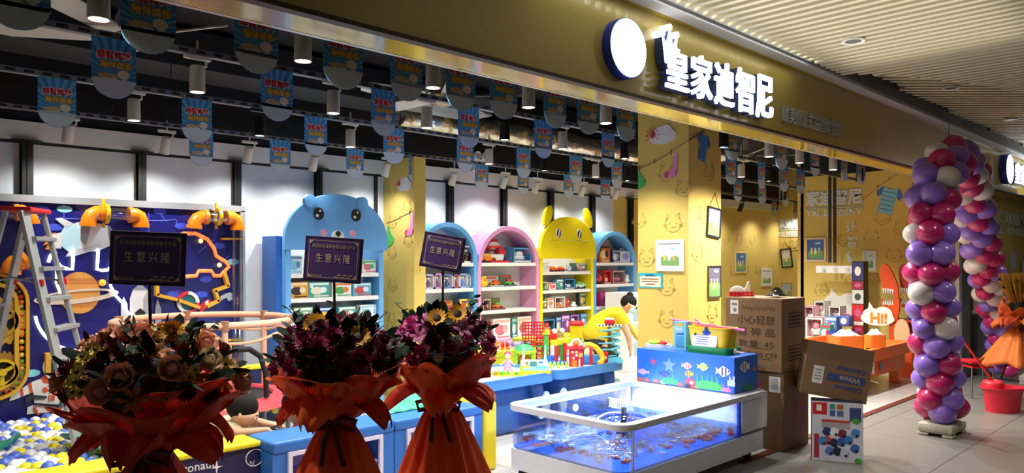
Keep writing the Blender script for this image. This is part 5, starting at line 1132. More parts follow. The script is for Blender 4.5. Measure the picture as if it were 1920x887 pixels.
    b.ring([tuple((-r*.35+r*.22*math.cos(2*PI*i/14), r*.1+r*.18*math.sin(2*PI*i/14))) for i in range(14)], [tuple((-r*.35+r*.18*math.cos(2*PI*i/14), r*.1+r*.14*math.sin(2*PI*i/14))) for i in range(14)], -.003, .003, INK, M @ TR(0, r*.95, 0)); b.build('glasses', t)
build_worker()
def build_boy():
    p = at(462, 775, Y=4.66); t = thing('person', 'small child in a cream shirt leaning over the pit wall with a phone', 'person', (p.x, 4.66, 0), VIEW_ROT)
    k = 1/FPX*((p.x*CT+4.66*ST)); z = lambda py: CAM_H-(py-HORIZON)*k; x = lambda px: (px-462)*k
    hd = V((x(457), .02, z(774))); r = .098
    ch = V((x(415), .14, z(818))); hip = V((x(372), .32, z(842))); nk = V((x(442), .05, z(804)))
    sh1 = V((x(438), -.03, z(808))); el1 = V((x(452), -.10, z(806))); wr1 = V((x(494), -.03, z(806)))
    sh2 = V((x(425), .2, z(806))); el2 = V((x(466), .16, z(802))); wr2 = V((x(500), .07, z(801)))
    body = skin([[(hip, .1), (ch, .095), (nk, .045), (hd-V((.0, 0, .03)), .096), (hd+V((0, 0, .02)), .110)], [(ch, .095), (sh1, .045), (el1, .034), (wr1, .025)], [(ch, .095), (sh2, .045), (el2, .034), (wr2, .025)]]+
         [[(hip, .1), (hip+V((-.05, s*.07, -.02)), .07), (hip+V((-.12, s*.08, -.12)), .05), (hip+V((-.18, s*.08, -.12)), .035)] for s in (-1, 1)]+
         hand_chains(wr1, (1, .25, .05), (0, 0, 1), .10)+hand_chains(wr2, (1, -.2, 0), (0, 0, 1), .10), 'body', mat('#c99a7c', .55), t)
    skin([[(hip+V((.01, 0, .01)), .115), (ch, .115), (nk.lerp(ch, .35), .075)], [(ch, .115), (sh1, .075), (sh1.lerp(el1, .9), .068)], [(ch, .115), (sh2, .066), (sh2.lerp(el2, .6), .06)]], 'cream_shirt', mat('#cdbf9c', .8, bump=.2), t)
    M = face_parts(t, hd, (.80, .12, -.45), (.3, 0, .9), r)
    b = B(); b.ball(M @ V((0, -r*.32, r*.26)), (r*1.04, r*.95, r*.94), HAIR, 18, 11); b.build('hair', t, 60)
    for s in (-1, 1): b = B(); b.ball(M @ V((s*r*.97, -r*.05, -r*.1)), (r*.12, r*.17, r*.25), mat('#c99a7c', .55), 8, 6); b.build('ear', t, 60)
    b = B(); b.ball(M @ V((0, r*.90, -r*.16)), (r*.13, r*.15, r*.13), mat('#c99a7c', .55), 8, 6); b.build('nose', t, 60)
    ph = thing('phone', 'dark phone held by the child in the cream shirt', 'phone', V((p.x, 4.66, 0))+RZ(VIEW_ROT).to_3x3() @ V((x(517), .0, z(799))), VIEW_ROT)
    b = B(); b.box((0, 0, 0), (.13, .07, .009), mat('#1a1c22', .3), .003, Matrix.Rotation(-.45, 4, 'Y')); b.build('phone_body', ph)
    b = B(); b.box((0, 0, .0055), (.115, .06, .002), mat('#0b0d14', .1), 0, Matrix.Rotation(-.45, 4, 'Y')); b.build('screen', ph)
build_boy()
def build_second():
    p = at(551, 765, Y=4.95); t = thing('person', 'dark-haired child with a black ear headband behind the middle flower stand', 'person', (p.x, 4.95, 0), VIEW_ROT)
    k = 1/FPX*((p.x*CT+4.95*ST)); z = lambda py: CAM_H-(py-HORIZON)*k; x = lambda px: (px-551)*k
    hd = V((x(552), 0, z(764))); r = .1; sk = mat('#a87a62', .55)
    ch = V((x(580), .06, z(815))); hip = V((x(590), .12, .42))
    sh1 = V((x(568), -.11, z(812))); sh2 = V((x(575), .18, z(812))); el1 = V((x(560), -.16, z(838))); wr1 = V((x(545), -.1, z(842))); el2 = V((x(556), .2, z(838))); wr2 = V((x(545), .1, z(842)))
    skin([[(hip, .1), (ch, .1), (V((x(560), .03, z(794))), .045), (hd-V((0, 0, .03)), .098), (hd+V((0, 0, .02)), .112)], [(ch, .1), (sh1, .045), (el1, .034), (wr1, .026)], [(ch, .1), (sh2, .045), (el2, .034), (wr2, .026)]]+
         [[(hip, .1), (hip+V((.0, s*.08, -.02)), .07), (hip+V((-.14, s*.09, -.05)), .05), (hip+V((-.16, s*.09, -.1)), .04)] for s in (-1, 1)]+hand_chains(wr1, (-1, .2, -.1), (0, 0, 1), .1)+hand_chains(wr2, (-1, -.2, -.1), (0, 0, 1), .1), 'body', sk, t)
    skin([[(hip, .115), (ch, .12), (ch+V((-.03, 0, .06)), .08)], [(ch, .12), (sh1, .07), (sh1.lerp(el1, .8), .06)], [(ch, .12), (sh2, .07), (sh2.lerp(el2, .8), .06)]], 'dark_top', mat('#5a2a30', .8), t)
    M = face_parts(t, hd, (-.72, -.2, -.5), (-.3, 0, .9), r)
    b = B(); b.ball(M @ V((0, -r*.32, r*.26)), (r*1.04, r*.95, r*.94), HAIR, 18, 11); b.build('hair', t, 60)
    b = B(); b.ball(M @ V((0, r*.90, -r*.16)), (r*.13, r*.15, r*.13), sk, 8, 6); b.build('nose', t, 60)
    for s in (-1, 1): b = B(); b.prism([(-r*.3, 0), (r*.3, 0), (r*.1, r*.7)], -.01, .01, BLACK, M @ TR(s*r*.6, -r*.1, r*1.02)); b.build('headband_ear', t)
    for s in (-1, 1): b = B(); b.ball(M @ V((s*r*.97, -r*.05, -r*.1)), (r*.12, r*.17, r*.25), sk, 8, 6); b.build('ear', t, 60)
build_second()
# ================================================================== FISH TANK
TX0, TX1, TY0, TY1 = 3.79, 5.70, 2.85, 3.92; ZB, ZRIM, ZW = .235, .55, .335
TS = 5.30                               # start of the solid pump section
tank = thing('fish_tank', 'low white rolling fish tank with blue-lit water and glass sides', 'fish tank', (TX0, TY0, 0))
LX, LY = TX1-TX0, TY1-TY0
twh = mat('#bfc1c8', .35, coat=.3)
def rr2(x0, y0, x1, y1, r):
    pts = rrect(x1-x0, y1-y0, r); return [(x+(x0+x1)/2, y+(y0+y1)/2) for x, y in pts]
def band(b, out, inn, z0, z1, m):
    n = len(out); vs = [(p[0], p[1], z) for z in (z0, z1) for l in (out, inn) for p in l]
    fs = []
    for i in range(n):
        j = (i+1) % n; fs += [(i, j, 2*n+j, 2*n+i), (n+i, 3*n+i, 3*n+j, n+j), (2*n+i, 2*n+j, 3*n+j, 3*n+i), (i, n+i, n+j, j)]
    b.add(vs, fs, m)
b = B(); slab(b, rr2(0, 0, LX, LY, .1), .09, ZB, twh); b.build('base', tank, 40)
b = B(); slab(b, rr2(.15, .12, LX-.05, LY-.1, .1), .03, .09, mat('#22242a', .5)); b.build('plinth', tank, 40)
b = B(); b.box((TS-TX0+(TX1-TS)/2, LY/2, (ZB+ZRIM)/2+.005), (TX1-TS, LY-.004, ZRIM-ZB-.03), twh, .006); b.build('pump_housing', tank, 40)
b = B(); band(b, rr2(-.01, -.01, LX+.01, LY+.01, .12), rr2(.06, .06, TS-TX0-.02, LY-.06, .08), ZRIM-.04, ZRIM, twh); b.build('rim', tank, 40)
b = B(); slab(b, rr2(.02, .02, TS-TX0, LY-.02, .08), ZB, ZB+.012, mat('#1f6ee8', .4, var=.3, scale=5)); b.box((TS-TX0-.006, LY/2, (ZB+ZRIM)/2-.02), (.01, LY-.06, ZRIM-ZB-.06), mat('#dfe4f2', .3)); b.build('tank_floor', tank)
gl = clear_mat((.96, .98, 1), .18)
for nm, c, d in (('front', ((TS-TX0)/2+.03, .012, (ZB+ZRIM)/2-.02), (TS-TX0-.14, .012, ZRIM-ZB-.04)), ('side', (.012, LY/2, (ZB+ZRIM)/2-.02), (.012, LY-.22, ZRIM-ZB-.04)), ('back', ((TS-TX0)/2, LY-.012, (ZB+ZRIM)/2-.02), (TS-TX0-.14, .012, ZRIM-ZB-.04))):
    b = B(); b.box(c, d, gl); b.build('glass_panel', tank)
b = B(); b.grid(lambda u, v: Vector((.012+.10*(1-math.cos(u*PI/2)), .012+.10*(1-math.sin(u*PI/2)), ZB+v*(ZRIM-ZB-.04))), 8, 2, gl); b.build('glass_corner', tank, 60)
b = B(); b.box((TS-TX0-.035, .016, (ZB+ZRIM)/2-.02), (.03, .02, ZRIM-ZB-.04), mat('#1b4fc0', .3)); b.box((.115, .016, (ZB+ZRIM)/2-.02), (.012, .014, ZRIM-ZB-.04), mat('#c8d8f0', .2)); b.build('corner_seal', tank)
wm = clear_mat((.30, .62, 1.0), .25, .06, .8, 14)
b = B(); b.grid(lambda u, v: Vector((.03+u*(TS-TX0-.06), .03+v*(LY-.06), ZW)), 2, 2, wm); b.build('water_surface', tank)
led = mat('#cfe0ff', .4, emit=6)
for c, d in ((((TS-TX0)/2, .05, ZRIM-.046), (TS-TX0-.3, .012, .008)), ((.05, LY/2, ZRIM-.046), (.012, LY-.3, .008)), (((TS-TX0)/2, LY-.05, ZRIM-.046), (TS-TX0-.3, .012, .008))):
    b = B(); b.box(c, d, led); b.build('light_strip', tank)
for loc, sz in (((TX0+.72, TY0+.06, ZRIM-.055), 1.2), ((TX0+.72, TY1-.06, ZRIM-.055), 1.2)):
    lamp('AREA', 'tank_lamp', loc, 22, (.42, .62, 1), (loc[0], (TY0+TY1)/2+(.15 if loc[1] < 3.3 else -.15), ZB), shape='RECTANGLE', size=sz, size_y=.03)
b = B(); px_, py_ = .82, .62; b.lathe([(.0, 0), (.02, 0)], BLACK, (px_, py_, ZW)); b.cyl((px_, py_, ZB+.01), (px_, py_, ZRIM-.08), .022, BLACK); b.cyl((px_, py_, ZB+.01), (px_, py_, ZB+.06), .06, BLACK); b.build('pump_pipe', tank, 40)
b = B(); b.lathe([(.0, .075), (.12, .07), (.2, .045), (.235, 0)], clear_mat((.8, .88, 1), .6, .05), (px_, py_, ZW+.02), 32, None); b.build('water_dome', tank, 60)
b = B()
for i in range(14): b.box((1.08+.0, .72+.018*i, ZRIM-.12), (.006, .006, .07), mat('#a8b0d8', .4))
for q in (0, 1): b.box((1.08, .84, ZRIM-.085-.07*q), (.006, .25, .006), mat('#a8b0d8', .4))
b.build('grating', tank)
b = B()
for x, y in ((.35, LY-.022), (.75, LY-.022)): b.cyl((x, y, ZRIM-.13), (x, y-.012, ZRIM-.13), .03, WHITE); 
b.cyl((TS-TX0-.28, LY-.03, ZW+.05), (TS-TX0-.28, LY-.05, ZW+.05), .035, WHITE)
b.build('suction_disc', tank, 40)
for x, y in ((.09, .1), (.09, LY-.1), (LX-.12, .12), (LX-.12, LY-.12)):
    b = B(); b.cyl((x, y-.02, .04), (x, y+.02, .04), .04, BLACK, n=14); b.box((x, y, .07), (.03, .055, .05), STEEL); b.build('castor', tank, 40)
# goldfish
fm = [mat('#f0641e', .4), mat('#e8402a', .4), mat('#f4a070', .4), mat('#f2e6e0', .4)]; fn = ['orange', 'red', 'pale orange', 'white']; fp = {}
rf = random.Random(11)
for i in range(190):
    c = rf.choices([0, 1, 2, 3], [45, 30, 17, 8])[0]
    if c not in fp:
        b = B(); b.ball((0, 0, 0), (.026, .008, .012), fm[c], 10, 7); b.add([(-.022, 0, 0), (-.045, 0, .013), (-.04, 0, 0), (-.045, 0, -.013)], [(0, 1, 2), (0, 2, 3)], fm[c]); b.add([(.005, 0, .01), (-.012, 0, .02), (-.014, 0, .009)], [(0, 1, 2)], fm[c])
        for s in (-1, 1): b.ball((.018, s*.006, .003), .002, INK, 5, 4)
        o = fp[c] = b.build('goldfish', None, 60)
    else: o = fp[c].copy(); C.objects.link(o)
    if i < 80: x, y = TX0+.06+rf.random()**1.4*.6, TY0+.07+rf.random()*.95
    elif i < 140: x, y = TX0+.85+rf.random()*.62, TY0+.05+rf.random()**1.6*.35
    else: x, y = TX0+.1+rf.random()*1.35, TY0+.1+rf.random()*.85
    z = ZB+.028+rf.random()*.05
    if math.hypot(x-TX0-px_, y-TY0-py_) < .1: x += .2
    o.location = (x, y, z); o.rotation_euler = (0, 0, rf.random()*6.28); sc = rf.uniform(1.0, 1.4); o.scale = (sc, sc, sc)
    tag(o, 'small %s goldfish swimming in the low fish tank' % fn[c], 'fish', '%s goldfish in the tank' % fn[c])
# blue fish-print box on the tank ----------------------------------------------------------------------
fb = mat('#1c63cc', .45); bx0, bx1, by0, by1, bz = 5.315, 5.69, 2.93, 3.86, .835
t = thing('fish_print_box', 'long blue box printed with fish and coral on the end of the tank', 'box', ((bx0+bx1)/2, (by0+by1)/2, ZRIM+.001))
hx, hy, hz = (bx1-bx0)/2, (by1-by0)/2, bz-ZRIM
b = B(); b.box((0, 0, hz/2), (2*hx, 2*hy, hz), fb, .006); b.build('box_body', t)
def fp2(px, py): v = at(px, py, X=bx0); return (-(v.y-(by0+by1)/2), v.z-ZRIM)
def fe(px, py): v = at(px, py, Y=by0); return (v.x-(bx0+bx1)/2, v.z-ZRIM)
def fish_print(b, M, c, L, h, m1, m2=None, flip=1):
    L *= 1.2; h *= 1.2; P = [(c[0]+flip*L*q, c[1]+h*z) for q, z in ((.5, 0), (.3, .3), (.0, .5), (-.25, .25), (-.32, .1), (-.5, .32), (-.46, 0), (-.5, -.32), (-.32, -.1), (-.25, -.25), (0, -.5), (.3, -.3))]
    b.prism(P, -.003, 0, m1, M)
    if m2: 
        for q in (-.05, .18): b.prism([(c[0]+flip*L*(q-.04), c[1]+h*.36), (c[0]+flip*L*(q+.04), c[1]+h*.36), (c[0]+flip*L*(q+.04), c[1]-h*.36), (c[0]+flip*L*(q-.04), c[1]-h*.36)], -.004, -.003, m2, M)
    b.disc((c[0]+flip*L*.36, c[1]+h*.06), h*.07, h*.07, -.0045, -.003, INK, 8, M)
M = TR(-hx, 0, 0) @ FACE_X; b = B()
def star(c, r, r2): return [(c[0]+(r if i % 2 == 0 else r2)*math.sin(PI*i/5), c[1]+(r if i % 2 == 0 else r2)*math.cos(PI*i/5)) for i in range(10)]
b.prism(star(fp2(1255, 685), .07, .03), -.003, 0, mat('#6a8ae0', .5), M); b.prism(star(fp2(1225, 678), .035, .014), -.003, 0, mat('#c8405a', .5), M)
for px, py, L, h, c1, c2, f in ((1206, 697, .11, .045, '#b89ab0', None, 1), (1246, 701, .09, .05, '#2a3a98', '#4a5ac0', -1), (1288, 686, .085, .05, '#e8b0a8', '#c05a50', -1), (1318, 688, .09, .06, '#b8c860', None, -1), (1292, 701, .07, .05, '#e8a83a', '#7a4a20', 1), (1356, 697, .11, .075, '#eeeeee', '#26262c', -1)):
    b2 = B(); fish_print(b2, M, fp2(px, py), L, h, mat(c1, .5), mat(c2, .5) if c2 else None, -f); b2.build('fish_print', t)
c = fp2(1294, 720); b.disc(c, .05, .05, -.003, 0, RED, 18, M); b.disc((c[0]+.015, c[1]+.012), .018, .014, -.004, -.003, WHITE, 10, M); b.disc((c[0]-.02, c[1]-.02), .028, .022, -.004, -.003, mat('#3a1a1a', .5), 12, M)
def weed(b, M, c, n, h, m, sp=.012):
    for i in range(n):
        x = c[0]+sp*(i-n/2); k = h*(.55+.45*math.sin(i*2.3)**2)
        b.prism([(x-.006, c[1]), (x+.006, c[1]), (x+.014*math.sin(i*1.7)+.003, c[1]+k), (x+.012*math.sin(i*1.7)-.004, c[1]+k*.9)], -.0025-.0002*(i % 3), 0, m, M)
    b.disc((c[0], c[1]+h*.28), sp*n*.48, h*.3, -.002, 0, m, 12, M)
z0 = .01
weed(b, M, (fp2(1328, 730)[0], z0), 20, .12, mat('#4aa84a', .5)); weed(b, M, (fp2(1256, 722)[0], z0), 13, .09, mat('#3a9858', .5)); weed(b, M, (fp2(1362, 735)[0], z0), 8, .06, mat('#c878c0', .5)); weed(b, M, (fp2(1372, 725)[0], z0+.05), 7, .09, mat('#d8e0f0', .5), .009)
for px in (1200, 1212, 1230, 1244, 1275, 1308): b.disc((fp2(px, 725)[0], z0+.008), .03, .018, -.002, 0, mat(['#a8584a', '#8a8ab0', '#c8a898'][px % 3], .5), 12, M)
M2 = TR(0, -hy, 0)
b2 = B(); fish_print(b2, M2, fe(1396, 688), .13, .075, mat('#d8d8d4', .5), mat('#2a3a5a', .5), -1); b2.build('fish_print', t)
b2 = B(); fish_print(b2, M2, fe(1414, 692), .05, .03, mat('#c87838', .5), None, -1); b2.build('fish_print', t)
weed(b, M2, (fe(1402, 730)[0], z0), 14, .07, mat('#2f7a4a', .5)); weed(b, M2, (fe(1424, 735)[0], z0), 7, .06, mat('#a83a68', .5))
b.build('coral_print', t)
# things on the fish-print box
ZT2 = bz+.001
def top(px, py): return at(px, py, Z=ZT2)
def along(x, px): return at(px, 487, X=x).y        # row position for a picture column on a line of constant x
xm = 5.44
y0, y1 = along(xm, 1286), along(xm, 1264)
t = thing('snack_box', 'tall light blue carton box standing beside the yellow bin', 'box', (xm, (y0+y1)/2, ZT2), FACE_X.to_euler().z); w = abs(y1-y0)
b = B(); b.box((0, .05, .12), (w, .1, .24), mat('#66b8d8', .5)); b.build('box_body', t)
b = B()
for i in range(7): b.box((0, -.002, .03+.014*i), (w*.7, .003, .005), mat('#3a88b0', .5)); b.box((-.01, -.002, .15+.011*i), (w*.55, .003, .004), mat('#e8f0f2', .5)) if i < 5 else None
b.disc((0, .215), w*.3, .018, -.004, 0, mat('#e8a83a', .5), 12); b.prism([(-w*.4, .13), (w*.4, .13), (w*.3, .148), (-w*.2, .142)], -.003, 0, mat('#2a5a9a', .5)); b.build('print', t)
y0, y1 = along(xm+.02, 1376), along(xm+.02, 1291)
t = thing('green_tray', 'green plastic basin under the yellow bin', 'basin', (xm+.06, (y0+y1)/2, ZT2), FACE_X.to_euler().z); w = abs(y1-y0)
b = B(); o_, i_ = rrect(w, .24, .05), rrect(w-.03, .21, .04); n = len(o_)
vs = [(x*.93, y*.93, 0) for x, y in o_]+[(x, y, .055) for x, y in o_]+[(x, y, .055) for x, y in i_]+[(x*.93, y*.93, .012) for x, y in i_]
b.add(vs, [tuple(reversed(range(n)))]+[(k*n+i, k*n+(i+1) % n, (k+1)*n+(i+1) % n, (k+1)*n+i) for k in range(3) for i in range(n)]+[tuple(range(3*n, 4*n))], mat('#1f8a3c', .4)); b.build('basin', t, 40)
t = thing('yellow_bin', 'yellow plastic bin with white label and blue clip in the green basin', 'bin', (xm+.055, (y0+y1)/2, ZT2+.0125), FACE_X.to_euler().z); w *= .9
b = B(); o_ = rrect(w, .2, .05); n = len(o_); Y2 = mat('#f0c41a', .4)
vs = [(x*.86, y*.86, 0) for x, y in o_]+[(x, y, .19) for x, y in o_]+[(x*1.03, y*1.05, .19) for x, y in o_]+[(x*1.03, y*1.05, .2) for x, y in o_]+[(x*.97, y*.95, .2) for x, y in o_]+[(x*.85, y*.82, .01) for x, y in o_]
b.add(vs, [tuple(reversed(range(n)))]+[(k*n+i, k*n+(i+1) % n, (k+1)*n+(i+1) % n, (k+1)*n+i) for k in range(5) for i in range(n)]+[tuple(range(5*n, 6*n))], Y2); b.build('bin', t, 40)
b = B(); Ml = TR(0, -.0955, .1) @ Matrix.Rotation(-.07, 4, 'X'); b.prism([(x, z) for x, z in rrect(w*.62, .13, .035)], -.003, .0, mat('#e8e6f2', .5), Ml @ TR(-w*.06, 0, 0))
for i in range(5): b.box((-w*.12+.01*(i % 2), -.004, .035-.018*i), (w*.3, .002, .006), mat('#8a88b8', .5), 0, Ml)
b.box((-w*.28, -.004, .04), (.02, .002, .025), mat('#2a2a4a', .5), 0, Ml); b.build('label', t)
b = B(); b.disc((0, .06), .04, .022, -.008, -.003, mat('#1b4fb0', .4), 16, Ml); b.box((.0, -.01, .085), (.03, .02, .04), mat('#23407a', .4), .004, Ml); b.build('clip', t)
pk_ = mat('#f06aa8', .4)
for (a, c, lab) in (((1259, 599), (1332, 612), 'pink handled net lying across the left of the yellow bin'), ((1303, 598), (1318, 612), 'short pink net handle sticking up from the yellow bin'), ((1330, 612), (1397, 620), 'pink handled net pointing right over the yellow bin rim')):
    x = xm+.05; p, q = at(a[0], a[1], X=x), at(c[0], c[1], X=x); b = B(); b.tube([p, p.lerp(q, .5)+Vector((0, 0, .006)), q], [.009, .008, .012], pk_, 8); d = (q-p).normalized(); e = q if 'right' not in lab else p
    b.tube([e+Vector((.05*math.cos(2*PI*i/14), .045*math.sin(2*PI*i/14), .0+.012)) for i in range(14)], .003, pk_, 5, True); tag(b.build('fishing_net', None, 50), lab, 'fishing net')
p = at(1391, 663, X=xm); b = B(); b.cyl((0, -.045, .02), (0, .045, .02), .018, CREAM); b.cyl((0, -.055, .02), (0, -.04, .02), .024, CREAM); b.cyl((0, .04, .02), (0, .05, .02), .022, CREAM); b.cyl((0, -.12, .02), (0, -.05, .02), .006, CREAM)
o = b.build('wooden_reel', None, 40); o.location = (xm+.04, max(p.y, by0+.13), ZT2+.004); tag(o, 'small cream wooden reel at the end of the blue fish box', 'reel')
p = at(1235, 650, X=xm+.05); b = B(); slab(b, rrect(.16, .2, .04), 0, .03, mat('#d8dcd8', .3)); b.ball((-.02, .03, .045), (.05, .06, .02), LIME, 10, 7); b.ball((-.02, -.06, .045), (.03, .04, .018), RED, 10, 7)
o = b.build('toy_pack', None, 40); o.location = (xm+.05, p.y, ZT2); tag(o, 'clear tray of lime and red toys at the far end of the fish box', 'toy')
# ================================================================== CARTONS AND TOY BOX
def carton(name, label, x0, x1, y0, y1, z0, z1, m=CARTON):
    t = thing(name, label, 'carton', ((x0+x1)/2, (y0+y1)/2, z0)); w, d, h = x1-x0, y1-y0, z1-z0
    b = B(); b.box((0, 0, h/2), (w, d, h), m, .008); b.build('box_body', t)
    b = B(); b.box((0, 0, h+.0008), (w-.01, .004, .0016), CARTON_D); b.box((0, 0, h+.001), (w*.98, .05, .0012), mat('#a88f6a', .35)); b.build('lid_seam', t)
    return t, w, d, h
tc, w, d, h = carton('cardboard_carton', 'brown carton at the bottom of the stack beside the fish tank', 5.945, 6.42, 2.83, 3.34, 0, .655, mat('#76583c', .8, var=.08, scale=14))
b = B(); b.prism([(x, z) for x, z in rrect(.1, .13, .003)], -.002, 0, WHITE, TR(-w/2, 0, 0) @ FACE_X @ TR(d/2-.08, 0, h-.1))
for i in range(5): b.box((0, -.003, .04-.018*i), (.06, .001, .006), GREY, 0, TR(-w/2, 0, 0) @ FACE_X @ TR(d/2-.08, 0, h-.1))
b.build('shipping_label', tc)
b = B(); b.ring([(-.11, -.15), (.11, -.15), (.11, .15), (-.11, .15)], [(-.1, -.14), (.1, -.14), (.1, .14), (-.1, .14)], -.001, 0, mat('#7a2f28', .7), TR(.05, -d/2, h*.52))
for i in range(5): b.box((.05, -d/2-.0005, h*.52+.1-.05*i), (.17, .001, .02), mat('#7a2f28', .7))
b.build('stamp_print', tc)
tc, w, d, h = carton('cardboard_carton', 'brown carton on top of the stack, marked with black Chinese handling words', 5.93, 6.37, 2.84, 3.36, .657, 1.275)
Mf = TR(-w/2, 0, 0) @ FACE_X; b = B(); kx = mat('#33281e', .8)
letters(b, '小心轻放', .09, kx, Mf @ TR(.03, -.001, h-.185), .001, 0, width=.34, height=.075)
letters(b, '易 碎 品', .09, kx, Mf @ TR(.03, -.001, h-.29), .001, 0, width=.34, height=.07)
letters(b, '数量: 45', .07, kx, Mf @ TR(.03, -.001, h-.39), .001, 0, width=.32, height=.06); b.box((.07, -.0005, h-.428), (.2, .001, .004), kx, 0, Mf)
letters(b, '尺寸: 20 CM', .07, kx, Mf @ TR(.03, -.001, h-.48), .001, 0, width=.36, height=.055); b.box((.07, -.0005, h-.515), (.22, .001, .004), kx, 0, Mf)
b.tube([Mf @ Vector((-.1+.3*i/30, -.001, h-.085+.018*math.sin(i*1.9))) for i in range(31)], .0022, mat('#5a4630', .8), 4)
for z in (h*.7, h*.25):
    b.ring([(-.13, -.065), (.13, -.065), (.13, .065), (-.13, .065)], [(-.12, -.055), (.12, -.055), (.12, .055), (-.12, .055)], -.001, 0, kx, TR(.03, -d/2, z))
    for i in range(3): b.box((.03, -d/2-.0005, z+.03-.03*i), (.2, .001, .016), kx)
b.build('printed_words', tc)
b = B(); b.box((-d/2+.09, -.0015, h-.085), (.075, .002, .12), WHITE, 0, Mf); b.box((-d/2+.09, -.003, h-.06), (.05, .001, .02), GREY, 0, Mf); b.box((-d/2+.095, -.003, h-.11), (.03, .001, .03), GREY, 0, Mf); b.build('shipping_label', tc)
# white cat-ear crown and dark wrap on the top carton
p = at(1398, 560, X=6.1); z1 = 1.279
b = B(); 
for i in range(6): b.box((-.09+.036*i, 0, .02), (.02, .01, .04), RED); 
b.box((0, 0, .006), (.22, .05, .012), RED); b.box((0, 0, .03), (.22, .012, .01), RED); b.ball((-.03, .02, .04), (.07, .012, .05), WHITE, 14, 8); b.prism([(.03, .04), (.085, .04), (.075, .13), (.06, .12)], .015, .03, WHITE)
o = b.build('cat_ear_toy'); o.location = (6.05, 3.27, z1); o.rotation_euler = (0, 0, VIEW_ROT); tag(o, 'white toy with one pointed ear behind a red fence on the top carton', 'toy')
b = B(); rn = random.Random(2); b.grid(lambda u, v: Vector((-.1+.2*u, -.06+.12*v, .012+.05*math.sin(u*PI)*math.sin(v*PI)*(1+.6*math.sin(u*17+v*11)))), 16, 10, mat('#2a2622', .3, .2)); o = b.build('foil_wrapper', None, 50, solid=.003); o.location = (6.12, 2.98, z1); tag(o, 'crumpled dark wrapper lying on the top carton', 'wrapper')
# white paper behind the bin
p = at(1353, 610, Y=3.6)
b = B(); b.box((0, 0, .05), (.16, .12, .1), mat('#d4d6d4', .5), .006); b.box((.02, -.062, .04), (.06, .003, .03), GREY); o = b.build('white_box'); o.location = (5.62, 3.50, ZT2); tag(o, 'small white box behind the yellow bin', 'box')
# toy box standing on the floor
f0, f1 = Vector((5.89, 2.575, 0)), Vector((6.05, 2.235, 0)); dv = (f1-f0); ang = math.atan2(dv.y, dv.x); w = dv.length; h = .475; dp = .16
t = thing('toy_box', 'white and blue toy carton with vehicle pictures standing on the floor', 'box', ((f0+f1)/2), ang)
b = B(); b.box((0, dp/2, h/2), (w, dp, h), mat('#1c2240', .5), .003); b.box((0, -.001, h/2), (w-.004, .003, h-.004), mat('#d4d4e2', .45)); b.build('box_body', t)
b = B(); q = lambda u, v: (-w/2+w*u, h*(1-v))
def pr(u0, v0, u1, v1, m, y=-.004): b.prism([q(u0, v0), q(u1, v0), q(u1, v1), q(u0, v1)], y, -.0024, m)
pr(.02, .02, .3, .22, RED); pr(.1, .06, .2, .16, WHITE, -.005); pr(.36, .04, .46, .12, mat('#3a8a78', .5)); pr(.5, .04, .62, .12, mat('#b85a48', .5)); pr(.36, .14, .46, .24, mat('#3a5a98', .5)); pr(.5, .14, .62, .24, mat('#58688a', .5))
pr(.2, .3, .75, .44, mat('#a8a4a8', .4)); pr(.2, .3, .75, .34, mat('#c04038', .4), -.005); pr(.05, .55, .15, .95, mat('#a83040', .5)); pr(.74, .08, .96, .3, mat('#3a4a80', .5))
for i, (u, v, c) in enumerate(((.3, .5, '#2a3a78'), (.45, .5, '#e8e8f0'), (.6, .52, '#7a2a3a'), (.3, .65, '#c83a3a'), (.44, .68, '#2a2a4a'), (.58, .66, '#3a5aa8'), (.72, .62, '#3a78c0'), (.35, .82, '#5a78c8'), (.5, .82, '#28283c'), (.64, .84, '#c8c8d8'), (.85, .5, '#4a88c8'), (.84, .75, '#3a6ab0'), (.22, .66, '#3a88c8'))):
    b.prism([(q(u, v)[0]+.03*math.cos(a)*(1+.25*(k % 2)), q(u, v)[1]+.036*math.sin(a)) for k, a in enumerate([2*PI*n/9 for n in range(9)])], -.0045-.0002*i, -.0024, mat(c, .45)); b.disc(q(u+.03, v+.04), .011, .011, -.008, -.004, INK, 8)
for u, v in ((.9, .95), (.86, .3)): b.disc(q(u, v), .028, .022, -.006, -.0024, mat('#4aa03a', .5), 10)
b.build('printed_front', t)
# tilted open carton on it
tw, tdp, th_ = .50, .30, .30
zt_ = .50
t = thing('open_carton', 'open brown carton tilted on the toy box, printed blue and upside down', 'carton', at(1563, 745, Y=2.52), ang)
t.location = Vector((5.99, 2.44, .485))+Vector((.06, .03, 0)); t.rotation_euler = (0, math.radians(9), ang+.12)
b = B(); T_ = .006
b.box((0, tdp/2, T_/2), (tw, tdp, T_), CARTON); 
for y in (T_/2, tdp-T_/2): b.box((0, y, th_/2), (tw, T_, th_), CARTON)
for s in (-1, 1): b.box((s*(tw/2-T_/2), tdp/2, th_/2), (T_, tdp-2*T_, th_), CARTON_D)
b.build('box_body', t)
def flap(name, c, dims, rx=0, ry=0, m=CARTON):
    b = B(); M = TR(*c) @ Matrix.Rotation(rx, 4, 'X') @ Matrix.Rotation(ry, 4, 'Y'); b.box((0, 0, dims[2]/2), dims, m, 0, M); b.build(name, t)
flap('flap', (0, T_/2, th_), (tw, T_, .13), rx=-.05, m=mat('#7a6046', .8)); flap('flap', (.0, tdp, th_), (tw, T_, .12), rx=-.5, m=CARTON_D); flap('flap', (tw/2-.01, tdp/2, th_), (T_, tdp-.03, .12), ry=-.9, m=mat('#8a6c4c', .8)); flap('flap', (tw/2, tdp*.3, th_*.6), (.16, .1, .006), ry=.12, m=mat('#a88a62', .8))
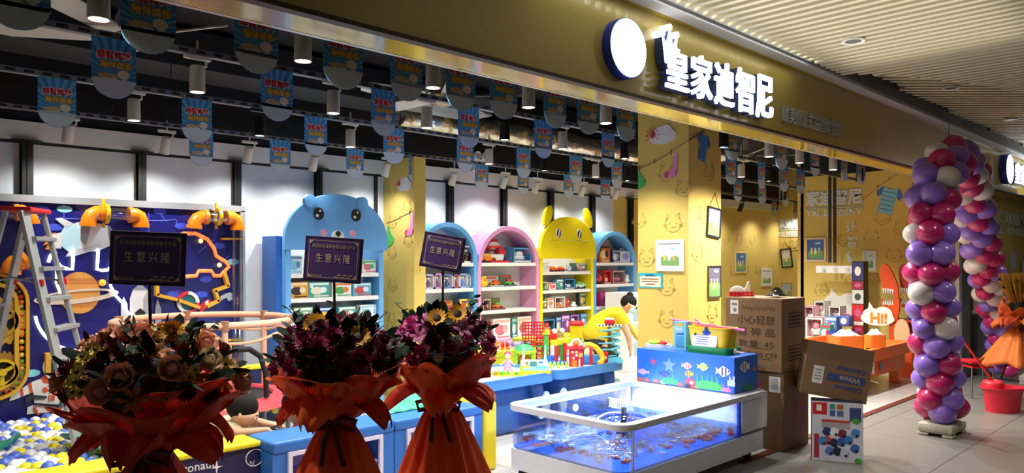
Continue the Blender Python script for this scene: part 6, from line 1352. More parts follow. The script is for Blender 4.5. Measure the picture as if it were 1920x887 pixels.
b = B(); ib = mat('#3a4a86', .7); M = TR(.07, -.002, .17) @ Matrix.Rotation(PI, 4, 'Y'); letters(b, 'Dinosaur', .05, ib, M @ TR(-.02, 0, -.075), .001, .001, width=.22)
b.prism([(-.14, -.03), (.14, -.03), (.14, .03), (-.14, .03)], -.001, 0, ib, M); letters(b, 'Winca', .05, mat('#b8a890', .7), M @ TR(-.03, -.001, 0), .001, .001, width=.16)
letters(b, 'lekmoo', .04, ib, M @ TR(.0, 0, .075), .001, .001, width=.16); b.ring([(.0+.022*math.cos(2*PI*i/14)-.11, .075+.022*math.sin(2*PI*i/14)) for i in range(14)], [(.0+.014*math.cos(2*PI*i/14)-.11, .075+.014*math.sin(2*PI*i/14)) for i in range(14)], -.001, 0, ib, M)
b.build('printed_words', t)
b = B(); b.box((-.14, -.002, .17), (.08, .002, .14), WHITE); 
for i in range(4): b.box((-.14, -.0035, .21-.025*i), (.055, .001, .008), GREY)
b.build('shipping_label', t)
# ================================================================== FLOWER STANDS IN FRONT OF THE SHOP
def paper_mat(col, trans=.35):
    m = bpy.data.materials.new('paper_finish'); m.use_nodes = True; nt = m.node_tree; p = nt.nodes['Principled BSDF']; out = nt.nodes['Material Output']
    c = lin(col); p.inputs['Base Color'].default_value = c; p.inputs['Roughness'].default_value = .65
    tr = nt.nodes.new('ShaderNodeBsdfTranslucent'); tr.inputs[0].default_value = c; mx = nt.nodes.new('ShaderNodeMixShader'); mx.inputs[0].default_value = trans
    tc = nt.nodes.new('ShaderNodeTexCoord'); n = nt.nodes.new('ShaderNodeTexNoise'); n.inputs['Scale'].default_value = 14; bu = nt.nodes.new('ShaderNodeBump'); bu.inputs['Strength'].default_value = .3; bu.inputs['Distance'].default_value = .02
    nt.links.new(tc.outputs['Object'], n.inputs['Vector']); nt.links.new(n.outputs['Fac'], bu.inputs['Height']); nt.links.new(bu.outputs['Normal'], p.inputs['Normal'])
    nt.links.new(p.outputs[0], mx.inputs[1]); nt.links.new(tr.outputs[0], mx.inputs[2]); nt.links.new(mx.outputs[0], out.inputs[0]); return m
PO, PR, PS = paper_mat('#f07a34', .42), paper_mat('#dc4624', .38), paper_mat('#ee6426', .35)
FL = {}
def petal(b, M, L, w, cup, m):
    b.add([(0, -w*.3, 0), (L*.5, -w*.5, cup*.35), (L*.85, -w*.38, cup*.85), (L, 0, cup), (L*.85, w*.38, cup*.85), (L*.5, w*.5, cup*.35), (0, w*.3, 0), (L*.5, 0, cup*.18)], [(0, 1, 7), (1, 2, 3, 7), (7, 3, 4, 5), (0, 7, 5, 6)][0:1]+[(1, 2, 3, 7), (7, 3, 4, 5), (7, 5, 6), (0, 7, 6)], m, M)
def flower(kind, c1, c2='#3a2414'):
    """one bloom looking up along +z"""
    key = (kind, c1, c2)
    if key in FL: return FL[key]
    b = B(); m1 = mat(c1, .6, var=.15, scale=40); m2 = mat(c2, .7)
    if kind == 'sunflower':
        for l, n in ((0, 16), (1, 14)):
            for i in range(n): petal(b, RZ(2*PI*(i+.5*l)/n) @ TR(.018, 0, .003*l) @ Matrix.Rotation(-.15-.2*l, 4, 'Y'), .036-.004*l, .016, .004, m1)
        b.ball((0, 0, .004), (.021, .021, .009), m2, 14, 8)
    elif kind == 'mum':
        for l in range(5):
            n = 18-2*l; tilt = .15+.3*l
            for i in range(n): petal(b, RZ(2*PI*(i+.5*(l % 2))/n) @ TR(.006, 0, .004*l) @ Matrix.Rotation(-tilt, 4, 'Y'), .05-.006*l, .013, .012, m1)
        b.ball((0, 0, .015), .012, m1, 8, 6)
    elif kind == 'rose':
        for l in range(4):
            n = 6-l; tilt = .35+.33*l
            for i in range(n): petal(b, RZ(2*PI*i/n+l*.6) @ TR(.004, 0, .002*l) @ Matrix.Rotation(-tilt, 4, 'Y'), .045-.006*l, .05-.006*l, .022, m1)
        b.ball((0, 0, .02), (.018, .018, .022), m1, 10, 8)
    elif kind == 'daisy':
        for q in range(7):
            a = 2*PI*q/6; o = (.03*math.cos(a), .03*math.sin(a), 0) if q < 6 else (0, 0, .012)
            for i in range(9): petal(b, TR(*o) @ RZ(2*PI*i/9) @ TR(.004, 0, 0) @ Matrix.Rotation(-.3, 4, 'Y'), .016, .009, .003, m1)
            b.ball((o[0], o[1], o[2]+.005), .006, m2, 7, 5)
    elif kind == 'lily':
        for i in range(6): petal(b, RZ(2*PI*i/6) @ TR(.004, 0, 0) @ Matrix.Rotation(-.6, 4, 'Y'), .065, .026, -.012, m1)
        for i in range(5): b.cyl((0, 0, 0), (.012*math.cos(i*1.25), .012*math.sin(i*1.25), .05), .0015, m2, n=4)
    o = b.build('flower', None, 50); me = o.data; bpy.data.objects.remove(o); FL[key] = me; return me
def flower_stand(px, Y, rot, recipe, seed, label, sign, ncount=40, leafs=60, paper=(PO, PR, PS), R=.275, extra=(), skirt=.80):
    rn = random.Random(seed); g = at(px, 487, Y=Y); t = thing('flower_stand', label, 'flower stand', (g.x, g.y, 0), VIEW_ROT+rot, 'opening-day flower stands')
    for i in range(3):
        a = 2*PI*i/3+.4; b = B(); b.cyl((0, 0, .86), (.26*math.cos(a), .26*math.sin(a), .0), .010, BLACK, n=8); b.build('leg', t, 40)
    b = B(); b.cyl((0, 0, .5), (0, 0, 1.12), .016, BLACK); b.build('stem_pole', t, 40)
    # skirt of folded paper
    def sk(u, v):
        a = u*2*PI; f = 1+.13*math.sin(a*7+seed)*(.3+v)+.06*math.sin(a*13)
        r = (.055+.29*v**.8)*f; return Vector((r*math.cos(a), r*math.sin(a), .875-v*(skirt-.06*math.sin(a*3+seed)-(.14*abs(math.sin(a*2)) if skirt < .7 else 0))))
    b = B(); b.grid(sk, 84, 12, paper[2], True); b.build('paper_skirt', t, 35, solid=.002)
    # wrapped sheets: two tiers, each a square sheet with turned corners
    for k in range(8):
        a0 = 2*PI*k/8+rn.uniform(-.15, .15); m = paper[0] if (k+seed) % 3 else paper[1]; hgt = rn.uniform(.16, .24); wd = rn.uniform(.75, 1.0); fl = rn.uniform(0, 6)
        def sh(u, v):
            q = (u-.5)*2; a = a0+q*wd*(.55+.25*v); tip = 1-.30*abs(q)**1.5
            r = (.055+(R-.03)*(v*tip)**.6)*(1+.06*math.sin(q*7+fl)*v); z = .86+(hgt+.06)*(v*tip)**.9+.02*math.sin(q*5+fl)*v
            if v > .8: r += (v-.8)*.18; z -= (v-.8)*.1*math.sin(fl*2)
            return Vector((r*math.cos(a), r*math.sin(a), z))
        b = B(); b.grid(sh, 15, 10, m); b.build('wrapping_sheet', t, 35, solid=.0015)
    for k in range(6):
        a0 = 2*PI*(k+.5)/6+rn.uniform(-.25, .25); m = paper[1] if k % 2 else paper[0]; fl = rn.uniform(0, 6); ln = rn.uniform(.19, .26); up = rn.uniform(.08, .15)
        def sh(u, v):
            q = (u-.5)*2; wv = 1-.8*v**4; a = a0+q*.62*wv; r = .06+ln*v*(1+.05*math.sin(q*6+fl))
            z = .875+up*math.sin(v*PI*.85)-.05*v*v+.025*math.sin(q*8+fl)*v
            return Vector((r*math.cos(a), r*math.sin(a), z))
        b = B(); b.grid(sh, 11, 9, m); b.build('wrapping_sheet', t, 35, solid=.0015)
    # ribbon bow
    rb_ = mat('#4a1a16', .55); b = B()
    b.lathe([(.066, .855), (.07, .87), (.066, .885)], rb_, n=20)
    for s in (-1, 1):
        b.tube([(0, -.09, .87), (s*.05, -.12, .9), (s*.11, -.11, .885), (s*.1, -.11, .845), (s*.04, -.11, .855), (0, -.09, .87)], .012, rb_, 6)
        b.tube([(0, -.09, .87), (s*.03, -.13, .8), (s*.05+.02, -.17, .7)], .013, rb_, 6)
    b.build('ribbon_bow', t, 60)
    # leaves
    lm = [mat('#12241a', .8, var=.2, spec=.2), mat('#1c3020', .8, var=.2, spec=.2), mat('#0e1812', .8, var=.2, spec=.2)]; b = B()
    for i in range(leafs):
        a = rn.uniform(0, 2*PI); e = rn.uniform(-.1, 1.3); d = Vector((math.cos(a)*math.cos(e), math.sin(a)*math.cos(e), math.sin(e)))
        p = Vector((0, 0, 1.14))+Vector((d.x*R*.92, d.y*R*.92, d.z*.15)); L = rn.uniform(.07, .13); d2 = (d+Vector((rn.uniform(-.5, .5), rn.uniform(-.5, .5), rn.uniform(-.2, .5)))).normalized()
        M = TR(*p) @ d2.to_track_quat('X', 'Z').to_matrix().to_4x4() @ Matrix.Rotation(rn.uniform(-1, 1), 4, 'X'); petal(b, M, L, L*.42, rn.uniform(-.03, .03), lm[i % 3])
    for i in range(7):      # eucalyptus sprays
        a = rn.uniform(0, 2*PI); e = rn.uniform(.2, 1.0); d = Vector((math.cos(a)*math.cos(e), math.sin(a)*math.cos(e), math.sin(e))); p = Vector((0, 0, 1.14))+Vector((d.x*R*.8, d.y*R*.8, d.z*.16)); q = p+d*.16
        b.tube([p, p.lerp(q, .5)+Vector((0, 0, .01)), q], .002, lm[0], 4)
        for j in range(6):
            c = p.lerp(q, .25+.15*j); M = TR(*c) @ Matrix.Rotation(rn.uniform(0, 3), 4, 'Z') @ Matrix.Rotation(rn.uniform(-1, 1), 4, 'X'); petal(b, M, .035, .032, .004, lm[1])
    o = b.build('foliage', t, 60); o['kind'] = 'stuff'
    b = B(); b.ball((0, 0, 1.07), (R*.62, R*.62, .15), mat('#101a14', .9), 18, 10); b.build('flower_foam', t, 60)
    # blooms over a dome, golden-angle spread
    names = {'sunflower': 'sunflower', 'mum': 'chrysanthemum', 'rose': 'rose', 'daisy': 'daisy_cluster', 'lily': 'lily'}
    for i in range(ncount):
        f = (i+.5)/ncount; e = math.asin(1-f*1.14); a = i*2.39996+seed
        d = Vector((math.cos(a)*math.cos(e), math.sin(a)*math.cos(e), math.sin(e))); kind, c1, c2, sc = recipe[rn.choices(range(len(recipe)), [r[4] for r in recipe])[0]][:4]
        o = bpy.data.objects.new(names[kind], flower(kind, c1, c2)); C.objects.link(o); o.parent = t
        o.location = Vector((0, 0, 1.13))+Vector((d.x*R, d.y*R, d.z*.19))*rn.uniform(.94, 1.06)
        dd = (d+Vector((0, -.25, .1))).normalized(); o.rotation_euler = dd.to_track_quat('Z', 'Y').to_euler(); s_ = sc*rn.uniform(.85, 1.15); o.scale = (s_,)*3
    for kind, c1, c2, sc, x, y, z in extra:
        o = bpy.data.objects.new(names[kind], flower(kind, c1, c2)); C.objects.link(o); o.parent = t; o.location = (x, y, z); d = Vector((x*.6, -.8, .5)).normalized(); o.rotation_euler = d.to_track_quat('Z', 'Y').to_euler(); o.scale = (sc,)*3
    if sign:
        sx, sz, w, h, roll, yaw = sign
        M = TR(sx, -.02, sz) @ RZ(yaw) @ Matrix.Rotation(roll, 4, 'Y')
        st = B(); st.cyl((sx*.6, -.0, 1.1), (sx, -.008, sz-h*.3), .006, BLACK, n=8); st.build('sign_stick', t, 40)
        b = B(); b.box((0, 0, 0), (w, .008, h), mat('#2a1a44', .45), .002, M); sb = b.build('sign_board', t)
        b = B(); b.box((0, -.0045, 0), (w-.022, .002, h-.022), mat('#543a78', .45), 0, M)
        gm = mat('#d0b8a4', .5); n = 3
        for q in (w/2-.02,):
            zz = h/2-.018
            b.ring([(-q, -zz), (q, -zz), (q, zz), (-q, zz)], [(-q+.0025, -zz+.0025), (q-.0025, -zz+.0025), (q-.0025, zz-.0025), (-q+.0025, zz-.0025)], -.0065, -.0055, gm, M)
            for ax in (-1, 1):
                for az in (-1, 1): b.prism([(ax*q, az*zz), (ax*(q-.022), az*zz), (ax*(q-.015), az*(zz-.006)), (ax*(q-.006), az*(zz-.015)), (ax*q, az*(zz-.022))], -.007, -.0055, gm, M)
        o = b.build('sign_face', sb)
        b = B(); letters(b, '热烈庆祝皇家迪智尼盛大开业', .02, gm, M @ TR(0, -.007, h*.29), .001, 0, width=w*.74, height=h*.085); b.build('heading_lettering', sb); b = B()
        letters(b, '生意兴隆', .05, mat('#ecd6be', .5), M @ TR(0, -.007, h*.03), .001, 0, width=w*.6, height=h*.2, space=1.4); b.build('slogan_lettering', sb); b = B()
        letters(b, '世贸花店', .012, gm, M @ TR(-w*.27, -.007, -h*.37), .001, 0, width=w*.2, height=h*.045)
        for i in range(3): b.box((w*.12+w*.1*i, -.007, -h*.335), (w*.07, .001, h*.022), gm, 0, M); b.box((w*.08+w*.1*i, -.007, -h*.385), (w*.08, .001, h*.02), gm, 0, M)
        b.build('small_lettering', sb)
    return t
def local_sign(px, Y, cx, cy, w, h, roll, yaw):
    k = ppm(px, Y=Y); return ((cx-px)*k, CAM_H-(cy-HORIZON)*k, w*k, h*k, math.radians(roll), yaw)
YFS = 3.0
flower_stand(288, YFS, .05, [('rose', '#e0a488', '#3a2414', 1.15, 4), ('mum', '#6a1628', '#3a2414', .8, 3), ('daisy', '#d8c040', '#3a2414', 1.3, 2.4), ('rose', '#ecd8b8', '#3a2414', 1.05, 1.6), ('lily', '#c87838', '#3a2414', .8, 1)], 3,
    'flower stand with yellow daisies and peach roses in dark red paper', local_sign(288, YFS, 282, 485, 139, 100, 2.2, .0), 66, 80, (PR, PR, PR), .285, [('daisy', '#d2b43a', '#3a2414', 1.3, -.11, -.19, 1.24), ('mum', '#c89028', '#6a4a18', .9, .11, -.1, 1.33), ('daisy', '#d2c03a', '#3a2414', 1.1, .19, -.18, 1.2), ('rose', '#d89a80', '#3a2414', 1.1, -.02, -.26, 1.18)])
flower_stand(632, YFS, .0, [('mum', '#8a1c50', '#3a2414', .95, 4), ('mum', '#5e1430', '#3a2414', .9, 4), ('lily', '#a03060', '#3a2414', .7, 1.5), ('daisy', '#c8bcb0', '#3a2414', .5, .5)], 8,
    'flower stand with crimson chrysanthemums and two sunflowers behind the pit wall corner', local_sign(632, YFS, 627, 487, 108, 84, 4.0, .0), 66, 80, (PO, PR, PS), .255, [('sunflower', '#e0a020', '#3a2010', 1.15, -.065, -.12, 1.31), ('sunflower', '#dca028', '#3a2010', 1.1, .13, -.16, 1.26)])
flower_stand(828, YFS, -.05, [('mum', '#b0387a', '#3a2414', .9, 4), ('lily', '#c05a94', '#3a2414', .8, 2.5), ('mum', '#6a1a3c', '#3a2414', .9, 3), ('daisy', '#c8bcb0', '#3a2414', .5, .6)], 14,
    'flower stand with pink and magenta blooms nearest to the fish tank', local_sign(828, YFS, 831, 473, 80, 66, 10.5, -.1), 66, 80, (PO, PR, PS), .235, [('sunflower', '#dca028', '#3a2010', 1.0, .0, -.16, 1.31), ('sunflower', '#dca028', '#3a2010', 1.0, .1, -.14, 1.33)])
# ================================================================== BALLOON ARCH
bp = [at(px, py, Y=2.13 if px < 1800 else 2.13+.32*min(1, (px-1800)/60)) for px, py in ((1766, 775), (1760, 700), (1752, 600), (1746, 520), (1744, 440), (1748, 380), (1757, 330), (1775, 300), (1796, 300), (1812, 330), (1822, 380), (1832, 430), (1845, 490), (1862, 560), (1880, 630), (1888, 690))]
base = Vector((bp[0].x, 2.13, 0)); arch = thing('balloon_arch', 'arch of purple, magenta and white balloons standing on the tiled mall floor', 'balloon arch', base)
bcol = {'purple': mat('#8f6cd6', .28, coat=.4, var=.03), 'magenta': mat('#c0206e', .28, coat=.4, var=.03), 'white': mat('#dcd6d8', .28, coat=.4, var=.03)}
bme = {}
for nme, m in bcol.items():
    b = B(); R_ = .112; b.lathe([(0, -R_*1.12)]+[(R_*math.sin(a)*(1-.12*max(0, -math.cos(a))), -R_*math.cos(a)*(1.08 if math.cos(a) > 0 else 1.0)) for a in [PI*i/14 for i in range(1, 14)]]+[(0, R_)], m, n=20); b.lathe([(.0, -R_*1.1), (.012, -R_*1.18), (.014, -R_*1.2)], m, n=8)
    o = b.build('balloon', None, 60); bme[nme] = o.data; bpy.data.objects.remove(o)
# resample the path
seg = []; 
for p, q in zip(bp, bp[1:]): seg += [p.lerp(q, i/40) for i in range(40)]
acc, path = 0, [seg[0]]; step = .168
for p, q in zip(seg, seg[1:]):
    acc += (q-p).length
    if acc >= step: path.append(q); acc -= step
rn = random.Random(21); allb = []
for i, p in enumerate(path):
    d = (path[min(i+1, len(path)-1)]-path[max(i-1, 0)]).normalized(); s1 = d.cross(Vector((0, 1, 0))).normalized(); s2 = d.cross(s1)
    n_ = 4
    for k in range(n_):
        a = 2*PI*k/n_+(i % 2)*PI/4+.3; r = .118; c = p+(s1*math.cos(a)+s2*math.sin(a))*r+Vector((0, 0, .06 if i == 0 else 0))
        if c.z < .14: c.z = .16
        allb.append((c, (s1*math.cos(a)+s2*math.sin(a)), rn.choices(['purple', 'magenta', 'white'], [42, 38, 20])[0]))
allb.sort(key=lambda q: q[0].length)
st = B()
for i, (c, d, nme) in enumerate(allb):
    if i < 100:
        o = bpy.data.objects.new('balloon', bme[nme]); C.objects.link(o); o.parent = arch; o.location = c-base; o.rotation_euler = (-d).to_track_quat('-Z', 'Y').to_euler() if False else d.to_track_quat('Z', 'Y').to_euler(); s_ = rn.uniform(.9, 1.08); o.scale = (s_,)*3; o['label'] = nme+' balloon'
    else: st.ball(c-base, .105, bcol[nme], 14, 9)
if st.v: o = st.build('balloons', arch, 60); o['kind'] = 'stuff'
b = B()
for i, (c, d, nme) in enumerate(allb[:100]):      # dark blue foil print smudges of lettering on some balloons
    if i % 9 == 3:
        f = (Vector((0, 0, CAM_H))-c).normalized(); e = c+f*.113-base; b.box((0, 0, 0), (.07, .02, .003), mat('#2a3a9a', .5), 0, TR(*e) @ f.to_track_quat('Z', 'Y').to_matrix().to_4x4() @ RZ(rn.uniform(-1, 1)))
b = B(); b.tube([p-base for p in path], .014, WHITE, 8); b.build('arch_pole', arch, 60)
conc = mat('#b9b4a4', .8, var=.1, bump=.3)
for q, nm in ((0, 'near'), (-1, 'far')):
    e = bp[q]-base; b = B(); b.box((e.x, 0, .07), (.44, .3, .09), conc, .03); b.lathe([(.16, .115), (.1, .13), (.06, .2), (.03, .21)], conc, (e.x, 0, 0), 16)
    for sx in (-1, 1):
        for sy in (-1, 1): b.box((e.x+sx*.16, sy*.1, .014), (.11, .09, .028), conc, .01)
    b.build('base_block', arch, 40)
b = B(); tp = at(1782, 205, Y=2.13); q = at(1777, 278, Y=2.13); b.tube([q-base, tp-base], .0035, mat('#6a665e', .6), 5); b.build('hanging_cord', arch)
# ================================================================== RED BUCKET, STOOL, FAR FLOWER STAND
p = at(1880, 772, Z=0); rm = mat('#d8263a', .42)
t = thing('mop_bucket', 'red plastic mop bucket on the mall floor beside the balloon arch', 'bucket', p, VIEW_ROT)
def ov(rx, ry, z, n=26): return [(rx*math.cos(2*PI*i/n), ry*math.sin(2*PI*i/n), z) for i in range(n)]
b = B(); L_ = [ov(.165, .12, 0), ov(.19, .14, .2), ov(.205, .155, .24), ov(.225, .17, .25), ov(.225, .17, .265), ov(.195, .145, .262), ov(.16, .115, .03)]; n = 26
b.add([v for l in L_ for v in l], [tuple(reversed(range(n)))]+[(k*n+i, k*n+(i+1) % n, (k+1)*n+(i+1) % n, (k+1)*n+i) for k in range(6) for i in range(n)]+[tuple(range(6*n, 7*n))], rm); b.build('bucket_body', t, 50)
b = B(); b.lathe([(.10, .25), (.105, .3), (.085, .33), (.05, .335), (.03, .3)], rm, (-.1, 0, 0), 20); b.build('wringer', t, 50)
t2 = thing('mop', 'red mop handle leaning out of the red bucket', 'mop', p+Vector((0, 0, .06)), VIEW_ROT)
b = B(); b.cyl((-.06, 0, .2), (-.42, .12, .78), .012, RED); b.build('handle', t2, 40); b = B(); b.lathe([(.05, .0), (.055, .1), (.02, .2), (.0, .22)], mat('#d8d4cc', .9), (-.08, 0, .0), 12); b.build('mop_head', t2, 50)
p = at(1833, 745, Z=0); t = thing('folding_stool', 'red topped folding stool behind the balloon arch', 'stool', p, VIEW_ROT)
b = B(); b.box((0, 0, .42), (.3, .24, .04), RED, .015); b.box((0, -.0, .36), (.26, .2, .02), RED, .006); b.build('seat', t, 40)
for sx in (-1, 1):
    for sy in (-1, 1): b = B(); b.cyl((sx*.12, sy*.09, .36), (sx*.13, sy*.1, 0), .009, STEEL); b.build('leg', t)
fs = flower_stand(1912, 1.93, .1, [('mum', '#c8741c', '#3a2414', .8, 1), ('mum', '#8a5a1c', '#3a2414', .7, 1)], 5, 'flower stand with orange paper and a dried straw sheaf at the right edge', None, 10, 10, (paper_mat('#e2762a', .3), paper_mat('#d0562a', .3), paper_mat('#e07a2a', .25)), .15, (), .5)
b = B(); sm = mat('#a8761e', .9, var=.3)
for i in range(420):
    a = rn.uniform(0, 2*PI); r = .13*math.sqrt(rn.random()); b.cyl((r*.4*math.cos(a), r*.4*math.sin(a), 1.08), (r*1.2*math.cos(a)-.06, r*1.2*math.sin(a), 1.36+rn.uniform(-.04, .1)), .004, sm, n=4)
o = b.build('straw_sheaf', fs); o['kind'] = 'stuff'
# ================================================================== WALL DECALS, PICTURES, LETTERING
def decal(name, label, cat, M, build_fn):
    t = thing(name, label, cat, M.to_translation(), 0); t.rotation_euler = M.to_euler(); build_fn(t); return t
def MX(px, py, X, off=.004): return TR(*at(px, py, X=X-off)) @ FACE_X
def MY(px, py, Y, off=.004): return TR(*at(px, py, Y=Y-off))
def cloud_sun(t, s, sun=True):
    b = B(); P = []
    for cx, cz, r in ((-.5, -.1, .32), (-.2, .25, .38), (.3, .3, .42), (.6, -.05, .34)): P += [(cx+r*math.cos(a), cz+r*math.sin(a)) for a in ()]
    for k, (cx, cz, rx, rz) in enumerate(((-.45, -.12, .4, .3), (-.1, .15, .42, .42), (.32, .18, .44, .46), (.68, -.05, .36, .34), (.1, -.22, .7, .26))): b.disc((cx*s, cz*s), rx*s, rz*s, -.002-.001*k, .0002*k, mat('#e8e8ea', .6), 18)
    b.build('cloud', t)
    if sun:
        b = B(); c = (-.62*s, .1*s); b.tube([(c[0]+.24*s*q/22*math.cos(q*.7), -.006, c[1]+.24*s*q/22*math.sin(q*.7)) for q in range(23)], .035*s, mat('#d04a58', .6), 4)
        for i in range(10): a = 2*PI*i/10; b.cyl((c[0]+.34*s*math.cos(a), -.005, c[1]+.34*s*math.sin(a)), (c[0]+.48*s*math.cos(a), -.005, c[1]+.48*s*math.sin(a)), .025*s, mat('#d04a58', .6), n=4)
        b.build('sun', t)
def sock(t, h):
    b = B(); P = [(.18, .5), (.42, .5), (.44, -.1), (.40, -.34), (.2, -.48), (-.25, -.5), (-.42, -.42), (-.38, -.26), (-.05, -.2), (.12, -.05)]
    b.prism([(x*h*.75, z*h) for x, z in P], -.003, 0, mat('#e088b8', .6)); b.prism([(x*h*.75, z*h) for x, z in [(-.12, -.2), (-.2, -.49), (-.34, -.47), (-.42, -.4), (-.36, -.26)]], -.004, -.003, mat('#c8406a', .6)); b.prism([(x*h*.75, z*h) for x, z in [(.28, -.44), (.42, -.3), (.43, -.15), (.32, -.22)]], -.004, -.003, mat('#c8406a', .6)); b.box((.3*h*.75, -.0035, .44*h), (.24*h*.75, .001, .05*h), mat('#f0c8dc', .6)); b.build('sock', t)
def briefs(t, h, w):
    b = B(); b.prism([(-w/2, h/2), (-w*.3, h*.5), (w*.1, h*.1), (w/2, -.08*h), (w*.3, -h*.3), (-w/2, -h/2)], -.003, 0, mat('#4ab85a', .6)); b.build('briefs', t)
def shirt(t, h, w, c1, c2):
    b = B(); b.prism([(-.28*w, .45*h), (-.1*w, .36*h), (.1*w, .36*h), (.28*w, .45*h), (.3*w, -.5*h), (-.3*w, -.5*h)], -.003, 0, mat(c1, .6)); b.build('body', t)
    for s in (-1, 1): b = B(); b.prism([(s*.28*w, .45*h), (s*.52*w, .2*h), (s*.42*w, .02*h), (s*.28*w, .15*h)], -.004, 0, mat(c2, .6)); b.build('sleeve', t)
    b = B()
    for i in range(5): b.box((0, -.0035, (.25-.15*i)*h), (.5*w, .001, .025*h), mat(c2, .6))
    b.build('stripes', t)
def line(name, label, pts, pegs):
    b = B(); b.tube(pts, .004, mat('#8a6a50', .7), 5); o = b.build(name); tag(o, label, 'wall decal')
    for p in pegs: b = B(); b.box((0, 0, 0), (.014, .006, .05), mat('#a8745a', .6), 0, TR(*p)); q = b.build('peg'); q.parent = o
sX = CX0
decal('cloud_decal', 'white cloud with a red spiral sun high on the yellow column', 'wall decal', MX(1240, 255, sX), lambda t: cloud_sun(t, .17))
decal('sock_decal', 'pink sock hanging from the printed clothesline on the yellow column', 'wall decal', MX(1258, 311, sX), lambda t: sock(t, .24))
decal('briefs_decal', 'green briefs decal at the left edge of the yellow column', 'wall decal', MX(1204, 338, sX), lambda t: briefs(t, .2, .1))
line('clothesline_decal', 'thin clothesline with wooden pegs drawn across the yellow column', [at(px, py, X=sX-.004) for px, py in ((1195, 318), (1215, 310), (1240, 297), (1262, 283), (1287, 266))], [at(px, py, X=sX-.006) for px, py in ((1199, 314), (1227, 303), (1258, 285))])
line('clothesline_decal', 'short end of the clothesline on the shaded side of the column', [at(px, py, Y=CY0-.004) for px, py in ((1289, 266), (1303, 257), (1322, 246))], [at(1306, 256, Y=CY0-.006)])
decal('shirt_decal', 'blue shirt decal on the shaded side of the yellow column', 'wall decal', MY(1319, 275, CY0) @ Matrix.Rotation(.25, 4, 'Y'), lambda t: shirt(t, .30, .22, '#4a86c0', '#3a6aa8'))
decal('cloud_decal', 'small white cloud with red sun on the pilaster beside the bear shelf', 'wall decal', MX(757, 347, PX0), lambda t: cloud_sun(t, .14))
decal('sock_decal', 'pink sock decal on the pilaster beside the bear shelf', 'wall decal', MX(767, 421, PX0), lambda t: sock(t, .26))
decal('briefs_decal', 'green briefs decal on the pilaster beside the bear shelf', 'wall decal', MX(733, 444, PX0), lambda t: briefs(t, .26, .14))
line('clothesline_decal', 'clothesline decal across the pilaster beside the bear shelf', [at(px, py, X=PX0-.004) for px, py in ((725, 418), (740, 413), (757, 404), (775, 395))], [at(px, py, X=PX0-.006) for px, py in ((750, 408), (768, 399))])
decal('shirt_decal', 'pale blue striped shirt decal with dark sleeves on the far yellow wall', 'wall decal', MX(1665, 374, XR) @ Matrix.Rotation(.28, 4, 'Y'), lambda t: shirt(t, .42, .36, '#8ac8e0', '#3a78c0'))
line('clothesline_decal', 'clothesline decal on the far yellow wall above the striped shirt', [at(px, py, X=XR-.004) for px, py in ((1617, 376), (1645, 352), (1670, 335), (1702, 314))], [at(px, py, X=XR-.006) for px, py in ((1645, 350), (1667, 335))])
def picture(t, w, h, frame, fw, art='hills', bg='#dfe8ea'):
    b = B(); b.ring([(-w/2, -h/2), (w/2, -h/2), (w/2, h/2), (-w/2, h/2)], [(-w/2+fw, -h/2+fw), (w/2-fw, -h/2+fw), (w/2-fw, h/2-fw), (-w/2+fw, h/2-fw)], -.02, 0, mat(frame, .5)); b.build('frame', t)
    b = B(); b.box((0, -.006, 0), (w-2*fw, .008, h-2*fw), mat(bg, .5)); iw, ih = w/2-fw*1.6, h/2-fw*1.6
    b.prism([(-iw, -ih), (iw, -ih), (iw, -ih*.2), (iw*.5, ih*.05), (0, -ih*.25), (-iw*.5, ih*.02), (-iw, -ih*.2)], -.0115, -.01, mat('#7aa860', .6))
    for i in range(3): x = (-.55+.5*i)*iw; b.disc((x, -ih*.25), iw*.16, ih*.3, -.0125, -.0105, mat(['#e0c848', '#f0eee4', '#c8a878'][i], .6), 12); b.disc((x, ih*.1), iw*.12, iw*.12, -.013, -.0105, mat('#f2ece0', .6), 12)
    b.disc((iw*.3, ih*.7), iw*.4, ih*.12, -.0125, -.0105, mat('#9fd0e4', .6), 14); b.build('print', t)
def framed(label, M, w, h, frame='#e8e6e0', fw=.03, roll=0, bg='#dfe8ea', cord=False):
    t = decal('framed_picture', label, 'picture', M @ Matrix.Rotation(roll, 4, 'Y'), lambda t: picture(t, w, h, frame, fw, bg=bg))
    if cord: b = B(); b.tube([(-w*.35, -.006, h/2), (.0, -.004, h/2+.15), (w*.35, -.006, h/2)], .003, INK, 4); b.build('hanging_cord', t)
def sizeX(x0, x1, y0, y1, X): a, c = at(x0, (y0+y1)/2, X=X), at(x1, (y0+y1)/2, X=X); return abs(a.y-c.y), at((x0+x1)/2, y0, X=X).z-at((x0+x1)/2, y1, X=X).z
def sizeY(x0, x1, y0, y1, Y): a, c = at(x0, (y0+y1)/2, Y=Y), at(x1, (y0+y1)/2, Y=Y); return abs(a.x-c.x), at((x0+x1)/2, y0, Y=Y).z-at((x0+x1)/2, y1, Y=Y).z
w, h = sizeX(1231, 1283, 449, 508, sX); framed('white framed picture of hills on the lit side of the yellow column', MX(1257, 479, sX, 0), w, h, fw=.035)
w, h = sizeY(1324, 1352, 390, 446, CY0); framed('tilted black framed picture on the shaded side of the column', MY(1337, 417, CY0, 0), w*.9, h, '#1a1c22', .014, .1, '#8a90a8', True)
w, h = sizeY(1326, 1350, 498, 558, CY0); framed('dark frameless picture low on the shaded side of the column', MY(1338, 528, CY0, 0), w, h, '#5a5038', .008, 0, '#6a6a78')
w, h = sizeY(1377, 1398, 472, 512, YB); framed('blue poster with a pale border on the far back wall', MY(1388, 492, YB, 0), w, h, '#e8d49a', .03, 0, '#4a78b0')
